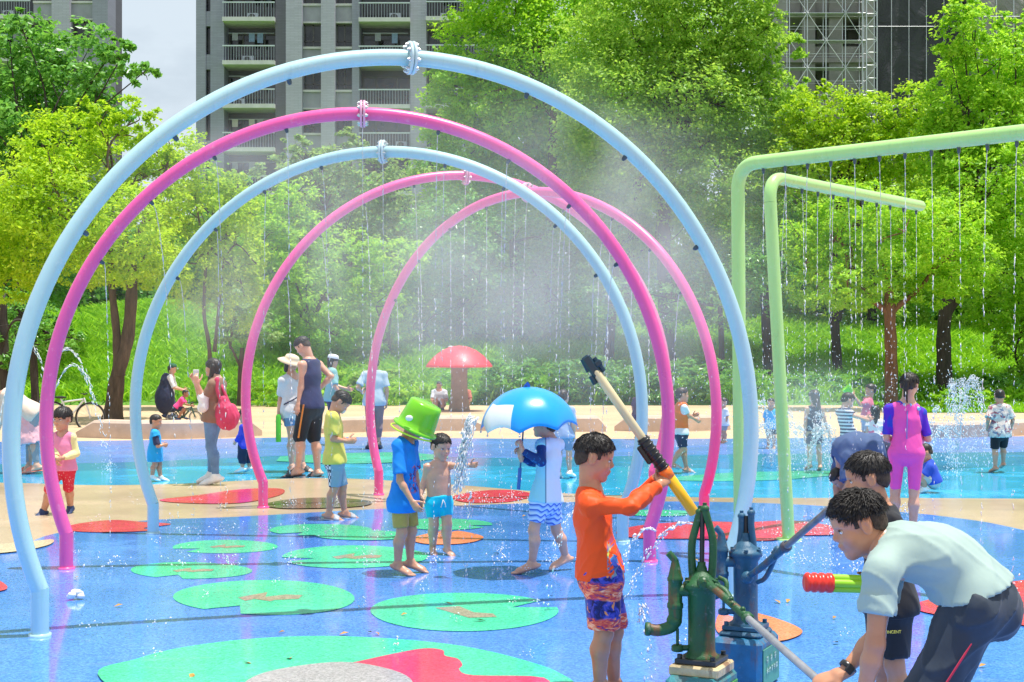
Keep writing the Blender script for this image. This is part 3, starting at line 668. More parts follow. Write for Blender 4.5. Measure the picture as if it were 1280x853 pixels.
# middle
tree('grey-green dense tree behind the pink and blue arches', 60., [(400, 230, 55, 0), (350, 240, 48, 1), (450, 225, 55, 1), (510, 250, 60, 2), (400, 300, 80, 3), (330, 300, 50, 1), (480, 320, 70, 2), (370, 190, 30, 0, 24), (430, 180, 30, 0, 22), (310, 270, 36, 2)], 'grey', [[(405, 420, .25), (405, 340, .2), (405, 260, .14)]], .24, 2.4, .6)
tree('leafy mid green tree in the middle of the smaller blue arch', 51., [(360, 260, 45, 0, 38), (330, 300, 40, -1), (385, 310, 50, -1), (440, 330, 50, -1), (400, 370, 60, -1, 45), (345, 360, 45, 0), (470, 380, 50, 0), (500, 330, 40, 0), (420, 420, 45, -1, 32), (350, 410, 40, 0, 28), (480, 430, 40, 0, 30)], 'lime', [[(380, 500, .15), (382, 450, .12), (385, 400, .1)], [(488, 500, .1), (488, 460, .08), (486, 420, .06)]], .21, 2.6, .45)
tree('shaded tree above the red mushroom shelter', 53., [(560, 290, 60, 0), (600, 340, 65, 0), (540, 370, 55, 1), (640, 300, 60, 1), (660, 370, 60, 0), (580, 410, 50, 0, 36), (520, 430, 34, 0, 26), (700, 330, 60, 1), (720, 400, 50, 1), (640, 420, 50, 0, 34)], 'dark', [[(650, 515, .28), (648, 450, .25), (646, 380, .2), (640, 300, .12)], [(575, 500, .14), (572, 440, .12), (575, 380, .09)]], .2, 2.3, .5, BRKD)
tree('tall bright green tree rising behind the top of the nearest blue arch', 56., [(600, 60, 60, 0), (570, 100, 45, 0), (640, 20, 60, 0), (690, 60, 75, -1), (620, 130, 75, 0), (690, 150, 80, 1), (560, 150, 45, 1), (570, 210, 60, 1), (640, 220, 70, 2), (545, 80, 22, 0), (650, -60, 80, 0), (720, -40, 80, 0), (660, 90, 70, 2), (600, 20, 40, 1), (730, 110, 60, 2), (640, 170, 60, 2), (715, 240, 70, 2)],
     'lime', [[(690, 500, .32), (688, 400, .28), (690, 250, .22), (692, 120, .14)]], .2, 2.6, .55)
tree('tallest pale green tree right of centre, top cut by the frame', 50., [(790, 40, 80, 0), (860, 30, 80, 0), (920, 50, 62, 0), (770, 130, 75, -1), (850, 130, 80, -1), (930, 140, 62, 0), (800, 220, 75, 0), (880, 220, 70, -1), (960, 110, 40, 0), (970, 190, 48, 1), (930, 280, 55, 1), (840, 300, 60, 1), (780, 300, 55, 1), (830, -60, 90, 0), (920, -40, 70, 0), (740, 60, 60, 2), (745, 180, 60, 2), (900, 90, 60, 1), (820, 90, 70, 2), (985, 60, 26, 1), (990, 120, 30, 1), (870, 170, 60, 2), (740, 260, 60, 2), (945, 215, 50, 0), (965, 30, 24, 0)],
     'mid', [[(835, 510, .3), (832, 400, .27), (830, 260, .22), (835, 140, .14)], [(760, 510, .2), (762, 430, .18), (770, 330, .12)]], .18, 2.5, .55, BRKD)
tree('shaded low tree behind the right legs of the arches', 48., [(760, 370, 50, 0, 36), (830, 380, 55, 0, 36), (900, 370, 50, 0, 40), (950, 350, 50, 0, 50), (880, 330, 40, 1), (980, 300, 40, 1)], 'dark', [[(962, 510, .2), (960, 440, .18), (955, 360, .14)], [(900, 505, .12), (902, 440, .1), (900, 380, .08)]], .17, 2.3, .5, BRKD)
# right
tree('yellow-green tree in the gap below the scaffolding', 49., [(1030, 150, 50, 0), (1090, 150, 45, 0), (1060, 180, 60, 0), (1010, 200, 55, 0), (1120, 180, 50, 1), (1020, 110, 20, 0), (1000, 150, 34, 0), (1075, 130, 22, 0, 18), (1140, 140, 40, 0), (1100, 220, 60, 1)], 'yellow', [[(1048, 500, .18), (1045, 430, .16), (1042, 350, .14), (1050, 240, .1)], [(1046, 400, .12), (1065, 340, .1), (1075, 260, .07)]], .17, 2.6, .55, BRKD)
tree('tree with a straight reddish trunk behind the girl in the pink suit', 41., [(1070, 270, 55, 0), (1130, 290, 60, -1), (1180, 280, 55, 0), (1110, 340, 60, 0, 44), (1040, 310, 50, 0), (1165, 350, 45, 0, 36), (1020, 360, 40, 1, 36), (1060, 360, 44, -1, 30), (1200, 330, 50, 1), (1000, 300, 36, 1)], 'lime', [[(1114, 520, .19), (1114, 450, .175), (1112, 390, .16), (1110, 340, .1)], [(1112, 392, .1), (1085, 370, .07), (1068, 340, .05)], [(1113, 390, .1), (1150, 360, .06), (1170, 330, .04)]], .15, 2.5, .5, BRKR)
tree('tall bright green tree at the right edge, top cut by the frame', 45., [(1215, 40, 48, 0), (1250, 80, 60, 0), (1190, 120, 45, 0), (1230, 150, 65, 0), (1290, 130, 60, 1), (1180, 190, 50, 0), (1250, 230, 70, -1), (1200, 260, 60, 1), (1290, 280, 60, 0), (1230, 320, 60, 0), (1290, 380, 45, 1), (1200, 10, 24, 0), (1270, 30, 26, 0, 20), (1220, 90, 50, 2), (1200, 180, 50, 2), (1250, 150, 60, 2), (1185, 60, 24, 0), (1275, 200, 50, 1), (1165, 165, 26, 0), (1240, 390, 40, 1, 30), (1300, 60, 40, 0)],
     'lime', [[(1182, 520, .26), (1180, 450, .23), (1182, 390, .2), (1205, 300, .14)], [(1181, 400, .12), (1200, 370, .1), (1225, 340, .07)]], .17, 2.7, .55, BRKD)
tree('leaning dark tree at the right edge under the green shower arm', 47., [(1275, 420, 34, 0, 40), (1310, 380, 50, 0), (1280, 470, 26, 0, 24), (1265, 350, 40, 1)], 'mid', [[(1300, 525, .2), (1290, 450, .17), (1282, 400, .13)]], .16, 2.5, .5, BRKD)
tree('shaded broad tree closing the gap behind the green shower frames', 57., [(985, 240, 60, 0), (1050, 280, 70, 0), (1120, 260, 70, 1), (1190, 290, 70, 0), (1000, 340, 70, 1), (1090, 360, 70, 0), (1180, 380, 60, 1), (940, 300, 60, 1), (1250, 330, 70, 1)], 'mid', [[(1088, 470, .3), (1088, 400, .26), (1086, 320, .2)]], .22, 2.2, .55, BRKD)
tree('tall shaded tree standing behind the tallest pale green tree', 62., [(720, 40, 80, 0), (800, 20, 80, 0), (900, 40, 70, 1), (760, 130, 80, 0), (860, 140, 80, 0), (940, 170, 60, 1), (720, 220, 80, 0), (820, 240, 80, 1), (910, 260, 70, 0), (650, 120, 70, 1), (640, 250, 80, 1)], 'mid', [[(790, 440, .34), (790, 340, .3), (800, 200, .22)]], .24, 2.0, .55, BRKD)
# the wood behind, one mass
vs = []; R = np.random.RandomState(5)
for k in range(46):
    x = -24 + k * 1.1 + R.uniform(-1, 1); h = R.uniform(4.5, 7.5) + (2.5 if -4 < x < 6 else 0); y = R.uniform(66, 72)
    _seed[0] += 1; vs.append(leaves(V(x, y, 2.6 + h * .45), V(2.2, 1.8, h * .55), 3000, .34, .6, _seed[0]))
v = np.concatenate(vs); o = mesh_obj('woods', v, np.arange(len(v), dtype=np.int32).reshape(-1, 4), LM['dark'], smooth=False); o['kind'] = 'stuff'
o['label'] = 'dark green wood closing the view behind the bank'; o['category'] = 'wood'
# low planting along the path
def planting(pp, r, kind, label, n=420, L=.16):
    vs = []; 
    for (x, y) in pp:
        g = G(x, y); _seed[0] += 1; vs.append(leaves(g + V(0, .4, r * .45), V(r, r * .8, r * .75), n, L, .4, _seed[0], .9))
    v = np.concatenate(vs); base = G(*pp[len(pp) // 2]); e = mesh_obj('shrub', v - base, np.arange(len(v), dtype=np.int32).reshape(-1, 4), LM[kind], smooth=False)
    e.location = tuple(base); e['label'] = label; e['category'] = 'shrub'; e['group'] = 'low shrubs along the path'
planting([(330, 508), (350, 508), (370, 507), (395, 507)], .75, 'lime', 'low bright shrub behind the woman in the straw hat')
planting([(495, 507), (515, 507), (535, 507)], .62, 'lime', 'low feathery shrub left of the red mushroom shelter')
planting([(600, 506), (620, 506)], .55, 'mid', 'low shrub right of the red mushroom shelter')
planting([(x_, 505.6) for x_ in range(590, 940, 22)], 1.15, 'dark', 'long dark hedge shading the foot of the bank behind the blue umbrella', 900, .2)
planting([(x_, 504.8) for x_ in range(965, 1330, 22)], .78, 'dark', 'low dark leaf row added for the shade along the foot of the bank behind the girl in pink', 700, .17)  # dark leaves added to give the band of shade below the bank
planting([(x_, 505.4) for x_ in range(395, 500, 24)], .95, 'mid', 'leafy hedge behind the man in navy and the man in grey', 700, .18)
planting([(1185, 515), (1215, 514), (1250, 514)], .5, 'lime', 'low shrub behind the fountain at the right')
# ================================================================== bodies: smooth fields turned into one continuous surface
class Field:
    def __init__(s, lo, hi, h):
        s.lo = np.asarray(lo, float); s.h = h; s.n = np.maximum(np.ceil((np.asarray(hi) - s.lo) / h).astype(int) + 1, 4)
        s.F = np.full(s.n, .5, np.float32); s.ax = [(s.lo[i] + h * np.arange(s.n[i])).astype(np.float32) for i in range(3)]
    def sub(s, lo, hi):
        a = np.clip(np.floor((np.asarray(lo) - s.lo) / s.h).astype(int), 0, s.n - 1); b = np.clip(np.ceil((np.asarray(hi) - s.lo) / s.h).astype(int) + 1, 1, s.n)
        sl = tuple(slice(a[i], max(b[i], a[i] + 1)) for i in range(3))
        return sl, s.ax[0][sl[0]][:, None, None], s.ax[1][sl[1]][None, :, None], s.ax[2][sl[2]][None, None, :]
    def add(s, p, k=.02):
        lo, hi = p.bb; m = k + 3 * s.h; sl, X, Y, Z = s.sub(lo - m, hi + m); d = p(X, Y, Z); f = s.F[sl]
        h = np.clip(.5 + .5 * (f - d) / k, 0, 1); s.F[sl] = f + (d - f) * h - k * h * (1 - h); return s
    def cut(s, p, k=.006):                # subtract p
        lo, hi = p.bb; m = k + 2 * s.h; sl, X, Y, Z = s.sub(lo - m, hi + m); d = -p(X, Y, Z); f = s.F[sl]
        h = np.clip(.5 - .5 * (f - d) / k, 0, 1); s.F[sl] = f + (d - f) * h + k * h * (1 - h); return s
    def plane(s, c, n):                   # keep the side n points away from
        n = nrm(n); X, Y, Z = s.ax[0][:, None, None], s.ax[1][None, :, None], s.ax[2][None, None, :]
        np.maximum(s.F, ((X - c[0]) * n[0] + (Y - c[1]) * n[1] + (Z - c[2]) * n[2]).astype(np.float32), out=s.F); return s
    def fold(s, amp, freq, seed=0, zs=.35):
        R = np.random.RandomState(seed); X, Y, Z = s.ax[0][:, None, None], s.ax[1][None, :, None], s.ax[2][None, None, :]; t = 0
        for i in range(4):
            a = R.uniform(0, 6.28, 3); k = R.normal(size=3); k[2] *= zs; k = k / np.linalg.norm(k) * freq * R.uniform(.6, 1.5); q = R.normal(size=3) * freq * .35
            w_ = np.sin(k[0] * X + k[1] * Y + k[2] * Z + a[0] + 1.6 * np.sin(q[0] * X + q[1] * Y + q[2] * Z + a[1])); t = t + (w_ * .6 if i % 2 else .55 - 1.7 * (1 - np.abs(w_)) ** 3)
        s.F += (amp * .55 * t).astype(np.float32); return s
    def mesh(s):
        F_, lo, h = s.F, s.lo, s.h; S = F_ < 0; n = np.array(S.shape)
        c = np.zeros(n - 1, np.int8)
        for i in (0, 1):
            for j in (0, 1):
                for k in (0, 1): c += S[i:n[0] - 1 + i, j:n[1] - 1 + j, k:n[2] - 1 + k]
        I = np.argwhere((c > 0) & (c < 8))
        if not len(I): return np.zeros((0, 3)), np.zeros((0, 4), np.int32)
        gid = np.full(n - 1, -1, np.int32); gid[tuple(I.T)] = np.arange(len(I)); acc = np.zeros((len(I), 3)); cnt = np.zeros(len(I))
        for ax in range(3):
            o = [q for q in range(3) if q != ax]
            for a in (0, 1):
                for b in (0, 1):
                    p0 = I.copy(); p0[:, o[0]] += a; p0[:, o[1]] += b; p1 = p0.copy(); p1[:, ax] += 1
                    f0, f1 = F_[tuple(p0.T)], F_[tuple(p1.T)]; m = (f0 < 0) != (f1 < 0); t = f0[m] / (f0[m] - f1[m]); q = p0[m].astype(float); q[:, ax] += t
                    acc[m] += q; cnt[m] += 1
        v = lo + h * acc / cnt[:, None]; fs = []
        for ax in range(3):
            o1, o2 = (ax + 1) % 3, (ax + 2) % 3; a = [slice(None)] * 3; b = [slice(None)] * 3; a[ax] = slice(0, -1); b[ax] = slice(1, None)
            E_ = S[tuple(a)] != S[tuple(b)]; Q = np.argwhere(E_); Q = Q[(Q[:, o1] > 0) & (Q[:, o2] > 0) & (Q[:, o1] < n[o1] - 1) & (Q[:, o2] < n[o2] - 1)]
            ins = S[tuple(Q.T)]
            def g(d1, d2):
                q = Q.copy(); q[:, o1] += d1; q[:, o2] += d2; return gid[tuple(q.T)]
            quad = np.stack([g(-1, -1), g(0, -1), g(0, 0), g(-1, 0)], 1); quad[~ins] = quad[~ins][:, ::-1]; fs.append(quad)
        return v, np.concatenate(fs).astype(np.int32)
class Cone:
    def __init__(s, a, b, ra, rb, sq=None, ca=False, cb=False):
        s.a, s.b, s.ra, s.rb, s.sq, s.ca, s.cb = np.asarray(a, float), np.asarray(b, float), ra, rb, sq, ca, cb
        m = max(ra, rb); s.bb = (np.minimum(s.a, s.b) - m, np.maximum(s.a, s.b) + m)
    def __call__(s, X, Y, Z):
        d = s.b - s.a; L2 = d @ d + 1e-12; x, y, z = X - s.a[0], Y - s.a[1], Z - s.a[2]; t0 = (x * d[0] + y * d[1] + z * d[2]) / L2; t = np.clip(t0, 0, 1)
        x, y, z = x - t * d[0], y - t * d[1], z - t * d[2]; q = x * x + y * y + z * z
        if s.sq is not None: n, f = s.sq; e = x * n[0] + y * n[1] + z * n[2]; q = q + (f * f - 1) * e * e
        r = np.sqrt(q) - (s.ra + (s.rb - s.ra) * t); L = math.sqrt(L2)
        if s.cb: r = np.maximum(r, (t0 - 1) * L)
        if s.ca: r = np.maximum(r, -t0 * L)
        return r.astype(np.float32)
    def inf(s, e): return Cone(s.a, s.b, s.ra + e, s.rb + e, s.sq, s.ca, s.cb)
class Ell:
    def __init__(s, c, r, R=None):
        s.c = np.asarray(c, float); s.r = np.asarray(r, float); s.R = np.eye(3) if R is None else np.asarray(R, float); m = s.r.max(); s.bb = (s.c - m, s.c + m)
    def __call__(s, X, Y, Z):
        x, y, z = X - s.c[0], Y - s.c[1], Z - s.c[2]; k0 = 0; k1 = 0
        for i in range(3): e = x * s.R[i][0] + y * s.R[i][1] + z * s.R[i][2]; k0 = k0 + (e / s.r[i]) ** 2; k1 = k1 + (e / s.r[i] ** 2) ** 2
        k0 = np.sqrt(k0); return (k0 * (k0 - 1) / np.maximum(np.sqrt(k1), 1e-6)).astype(np.float32)
    def inf(s, e): return Ell(s.c, s.r + e, s.R)
def field(prims, h, k, pad=.03, ks=None):
    lo = np.min([p.bb[0] for p in prims], 0) - pad; hi = np.max([p.bb[1] for p in prims], 0) + pad; f = Field(lo, hi, h)
    for i, p in enumerate(prims): f.add(p, k if ks is None else ks[i])
    return f
def skinmat(name, c):
    t = NT(name); v = t.coords('Object'); n = t.noise(v, 7., 4, .6); f = t.noise(v, 60., 3, .6)
    t.col(t.ramp(n, [(.3, (c[0] * .86, c[1] * .76, c[2] * .72)), (.7, (min(1, c[0] * 1.08), c[1] * 1.06, c[2] * 1.04))]))
    t.set(roughness=.36); t.b.inputs['Subsurface Weight'].default_value = .12; t.b.inputs['Subsurface Radius'].default_value = (1, .35, .2); t.b.inputs['Subsurface Scale'].default_value = .012
    t.link(t.bump(f, .06, .004), t.b.inputs['Normal']); return t.m
SKIN = {'fair': skinmat('skin_fair', (.66, .38, .27)), 'tan': skinmat('skin_tan', (.54, .265, .155)), 'mid': skinmat('skin_mid', (.58, .31, .20)), 'deep': skinmat('skin_deep', (.40, .185, .105))}
def hairmat():
    t = NT('black_hair'); v = t.coords('Object', (1, 1, .3)); n = t.noise(v, 90., 3, .6); t.col(t.ramp(n, [(.3, (.006, .005, .005)), (.7, (.028, .02, .016))]))
    t.link(t.ramp(n, [(.3, .36), (.7, .62)]), t.b.inputs['Roughness']); t.link(t.bump(n, .35, .004), t.b.inputs['Normal']); return t.m
HAIR = hairmat(); HAIRS = mat('cropped_hair', (.065, .046, .036), .7, .2, .5, 70., .4, 300.); EYEW = mat('eye_white', (.75, .74, .72), .2, .5, .02); EYED = mat('eye_dark', (.012, .008, .006), .12, .6, .1); LIPM = mat('lip_skin', (.52, .19, .16), .35, .5, .1)
NAILM = None
def cloth(name, c, rough=.75, var=.12, bump=.25, bs=220., spec=.25, sheen=.1):
    t = NT(name); v = t.coords('Object'); n = t.noise(v, 5., 5, .65); w_ = t.noise(v, bs, 2, .6)
    t.col(t.ramp(n, [(.3, tuple(x * (1 - var) for x in c)), (.7, tuple(min(1, x * (1 + var)) for x in c))])); t.set(roughness=rough); t.b.inputs['Specular IOR Level'].default_value = spec
    t.b.inputs['Sheen Weight'].default_value = sheen
    cr = t.noise(t.coords('Object', (1, 1, .5)), 16., 3, .55, 1.2)
    t.link(t.bump(w_, bump * .2, .001, t.bump(cr, bump * .5, .010)), t.b.inputs['Normal']); return t.m
AGE = {'adult': dict(hd=.133, hip=.515, sh=.815, shw=.104, nk=.845, ua=.168, fa=.148), 'child': dict(hd=.168, hip=.475, sh=.772, shw=.097, nk=.805, ua=.152, fa=.132), 'tod': dict(hd=.205, hip=.42, sh=.725, shw=.098, nk=.765, ua=.14, fa=.12)}
def yawv(y): y = math.radians(y); return V(math.sin(y), math.cos(y), 0)
class Skel:
    """Joints of one person. yaw: 0 looks away from the camera, 90 to the photo's right, 180 towards it, 270 left."""
    def __init__(s, d, px, H, yaw, age='adult', ov={}, base=None, face=None, build=1., z0=0.):
        A = AGE[age]; s.A, s.H, s.d, s.yaw, s.age, s.w = A, H, d, yaw, age, build; b = V(TX(px, d), d, z0) if base is None else np.asarray(base, float); s.base = b
        f = yawv(yaw); l = np.cross(V(0, 0, 1), f); up = V(0, 0, 1); J = {}; g = lambda k, **k2: b + up * (A[k] * H)
        J['pelvis'] = b + up * (A['hip'] + .02) * H; J['neck'] = b + up * A['nk'] * H; J['head'] = b + up * (1 - A['hd'] / 2) * H + f * .012 * H
        o = {k: (P(q[0], q[1], d + (q[2] if len(q) > 2 else 0.)) if isinstance(q, tuple) else np.asarray(q, float)) for k, q in ov.items()}
        for k in ('pelvis', 'neck'):
            if k in o: J[k] = o[k]
        if 'neck' in o and 'head' not in o: J['head'] = J['neck'] + up * (1 - A['hd'] / 2 - A['nk']) * H + f * .02 * H
        if 'head' in o: J['head'] = o['head']
        u = nrm(J['neck'] - J['pelvis']); l = nrm(l - u * (l @ u)); s.l = l; s.u = u; s.f = np.cross(l, u)
        for sd, q in (('L', 1), ('R', -1)):
            J['sh' + sd] = J['neck'] - u * (A['nk'] - A['sh']) * H + l * q * A['shw'] * H; J['hip' + sd] = J['pelvis'] - u * .02 * H + l * q * .052 * H
            for k in ('sh', 'hip'):
                if k + sd in o: J[k + sd] = o[k + sd]
            J['el' + sd] = J['sh' + sd] + (-up * .97 + l * q * .18 - s.f * .1) * A['ua'] * H; J['wr' + sd] = o.get('el' + sd, J['el' + sd]) + (-up * .95 + f * .25) * A['fa'] * H
            an = b + l * q * .055 * H + up * .042 * H; an[2] = z0 + .042 * H
            J['an' + sd] = o.get('an' + sd, an); J['kn' + sd] = (J['hip' + sd] + J['an' + sd]) / 2 + f * .02 * H + V(0, 0, .01 * H); J['toe' + sd] = J['an' + sd] + nrm(f + l * q * .18) * .105 * H - up * .028 * H
        for k, q in o.items(): J[k] = q
        for sd, q in (('L', 1), ('R', -1)):
            if 'toe' + sd in o and not isinstance(ov['toe' + sd], tuple): pass
            for lim, (a_, m_, c_, l1, l2) in {'arm': ('sh', 'el', 'wr', A['ua'], A['fa'])}.items():
                if m_ + sd not in o and c_ + sd in o:      # bend the elbow so the hand reaches its place
                    a, c = J[a_ + sd], J[c_ + sd]; D = np.linalg.norm(c - a); L1, L2 = l1 * H, l2 * H; D = min(D, (L1 + L2) * .999); x = (L1 * L1 - L2 * L2 + D * D) / (2 * D)
                    hgt = math.sqrt(max(L1 * L1 - x * x, 0)); dn = nrm(c - a); bend = -up * .8 + l * q * .5 - s.f * .3; bend = nrm(bend - dn * (bend @ dn)); J['el' + sd] = a + dn * x + bend * hgt
        s.J = J; fy, fp = face if face else (yaw, 0); fv = yawv(fy) * math.cos(math.radians(fp)) + V(0, 0, math.sin(math.radians(fp))); s.fv = nrm(fv)
        hu = nrm(J['head'] - J['neck']) * .45 + up * .8; s.hu = nrm(hu - s.fv * (hu @ s.fv)); s.hl = np.cross(s.hu, s.fv); s.hh = A['hd'] * H * 1.03
    def pt(s, t): # along the spine
        J = s.J
        if 'chest' in J:
            w_ = J.get('waist', J['pelvis'] * .6 + J['chest'] * .4); q = bez([J['pelvis'], w_, J['chest'], J['neck']], 16); return q[int(round(t * (len(q) - 1)))]
        return J['pelvis'] * (1 - t) + J['neck'] * t
    def torso(s, e=0., es=None):
        H, J, w_ = s.H, s.J, s.w; T = [(-.10, .077), (.06, .082), (.36, .070), (.68, .083), (.88, .058)]
        if s.age == 'tod': T = [(-.10, .082), (.06, .090), (.36, .092), (.66, .090), (.86, .062)]
        if s.age == 'child': T = [(-.10, .074), (.06, .078), (.36, .072), (.68, .081), (.88, .056)]
        pts = [s.pt(max(t, 0)) + (s.u * t * .3 * H if t < 0 else 0) for t, r in T]; out = []
        for i in range(4):
            dn = nrm(pts[i + 1] - pts[i]); fs = nrm(np.cross(s.l, dn)); out.append(Cone(pts[i], pts[i + 1], T[i][1] * H * w_ + e, T[i + 1][1] * H * w_ + e, (fs, 1.38)))
        top = pts[4]
        for sd in 'LR': out.append(Cone(top + s.u * .02 * H, J['sh' + sd], .034 * H + e, .0285 * H * w_ + e))
        out.append(Ell(J['pelvis'] - s.f * .020 * H - s.u * .02 * H, (V(.074, .052, .06) * H * w_ + e), np.stack([s.l, s.f, s.u])))
        return out
    def arm(s, sd, e0=0., e1=0., t0=0., t1=2., cb=False):
        H, J, w_ = s.H, s.J, s.w; a, b, c = J['sh' + sd], J['el' + sd], J['wr' + sd]; R = [.027, .021, .0225, .0145]
        if s.age != 'adult': R = [.0255, .0215, .0215, .0155]
        if s.age == 'tod': R = [.030, .026, .027, .020]
        R = [r * H * w_ for r in R]; out = []
        if t1 <= 1: return [Cone(a, a + (b - a) * t1, R[0] + e0, R[0] + (R[1] - R[0]) * t1 + e1, cb=cb)]
        m = b + (c - b) * .28
        out.append(Cone(a, b, R[0] + e0, R[1] + e0)); tt = t1 - 1; r_m = R[2]
        if tt < .3: out.append(Cone(b, b + (c - b) * tt, R[1] + e0, R[2] + e1, cb=cb))
        else:
            out.append(Cone(b, m, R[1] + e0, R[2] + e1)); e_ = b + (c - b) * tt; out.append(Cone(m, e_, R[2] + e1, R[2] + (R[3] - R[2]) * (tt - .28) / .72 + e1, cb=cb))
        return out
    def leg(s, sd, e0=0., e1=0., t1=2., cb=False):
        H, J, w_ = s.H, s.J, s.w; a, b, c = J['hip' + sd], J['kn' + sd], J['an' + sd]; R = [.050, .033, .035, .0205]
        if s.age != 'adult': R = [.047, .032, .0335, .0215]
        if s.age == 'tod': R = [.055, .039, .040, .027]
        R = [r * H * w_ for r in R]
        if t1 <= 1: return [Cone(a, a + (b - a) * t1, R[0] + e0, R[0] + (R[1] - R[0]) * t1 + e1, cb=cb)]
        out = [Cone(a, b, R[0] + e0, R[1] + e0)]; bk = -s.f; m = b + (c - b) * .3 + bk * .012 * H; tt = t1 - 1
        if tt < .32: out.append(Cone(b, b + (c - b) * tt, R[1] + e0, R[2] + e1, cb=cb))
        else: out.append(Cone(b, m, R[1] + e0, R[2] + e1)); e_ = b + (c - b) * tt; out.append(Cone(m, e_, R[2] + e1, R[2] + (R[3] - R[2]) * (tt - .3) / .7 + e1, cb=cb))
        return out
    def foot(s, sd, e=0., bare=True):
        H, J = s.H, s.J; an, toe = J['an' + sd], J['toe' + sd]; dn = toe - an; ln = np.linalg.norm(dn); fd = nrm(dn); k = .15 * H; upv = nrm(V(0, 0, 1) - fd * fd[2]); lt = np.cross(upv, fd)
        heel = an - fd * .034 * H - upv * .020 * H; ball = an + fd * .085 * H - upv * .022 * H; out = [Cone(an + upv * .015 * H, an - fd * .012 * H - upv * .012 * H, .0225 * H + e, .024 * H + e), Cone(heel, ball, .0215 * H + e, .030 * H + e, (upv, 1.75)), Cone(an, ball + upv * .002 * H, .022 * H + e, .018 * H + e)]
        if bare:
            q = 1 if sd == 'L' else -1     # big toe on the inner side
            for i, (o, L_, r) in enumerate([(.021, .034, .0095), (.009, .033, .0075), (-.002, .029, .007), (-.012, .023, .0068), (-.021, .016, .0062)]):
                b0 = ball + fd * .012 * H - lt * q * o * H - upv * .004 * H; out.append(Cone(b0, b0 + fd * L_ * H - upv * .002 * H, r * H, r * H * .85))
        else: out.append(Cone(ball, ball + fd * .03 * H, .027 * H + e, .02 * H + e, (upv, 1.7)))
        return out
    def hand(s, sd, curl=25., dirv=None, pn=None, spread=1., thumb=None):
        H, J = s.H, s.J; wr, el = J['wr' + sd], J['el' + sd]; fd = nrm(wr - el) if dirv is None else nrm(dirv); q = 1 if sd == 'L' else -1
        if pn is None: pn = -s.l * q        # palm faces the thigh
        pn = np.asarray(pn, float); pn = nrm(pn - fd * (pn @ fd)); ts = np.cross(pn, fd) * q; hl = .108 * H
        out = [Cone(wr - fd * .12 * hl, wr + fd * .10 * hl, .15 * hl, .19 * hl, (pn, 1.4)), Cone(wr + fd * .12 * hl, wr + fd * .42 * hl, .20 * hl, .235 * hl, (pn, 2.1))]; k = [.03 * hl] * 2
        for i, (o, L_) in enumerate(zip((.165, .055, -.055, -.16), (.44, .50, .46, .36))):
            p = wr + fd * (.46 - .03 * abs(i - 1.2)) * hl + ts * o * hl; a = math.radians(curl * (.7 + .12 * i)) ; dv = nrm(fd + ts * o * .45 * spread); r = .056 * hl
            for j, (sg, br) in enumerate(((.44, .8), (.31, 1.1), (.25, .7))):
                c_, s_ = math.cos(a * br), math.sin(a * br); nn = nrm(pn - dv * (pn @ dv)) if j == 0 else nn
                dv, nn = dv * c_ + nn * s_, nn * c_ - dv * s_; e_ = p + dv * sg * L_ * hl; out.append(Cone(p, e_, r, r * .9)); k.append(.012 * hl); p = e_; r *= .9
        p = wr + fd * .12 * hl + ts * .15 * hl + pn * .03 * hl; tv = nrm(fd * .62 + ts * .75 + pn * .35) if thumb is None else nrm(thumb); r = .075 * hl
        for sg, tn in ((.22, 0), (.19, .35), (.15, .35)):
            tv = nrm(tv + (fd * .5 - ts * .35 + pn * .25) * tn); e_ = p + tv * sg * hl; out.append(Cone(p, e_, r, r * .86)); k.append(.02 * hl); p = e_; r *= .86
        return out, k
def join(ms):
    v, f, n = [], [], 0
    for a, b in ms: v.append(a); f.append(b + n); n += len(a)
    return np.concatenate(v), np.concatenate(f)
def hd(s, u, f, l=0.): return s.J['head'] + s.hh * (u * s.hu + f * s.fv + l * s.hl)
def head_mesh(s, fine):
    hh = s.hh; R = np.stack([s.hl, s.fv, s.hu]); H = s.H; ch = s.age != 'adult'; E_ = lambda u, f, l, r: Ell(hd(s, u, f, l), V(*r) * hh, R); C_ = lambda a, b, ra, rb, sq=None: Cone(hd(s, *a), hd(s, *b), ra * hh, rb * hh, sq)
    nr = (.034 if s.age == 'adult' else .036) * H
    pr = [(E_(.125, -.04, 0, (.345, .425, .365)), .02), (E_(-.19, .085, 0, (.255 + .02 * ch, .295, .305)), .09 * hh), (C_((-.41, .27, .035), (-.41, .27, -.035), .085, .085), .10 * hh), (Cone(s.J['neck'] - s.u * .02 * H, hd(s, -.22, -.10), nr * 1.12, nr * .98), .07 * hh)]
    for q in (1, -1): pr += [(E_(-.13, .22, .15 * q, (.13, .12, .13)), .08 * hh), (C_((.10, .315, .06 * q), (.085, .275, .2 * q), .035, .03), .05 * hh)]
    f = field([p for p, k in pr], hh / fine, .02, hh * .12, [k for p, k in pr])
    for q in (1, -1): f.cut(E_(.005, .385, .155 * q, (.085, .06, .045)), .06 * hh)
    f.add(C_((.055, .315), (-.085, .40), .028, .05), .045 * hh)
    f.add(E_(-.115, .372, 0, (.072, .04, .036)), .03 * hh)
    f.add(E_(-.225, .375, 0, (.115, .035, .03)), .03 * hh).add(E_(-.275, .365, 0, (.09, .035, .028)), .03 * hh).cut(C_((-.25, .425, .10), (-.25, .425, -.10), .009, .009), .012 * hh)
    for q in (1, -1):
        f.add(E_(-.03, -.055, .352 * q, (.035, .085, .135)), .03 * hh).cut(E_(-.02, -.035, .388 * q, (.028, .045, .08)), .02 * hh)
    return f.mesh()
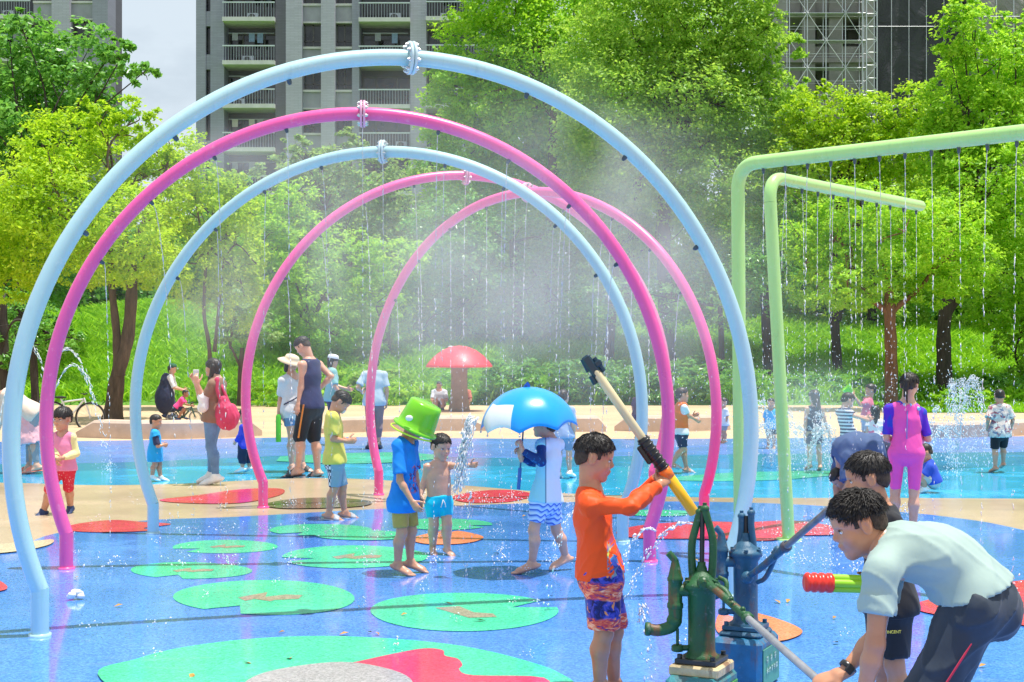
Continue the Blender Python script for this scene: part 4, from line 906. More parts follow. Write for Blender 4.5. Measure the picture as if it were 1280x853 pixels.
def add_face(s, body, fine):
    hh = s.hh; R = np.stack([s.hl, s.fv, s.hu]).T; n = 10 if fine > 30 else 6
    for q in (1, -1):
        MB().ball(hd(s, .0, .308, .155 * q), V(.062, .03, .030) * hh, n, 0, R).ball(hd(s, .002, .323, .15 * q), V(.026, .02, .027) * hh, n, 1, R).build('eye', [EYEW, EYED], body)
        MB().tube([hd(s, .115, .34, .07 * q), hd(s, .135, .325, .15 * q), hd(s, .11, .27, .225 * q)], V(.010, .014, .006) * hh, 5).build('eyebrow', HAIR, body)
        MB().tube([hd(s, .02, .338, .095 * q), hd(s, .034, .338, .155 * q), hd(s, .012, .312, .215 * q)], V(.006, .009, .006) * hh, 5).build('eyelid', HAIR, body)
    MB().ball(hd(s, -.232, .388), V(.10, .025, .02) * hh, 8, 0, R).ball(hd(s, -.272, .380), V(.078, .02, .022) * hh, 8, 0, R).build('lips', LIPM, body)
def add_hair(s, e, style, fine, m=None, strands=0):
    hh = s.hh; R = np.stack([s.hl, s.fv, s.hu]); m = m or HAIR; R0 = np.random.RandomState(int(abs(s.base[0]) * 1000) % 9999)
    E_ = lambda u, f, l, r: Ell(hd(s, u, f, l), V(*r) * hh, R); t = .055 if style not in ('buzz', 'short', 'spiky') else .025 if style == 'buzz' else .036
    pr = [E_(.125 + t * .3, -.04, 0, (.345 + t * .62, .425 + t, .365 + t)), E_(-.05, -.16, 0, (.30 + t * .4, .28 + t * .6, .28))]; ks = [.02, .04 * hh]
    slope, off = (.78, .015)
    if style in ('bangs', 'bob', 'bobbangs'): slope, off = (.42, -.05)
    f = field(pr, hh / fine, .02, hh * .1, ks); X, Y, Z = f.ax[0][:, None, None], f.ax[1][None, :, None], f.ax[2][None, None, :]; c = s.J['head']
    def comp(a): return ((X - c[0]) * a[0] + (Y - c[1]) * a[1] + (Z - c[2]) * a[2]) / hh
    U, Fw, L_ = comp(s.hu), comp(s.fv), comp(s.hl); az = np.arctan2(L_, Fw + .12)
    f.F += (.010 * hh * np.sin(az * 23 + 3 * np.sin(U * 9) + 2 * np.sin(az * 5)) + .006 * hh * np.sin(az * 51 + U * 11)).astype(np.float32)
    edge = (off + slope * Fw + .025 * np.sin(L_ * 40) + .02 * np.sin(L_ * 90 + 1)) - U
    edge = np.maximum(edge, np.where(Fw > -.02, -9., (-.30 - U)) if style not in ('long', 'bob', 'bobbangs') else -9.)
    if style in ('short', 'spiky'): edge = np.maximum(edge, .17 - U + .02 * np.sin(az * 31) - .3 * np.maximum(.22 - np.abs(L_), 0) * (Fw > 0) - np.where(Fw < -.25, .12, 0))
    elif style not in ('bob', 'bobbangs', 'long'): edge = np.where((np.abs(L_) > .2) & (Fw > -.19) & (Fw < .14), np.maximum(edge, .085 - U), edge)
    np.maximum(f.F, (edge * hh * .8).astype(np.float32), out=f.F)
    ms = [f.mesh()]; ex = []
    if style in ('short', 'spiky'):       # close-cropped sides under the longer top
        g = field([E_(.125, -.04, 0, (.354, .440, .375)), E_(-.05, -.16, 0, (.312, .302, .28))], hh / fine, .02, hh * .1, [.02, .04 * hh])
        X, Y, Z = g.ax[0][:, None, None], g.ax[1][None, :, None], g.ax[2][None, None, :]; U, Fw, L_ = comp(s.hu), comp(s.fv), comp(s.hl)
        ed = (.02 + .80 * Fw + .012 * np.sin(L_ * 60)) - U; ed = np.maximum(ed, np.where(Fw > -.02, -9., (-.27 - U))); ed = np.where((np.abs(L_) > .2) & (Fw > -.16) & (Fw < .035), np.maximum(ed, .10 - U), ed); ed = np.where((np.abs(L_) > .2) & (Fw >= .035) & (Fw < .12), -.02 - U, ed)
        np.maximum(g.F, (ed * hh * .8).astype(np.float32), out=g.F); mesh_obj('hair_sides', *g.mesh(), HAIRS, e)
    if style in ('bob', 'bobbangs'):
        ex = [Cone(hd(s, .1, -.12, .27), hd(s, -.42, -.06, .27), .17 * hh, .13 * hh), Cone(hd(s, .1, -.12, -.27), hd(s, -.42, -.06, -.27), .17 * hh, .13 * hh), Cone(hd(s, .1, -.25), hd(s, -.45, -.22), .24 * hh, .2 * hh)]
    if style == 'long': ex = [Cone(hd(s, .05, -.25), hd(s, -.9, -.30), .28 * hh, .16 * hh), Cone(hd(s, .05, -.1, .22), hd(s, -.6, -.2, .25), .16 * hh, .07 * hh), Cone(hd(s, .05, -.1, -.22), hd(s, -.6, -.2, -.25), .16 * hh, .07 * hh)]
    if style == 'tail': ex = [Ell(hd(s, .12, -.46), V(.11, .11, .11) * hh, R), Cone(hd(s, .08, -.50), hd(s, -.55, -.45, .05), .13 * hh, .05 * hh), Cone(hd(s, .0, -.52), hd(s, -.8, -.38, -.06), .07 * hh, .025 * hh)]
    if style == 'bun': ex = [Ell(hd(s, .30, -.42), V(.15, .14, .14) * hh, R), Cone(hd(s, -.2, -.36, .08), hd(s, -.42, -.28, .12), .05 * hh, .02 * hh)]
    if style == 'pigtails': ex = [Cone(hd(s, .2, -.1, .38), hd(s, -.1, -.12, .50), .09 * hh, .05 * hh), Cone(hd(s, .2, -.1, -.38), hd(s, -.1, -.12, -.50), .09 * hh, .05 * hh)]
    if ex: g = field(ex, hh / fine, .05 * hh, hh * .1); g.fold(.022 * hh, 30 / hh * .2, 3, .25); ms.append(g.mesh())
    v, q = join(ms)
    if strands:
        d0 = v - c; cu = d0 @ s.hu / hh; cf = d0 @ s.fv / hh; cl = d0 @ s.hl / hh; k = np.where((cu > .12))[0]; k = k[R0.randint(0, len(k), strands)]
        root = v[k]; nn = d0[k] - s.hu * .05 * hh; nn /= np.linalg.norm(nn, axis=1, keepdims=True); crown = c + hh * (.42 * s.hu - .22 * s.fv); fl = root - crown; fl -= nn * (fl * nn).sum(1, keepdims=True); fl /= np.maximum(np.linalg.norm(fl, axis=1, keepdims=True), 1e-6)
        sp = .16 if style == 'spiky' else .02; dv = nn * sp + fl * .9 + R0.normal(0, .07 if style == 'spiky' else .05, (strands, 3)); dv /= np.linalg.norm(dv, axis=1, keepdims=True)
        L2 = hh * R0.uniform(.08, .15, (strands, 1)) * np.where(cf[k][:, None] > .2, .5, 1); sd_ = np.cross(dv, nn); sd_ /= np.maximum(np.linalg.norm(sd_, axis=1, keepdims=True), 1e-6); w_ = hh * R0.uniform(.004, .009, (strands, 1)); r0 = root - nn * .01 * hh
        mid = r0 + dv * L2 * .55 + nn * hh * .012; tip = r0 + dv * L2 - nn * L2 * (.05 if style == 'spiky' else .10)
        vs = np.stack([r0 - sd_ * w_, r0 + sd_ * w_, r0 + nn * w_ * 1.4, mid - sd_ * w_ * .8, mid + sd_ * w_ * .8, mid + nn * w_ * 1.2, tip], 1).reshape(-1, 3)
        i = np.arange(strands)[:, None] * 7; fs = np.concatenate([i + np.array(t_) for t_ in ((0, 1, 4, 3), (1, 2, 5, 4), (2, 0, 3, 5), (3, 4, 6, 6), (4, 5, 6, 6), (5, 3, 6, 6))]); tri = fs[fs[:, 2] == fs[:, 3]]; qd = fs[fs[:, 2] != fs[:, 3]]
        b = MB(); n0 = len(v); fl_ = [list(a) for a in q] + [list(a + n0) for a in qd] + [list(a[:3] + n0) for a in tri]
        return mesh_obj('hair', np.concatenate([v, vs]), fl_, m, e)
    return mesh_obj('hair', v, q, m, e)
def person(s, label, skin='mid', hair='short', fine=26, res=130, hands={}, shoes=None, strands=0, hairm=None, group=None, face=True, arms='LR', feet='LR', hide_hair=False):
    """body (one surface) with face and hair; returns the person's root"""
    H = s.H; e = thing('person', label, 'person', (s.base[0], s.base[1], s.base[2]), group); h = H / res
    pr = s.torso(); ks = [.045 * H] * 4 + [.035 * H] * 2 + [.03 * H]
    for sd in arms: a = s.arm(sd); pr += a; ks += [.015 * H] * len(a)
    for sd in 'LR': a = s.leg(sd); pr += a; ks += [.018 * H] * len(a)
    pr.append(Cone(s.J['neck'] - s.u * .04 * H, s.J['head'] * .45 + s.J['neck'] * .55, .038 * H, .032 * H)); ks.append(.035 * H)
    f = field(pr, h, .02, .03, ks)
    ms = [f.mesh(), head_mesh(s, fine)]
    for sd in arms:
        o, k = s.hand(sd, **hands.get(sd, {})); ms.append(field(o, .108 * H / (30 if fine > 34 else 20), .004, .01, k).mesh())
    for sd in feet:
        o = s.foot(sd, 0., shoes is None); ms.append(field(o, .15 * H / 34, .008 * H, .01, [.02 * H] * 3 + [.006 * H] * (len(o) - 3)).mesh())
    v, q = join(ms); b = mesh_obj('body', v, q, SKIN[skin], e)
    if face: add_face(s, b, fine)
    if hair: add_hair(s, e, hair, fine, hairm, strands)
    if shoes:
        for sd in feet:
            an, toe = s.J['an' + sd], s.J['toe' + sd]
            if shoes[0] == 'shoe':
                o = s.foot(sd, .007 * H, False); mesh_obj('shoe', *field(o, .15 * H / 26, .02 * H, .01).cut(Cone(an + V(0, 0, .02 * H), an + V(0, 0, .1 * H), .02 * H, .03 * H), .004).mesh(), shoes[1], e)
            else:                          # sandal: sole and strap
                fd = nrm((toe - an) * V(1, 1, .35)); upv = nrm(V(0, 0, 1) - fd * fd[2]); o = [Cone(an - fd * .035 * H - upv * .040 * H, an + fd * .11 * H - upv * .043 * H, .027 * H, .036 * H, (upv, 3.6))]
                ms2 = [field(o, .15 * H / 26, .01, .01).mesh()]; g = s.foot(sd, .006 * H, False); ff = field(g, .15 * H / 26, .015 * H, .01); c = an + fd * .065 * H; ff.plane(c + fd * .022 * H, fd).plane(c - fd * .022 * H, -fd); ms2.append(ff.mesh()); mesh_obj('sandal', *join(ms2), shoes[1], e)
    e_ = e; return e
# ---- clothes (children of the person)
def shirt(s, e, m, sleeve=.6, hem=.05, loose=.012, name='shirt', fold=.004, neck=True, flare=0., res=110, tank=False, seed=1, hemv=None, neck_r=1.25, over=True, hemc=None):
    H = s.H; h = H / res; pr = s.torso(loose); J = s.J; ov = .016 if hem > .01 and over else 0.
    if ov: pr[0] = pr[0].inf(ov); pr[6] = pr[6].inf(ov + .004); pr.append(Cone(J['hipL'], J['hipR'], .056 * H * s.w + loose + ov, .056 * H * s.w + loose + ov))
    ks = [.045 * H] * 4 + [.035 * H] * 2 + [.03 * H] + ([.03 * H] if ov else [])
    lowc = s.pt(0) - s.u * hem * H; wv = .082 * H * s.w + loose + flare + ov
    pr.append(Cone(s.pt(.12), lowc - s.u * .02 * H, wv, wv + flare * .5, (s.f, 1.3))); ks.append(.03 * H)
    if sleeve > 0:
        for sd in 'LR': a = s.arm(sd, loose * .8, loose * (1.1 if sleeve > 1.5 else 1.7), t1=sleeve, cb=True); pr += a; ks += [.02 * H] * len(a)
    f = field(pr, h, .02, .04, ks); f.fold(fold, 26., seed)
    hv = s.u if hemv is None else hemv; f.plane(lowc if hemc is None else hemc, -nrm(hv))
    nk = J['neck']; f.cut(Cone(nk - s.u * .02 * H + s.f * .012 * H, nk + s.u * .12 * H + s.f * .04 * H, .038 * H * neck_r, .06 * H * neck_r), .01)
    if tank:
        for sd, q in (('L', 1), ('R', -1)): f.cut(Ell(J['sh' + sd] + s.l * q * .012 * H - s.u * .015 * H, V(.042, .075, .07) * H, np.stack([s.l, s.f, s.u])), .01)
    return mesh_obj(name, *f.mesh(), m, e)
def shorts(s, e, m, length=.8, loose=.014, flare=.02, rise=.06, name='shorts', fold=.004, res=110, seed=2):
    H = s.H; h = H / res; J = s.J; T = s.torso(loose * .7); pr = [T[0], T[1], T[6]]; ks = [.04 * H, .04 * H, .03 * H]
    pr.append(Cone(J['hipL'], J['hipR'], .058 * H * s.w + loose, .058 * H * s.w + loose)); ks.append(.02 * H)
    lp = []
    for sd in 'LR': lp += s.leg(sd, loose, flare, t1=length, cb=True)
    f = field(pr + lp, h, .02, .04, ks + [.012 * H] * len(lp)); f.F[:] = .5
    for p, k in zip(pr, ks): f.add(p, k)
    f.plane(J['pelvis'] + s.u * rise * H, s.u)
    for p in lp: f.add(p, .012 * H)
    f.fold(fold, 28., seed); return mesh_obj(name, *f.mesh(), m, e)
def skirt(s, e, m, top, bot, r0, r1, name='skirt', fold=.012, res=100, seed=4):   # top, bot: fractions of the height above pelvis (+) or below (-)
    H = s.H; a = s.J['pelvis'] + s.u * top * H; b = s.J['pelvis'] - V(0, 0, 1) * bot * H; f = field([Cone(a, b, r0 * H, r1 * H, (s.f, 1.2), True, True)], H / res, .02, .04); f.fold(fold, 34., seed, .12); return mesh_obj(name, *f.mesh(), m, e)
# ================================================================== people
def gd(py): return HC * F / (py - YH)
def pat(name, fn, rough=.7, bump=.25):
    t = NT(name); fn(t); t.set(roughness=rough); t.b.inputs['Specular IOR Level'].default_value = .25
    t.link(t.bump(t.noise(t.coords('Object', (1, 1, .5)), 16., 3, .55, 1.2), bump, .012), t.b.inputs['Normal']); return t.m
def stripes(name, c1, c2, f, axis=2, thr=.5):
    def fn(t): v = t.sep(t.coords())[axis]; t.col(t.ramp(t.math('FRACT', t.math('MULTIPLY', v, f)), [(thr - .03, c1), (thr + .03, c2)]))
    return pat(name, fn)
def blobs(name, base, cs, scale, thr=.5, rough=.7):
    def fn(t):
        v = t.coords(); c = base
        for i, q in enumerate(cs):
            tc = t.coords('Object'); m = t.add('ShaderNodeMapping'); m.inputs['Location'].default_value = (i * 3.7, i * 1.3, i * 2.1); t.link(tc, m.inputs[0])
            c = t.mix(t.ramp(t.noise(m.outputs[0], scale, 2, .5, .6), [(thr, 0.), (thr + .04, 1.)]), c if not isinstance(c, tuple) else c, q)
        t.col(c)
    return pat(name, fn, rough)
def dots(name, base, c, scale):
    def fn(t): t.col(t.ramp(t.voronoi(t.coords(), scale, 'Distance'), [(.20, c), (.26, base)]))
    return pat(name, fn)
WHITE = cloth('cloth_white', (.66, .66, .68)); DENIM = cloth('denim_light', (.13, .25, .44), .8, .3); NAVY = cloth('cloth_navy', (.02, .028, .07)); BLACK = cloth('cloth_black', (.014, .014, .018)); 
SHOEW = mat('shoe_white', (.78, .78, .76), .5); SHOEN = mat('shoe_navy', (.02, .04, .12), .5); SANDG = mat('sandal_grey', (.42, .42, .42), .5); SANDD = mat('sandal_dark', (.05, .05, .05), .5)
def hat(s, e, m, brim=.55, crown=.5, name='hat', peak=False):
    hh = s.hh; b = MB(); o = hd(s, .26, -.04); cr = [(.46, -.02), (.455, .12), (.40, .25), (.22, .32), (0, .335)]
    if not peak: cr = [(.86, -.17), (.87, -.16), (.62, -.03), (.46, .02)] + cr[1:]
    b.lathe([(r * hh, h * hh) for r, h in cr], o, s.hu, 28)
    if peak: b.prism([hd(s, .27, .36 + .38 * math.cos(a) , .34 * math.sin(a)) for a in np.linspace(-1.45, 1.45, 10)], s.hu * -.03 * hh)
    return b.build(name, m, e)
# ---- left group
s = Skel(gd(592), 42, 1.58, 270, 'adult', {'pelvis': (41, 516), 'neck': (8, 491), 'head': (-8, 497), 'wrL': (-4, 540, -.1), 'wrR': (-8, 538, .2), 'anL': (46, 583, -.12), 'anR': (36, 584, .15)}, face=(270, -50))
e = person(s, 'woman in a pink dress and lace cardigan bending down at the left edge', 'fair', 'long', shoes=('sandal', mat('sandal_coral', (.75, .2, .13), .5)), group=None)
shirt(s, e, cloth('lace_beige', (.68, .55, .45)), 1.9, .06, .016, 'cardigan', .004); skirt(s, e, cloth('dress_pink', (.72, .40, .44)), .06, .26, .085, .15, 'dress'); shorts(s, e, cloth('legging_grey', (.30, .30, .32)), 1.85, .006, .004, .02, 'leggings')
d = gd(643); s = Skel(d, 79, 1.07, 192, 'tod', {'anL': (88, 635, .1), 'anR': (54, 640, -.06), 'knR': (62, 612, -.1), 'wrL': (78, 573, -.16), 'elL': (96, 567, -.02), 'wrR': (71, 575, -.12)}, face=(205, -6))
e = person(s, 'small girl in pink and yellow top and red spotted shorts behind the pink arch leg', 'mid', 'bangs', 40, 140, shoes=('shoe', SHOEN), strands=250)
shirt(s, e, cloth('top_yellow', (.82, .74, .34)), 1.95, .02, .008, 'sleeves'); shirt(s, e, cloth('top_pink', (.80, .26, .42)), 0, .03, .013); shorts(s, e, dots('shorts_red', (.66, .03, .06), (.8, .35, .35), 42.), 1.1, .012, .008)
d = gd(602); s = Skel(d, 194, .84, 80, 'tod', {'wrR': (203, 557, -.08), 'wrL': (204, 556, .08), 'elR': (197, 558, -.1), 'anR': (190, 596, -.05), 'anL': (201, 597, .05)}, face=(95, -10))
e = person(s, 'toddler in a long sky blue shirt standing right of the smaller blue arch leg', 'mid', 'buzz', 34, 120, shoes=('shoe', SHOEW))
shirt(s, e, cloth('shirt_dark', (.03, .04, .10)), .9, .05, .012, 'undershirt'); shirt(s, e, cloth('shirt_sky', (.02, .36, .74)), .25, .14, .018, 'shirt', .004, flare=.02)
d = gd(606); s = Skel(d, 267, 1.58, 278, 'adult', {'head': (266, 460), 'neck': (272, 476), 'elL': (255, 500, -.16), 'wrL': (247, 480, -.2), 'elR': (252, 502, .1), 'wrR': (244, 478, .02), 'anL': (270, 597, -.08), 'anR': (264, 594, .12)}, face=(282, 5))
e = person(s, 'woman in a brown shirt and jeans raising a phone beside the pink arch', 'fair', 'bob', 34, 130, {'L': dict(curl=45, dirv=(-.3, -.1, .9)), 'R': dict(curl=45, dirv=(-.3, -.1, .9))}, ('shoe', SHOEW))
shirt(s, e, cloth('shirt_brown', (.26, .15, .10)), .75, .05, .018); shorts(s, e, DENIM, 1.92, .012, .008, .03, 'jeans')
shirtm = cloth('arm_cover', (.78, .80, .80)); b = Field(s.J['elL'] - .16, s.J['elL'] + .16, .009); c0 = s.J['elL'] * .6 + s.J['shL'] * .4
b.add(Cone(c0, s.J['elL'] + V(-.02, 0, .03), .055, .065), .02).add(Cone(s.J['elL'], s.J['elL'] + V(-.01, 0, -.09), .055, .07), .03).fold(.006, 45., 3); mesh_obj('sleeve_cover', *b.mesh(), shirtm, e)
d = gd(592); s = Skel(d, 306, .86, 285, 'tod', {'wrL': (295, 552, -.06), 'anL': (303, 586, -.05), 'anR': (312, 585, .06)}, face=(290, -12))
e = person(s, 'toddler in royal blue top and dark trousers beside the second pink arch leg', 'mid', 'short', 30, 120, shoes=('shoe', SHOEW), strands=80)
shirt(s, e, cloth('top_royal', (.03, .05, .55)), 1.95, .05, .012); shorts(s, e, NAVY, 1.55, .025, .02, .03, 'trousers')
# cyclists on the path
d = 35.; s = Skel(d, 213, 1.55, 90, 'adult', {'pelvis': (211, 494), 'neck': (214, 470), 'head': (216, 461), 'wrR': (229, 488, -.1), 'wrL': (229, 487, .15), 'anR': (207, 519, -.08), 'anL': (216, 519, .1)}, face=(90, -8))
e = person(s, 'woman in a green cap and white top walking beside the child on the small bike', 'fair', 'tail', 24, 110, shoes=('shoe', SHOEN))
shirt(s, e, WHITE, 1.0, .02, .015); shorts(s, e, NAVY, 1.7, .03, .03, .04, 'trousers'); skirt(s, e, stripes('skirt_stripe', (.70, .68, .72), (.05, .06, .20), 16., 0), .1, .16, .088, .12, 'apron'); hat(s, e, cloth('cap_green', (.02, .12, .06)), name='cap', peak=True)
d = 34.; s = Skel(d, 226, .98, 90, 'child', {'pelvis': (222, 509), 'neck': (229, 498), 'head': (232, 492), 'wrR': (239, 507, -.08), 'wrL': (239, 507, .08), 'anR': (222, 524, -.1), 'anL': (229, 521, .1), 'knR': (230, 512, -.1), 'knL': (232, 511, .1)}, face=(90, -5))
e = person(s, 'child in a pink top riding a small balance bike on the path', 'deep', 'short', 24, 100, shoes=('shoe', SHOEN)); shirt(s, e, cloth('top_hotpink', (.80, .07, .28)), .7, .03, .014); shorts(s, e, NAVY, .8, .012, .01)
# ---- adults and the boy in yellow
d = gd(590); s = Skel(d, 367, 1.6, 130, 'adult', {'head': (364, 455), 'neck': (365, 471), 'wrR': (348, 520, -.1), 'elR': (351, 498, -.02), 'wrL': (372, 510, -.2), 'anR': (365, 584, -.1), 'anL': (378, 582, .06)}, face=(120, -20))
e = person(s, 'woman in a straw sun hat, white tee and denim shorts facing the man in navy', 'fair', 'bob', 30, 120, {'R': dict(curl=55)}, ('sandal', SANDD))
shirt(s, e, WHITE, .8, .10, .018); shorts(s, e, DENIM, .55, .022, .02); hat(s, e, cloth('straw_hat', (.72, .58, .42), .8), name='sun_hat')
b = MB(); b.tube(bez([s.J['shL'] + s.f * .05 + V(0, 0, .05), s.J['neck'] * .45 + s.J['pelvis'] * .55 + s.f * .155, s.J['hipR'] - s.l * .12 + s.f * .03 + V(0, 0, .1)], 8), .010, 6); b.build('bag_strap', NAVY, e)
d = gd(597); s = Skel(d, 388, 1.77, 300, 'adult', {'head': (378, 433), 'neck': (388, 451), 'elR': (414, 471, .1), 'wrR': (398, 488, .12), 'elL': (377, 478, -.12), 'wrL': (373, 504, -.16), 'anL': (372, 588, -.06), 'anR': (397, 590, .1)}, face=(285, -38))
e = person(s, 'man in a navy tank top and black shorts looking down, hand on his hip', 'fair', 'short', 34, 130, {'R': dict(curl=35, dirv=(-.6, .3, -.6))}, ('sandal', SANDD), 200)
shirt(s, e, cloth('tank_navy', (.022, .028, .10)), 0, .03, .012, 'tank_top', tank=True); shorts(s, e, BLACK, 1.02, .028, .028)
b = MB(); a, c = s.J['hipL'] - V(.01, .135, -.04), s.J['knL'] - V(.0, .105, 0); b.tube(bez([a, (a + c) / 2 - V(0, .012, 0), c], 5), .012, 6); b.build('side_stripe', cloth('stripe_orange', (.75, .25, .04)), e)
d = gd(650); s = Skel(d, 421, 1.24, 82, 'child', {'head': (426, 503), 'neck': (416, 517), 'pelvis': (419, 575), 'wrR': (434, 552, -.09), 'elR': (416, 549, -.13), 'wrL': (435, 551, .07), 'anR': (411, 643, -.1), 'anL': (431, 641, .08)}, face=(85, -48))
e = person(s, 'boy in a yellow tee and checked grey-blue shorts bowing over his hands', 'mid', 'short', 40, 140, {'R': dict(curl=55, dirv=(1, .1, .1)), 'L': dict(curl=50, dirv=(1, -.1, .1))}, ('sandal', SANDG), 500)
shirt(s, e, cloth('tee_yellow', (.66, .60, .12)), .8, .03, .02, res=120, fold=.006)
def chk(t):
    v = t.coords(); c = t.add('ShaderNodeTexChecker'); t.link(v, c.inputs[0]); c.inputs['Scale'].default_value = 32; c.inputs[1].default_value = (.72, .73, .75, 1); c.inputs[2].default_value = (.03, .03, .05, 1)
    x = t.sep(v)[0]; t.col(t.mix(t.ramp(t.math('ADD', x, .5), [(.455, 0.), (.462, 1.)]), c.outputs[0], (.24, .36, .46)))
shorts(s, e, pat('shorts_checked', chk), 1.0, .026, .018, res=120)
b = MB(); b.ball(hd(s, -.2, .40), V(.17, .07, .13) * s.hh, 12, 0, np.stack([s.hl, s.fv, s.hu]).T); b.build('face_mask', WHITE, e)
d = 25.5; s = Skel(d, 415, 1.56, 75, 'adult', {'wrL': (433, 486, .2), 'wrR': (428, 497, -.2)}, face=(90, -10))
e = person(s, 'person in a white cap and teal top standing behind the man in navy', 'fair', 'bob', 24, 110, shoes=('shoe', SHOEN)); shirt(s, e, cloth('top_teal', (.25, .48, .46)), .9, .05, .016); shorts(s, e, NAVY, 1.8, .015, .01, .04, 'trousers'); hat(s, e, WHITE, name='cap', peak=True)
d = gd(561); s = Skel(d, 468, 1.52, 350, 'adult', {'wrL': (452, 489, .1), 'anL': (463, 555), 'anR': (473, 555)}, face=(320, -10))
e = person(s, 'man in a grey-blue tee half hidden by the farthest pink arch leg', 'mid', 'short', 24, 110, shoes=('shoe', SANDD), strands=60); shirt(s, e, cloth('tee_greyblue', (.42, .50, .58)), .8, .06, .02); shorts(s, e, cloth('trousers_mauve', (.22, .15, .16)), 1.7, .02, .015, .04, 'trousers')
# ---- bucket boy and shirtless boy
d = gd(719); s = Skel(d, 506, 1.16, 112, 'child', {'head': (520, 531, 0), 'neck': (507, 549), 'pelvis': (505, 626), 'elR': (500, 601, -.16), 'wrR': (515, 627, -.19), 'elL': (519, 594, .1), 'wrL': (523, 622, .05), 'anR': (497, 706, -.05), 'anL': (513, 703, .08)}, face=(108, -32))
e = person(s, 'boy in a bright blue tee and gold shorts wearing the green bucket on his head', 'mid', 'short', 40, 150, {'R': dict(curl=30, dirv=(.45, -.2, -.6))}, strands=0)
def bluep(t):
    v = t.coords(); x, y, z = t.sep(v); m = t.math('MULTIPLY', t.ramp(t.math('ADD', x, .5), [(.535, 0.), (.545, 1.)]), t.ramp(z, [(.60, 0.), (.62, 1.), (.80, 1.), (.82, 0.)]))
    c = t.mix(t.ramp(t.noise(v, 22., 2, .5, .5), [(.50, 0.), (.53, 1.)]), (.012, .22, .70), (.05, .05, .22)); c = t.mix(t.ramp(t.noise(v, 31., 2, .5, 1.), [(.56, 0.), (.59, 1.)]), c, (.50, .09, .12))
    t.col(t.mix(m, t.mix(t.ramp(t.noise(v, 4., 4), [(.4, 0.), (.7, 1.)]), (.010, .20, .64), (.016, .27, .80)), c))
shirt(s, e, pat('tee_blue', bluep), .82, .07, .016, res=130, fold=.006)
shorts(s, e, cloth('shorts_gold', (.44, .30, .07), .45, .25), .82, .014, .022, res=120, fold=.006)
b = MB(); R9 = np.random.RandomState(4)
d = gd(694); s = Skel(d, 549, .985, 158, 'tod', {'head': (551, 559), 'neck': (548, 577), 'elL': (571, 583, -.06), 'wrL': (587, 582, -.1), 'elR': (531, 600, 0), 'wrR': (526, 618, -.06), 'anL': (559, 686, -.04), 'anR': (541, 685, .04)}, face=(140, -14))
e = person(s, 'shirtless little boy in cyan swim shorts reaching out one arm', 'fair', 'short', 44, 150, {'L': dict(curl=30)}, strands=700)
shorts(s, e, cloth('shorts_cyan', (.0, .46, .66), .45, .2), .60, .016, .012, res=120, rise=.05, fold=.005)
b = MB(); q = s.J['pelvis'] + s.f * .095 + s.u * .02; 
for k in (-1, 1): b.tube(bez([q, q + s.l * k * .012 + s.f * .012 - V(0, 0, .03), q + s.l * k * .02 - V(0, 0, .06) + s.f * .005], 5), .004, 6)
b.build('drawstring', WHITE, e)
# ---- people by the mushroom shelter
for (px, c, lab, h) in ((549, (.60, .66, .74), 'person in a pale blue shirt sitting at the left under the red mushroom', 'short'), (579, (.50, .16, .10), 'person in a rust coloured top sitting by the red mushroom stem', 'bob')):
    d = 41.; s = Skel(d, px, 1.6, 180, 'adult', {'pelvis': (px, 504), 'neck': (px, 488), 'head': (px, 482), 'knL': (px + 4, 501, -.42), 'knR': (px - 4, 501, -.42), 'anL': (px + 4, 512, -.5), 'anR': (px - 4, 512, -.5), 'wrL': (px + 5, 501, -.35), 'wrR': (px - 5, 501, -.35)}, face=(180, -10))
    e = person(s, lab, 'mid', h, 22, 90, shoes=('shoe', SANDD)); shirt(s, e, cloth('seated_top', c), .8, .02, .016); shorts(s, e, cloth('seated_shorts', (.25, .16, .14)), .9, .02, .015)
# ---- boy with the umbrella, and people behind
d = gd(718); s = Skel(d, 683, 1.19, 306, 'child', {'head': (681, 530), 'neck': (688, 549), 'pelvis': (682, 624), 'elL': (677, 578, -.20), 'wrL': (653, 563, -.16), 'elR': (668, 578, .10), 'wrR': (651, 573, -.06), 'knL': (667, 663, -.06), 'anL': (665, 705, -.02), 'knR': (696, 664, .12), 'anR': (707, 697, .16)}, face=(290, 5))
s.J['toeL'] = s.J['anL'] + V(-.12, -.03, -.028); s.J['toeR'] = s.J['anR'] + V(-.10, -.05, -.032)
e = person(s, 'boy in a white and blue rash vest and wave print shorts under the blue umbrella', 'fair', 'short', 38, 150, {'L': dict(curl=75, dirv=(-.25, .1, .9), pn=(-.8, .4, 0)), 'R': dict(curl=75, dirv=(-.2, .1, .9), pn=(-.6, -.4, 0))})
shirt(s, e, blobs('sleeve_dark_blue', (.012, .045, .20), [(.02, .16, .42)], 30., .6), 1.93, .0, .008, 'sleeves', .003, res=130)
def rash(t):
    v = t.coords(); x, y, z = t.sep(v); n = t.math('ADD', t.math('MULTIPLY', x, -.55), y)     # white back, cyan flank
    c = t.ramp(t.math('ADD', t.math('MULTIPLY', x, 1.), .5), [(.487, (.30, .68, .84)), (.492, (.02, .08, .2)), (.500, (.70, .76, .90))]); t.col(c)
shirt(s, e, pat('rash_vest', rash), .18, .015, .012, 'rash_vest', .005, res=130)
def waves(t):
    x, y, z = t.sep(t.coords()); q = t.math('ADD', t.math('MULTIPLY', z, 26.), t.math('MULTIPLY', t.math('SINE', t.math('MULTIPLY', t.math('ADD', x, y), 70.)), .22)); t.col(t.ramp(t.math('FRACT', q), [(.0, (.52, .66, .88)), (.36, (.16, .30, .72)), (.42, (.05, .11, .50)), (.60, (.10, .22, .66)), (.66, (.56, .70, .90))]))
shorts(s, e, pat('shorts_wave', waves), .70, .020, .022, res=130, fold=.006)
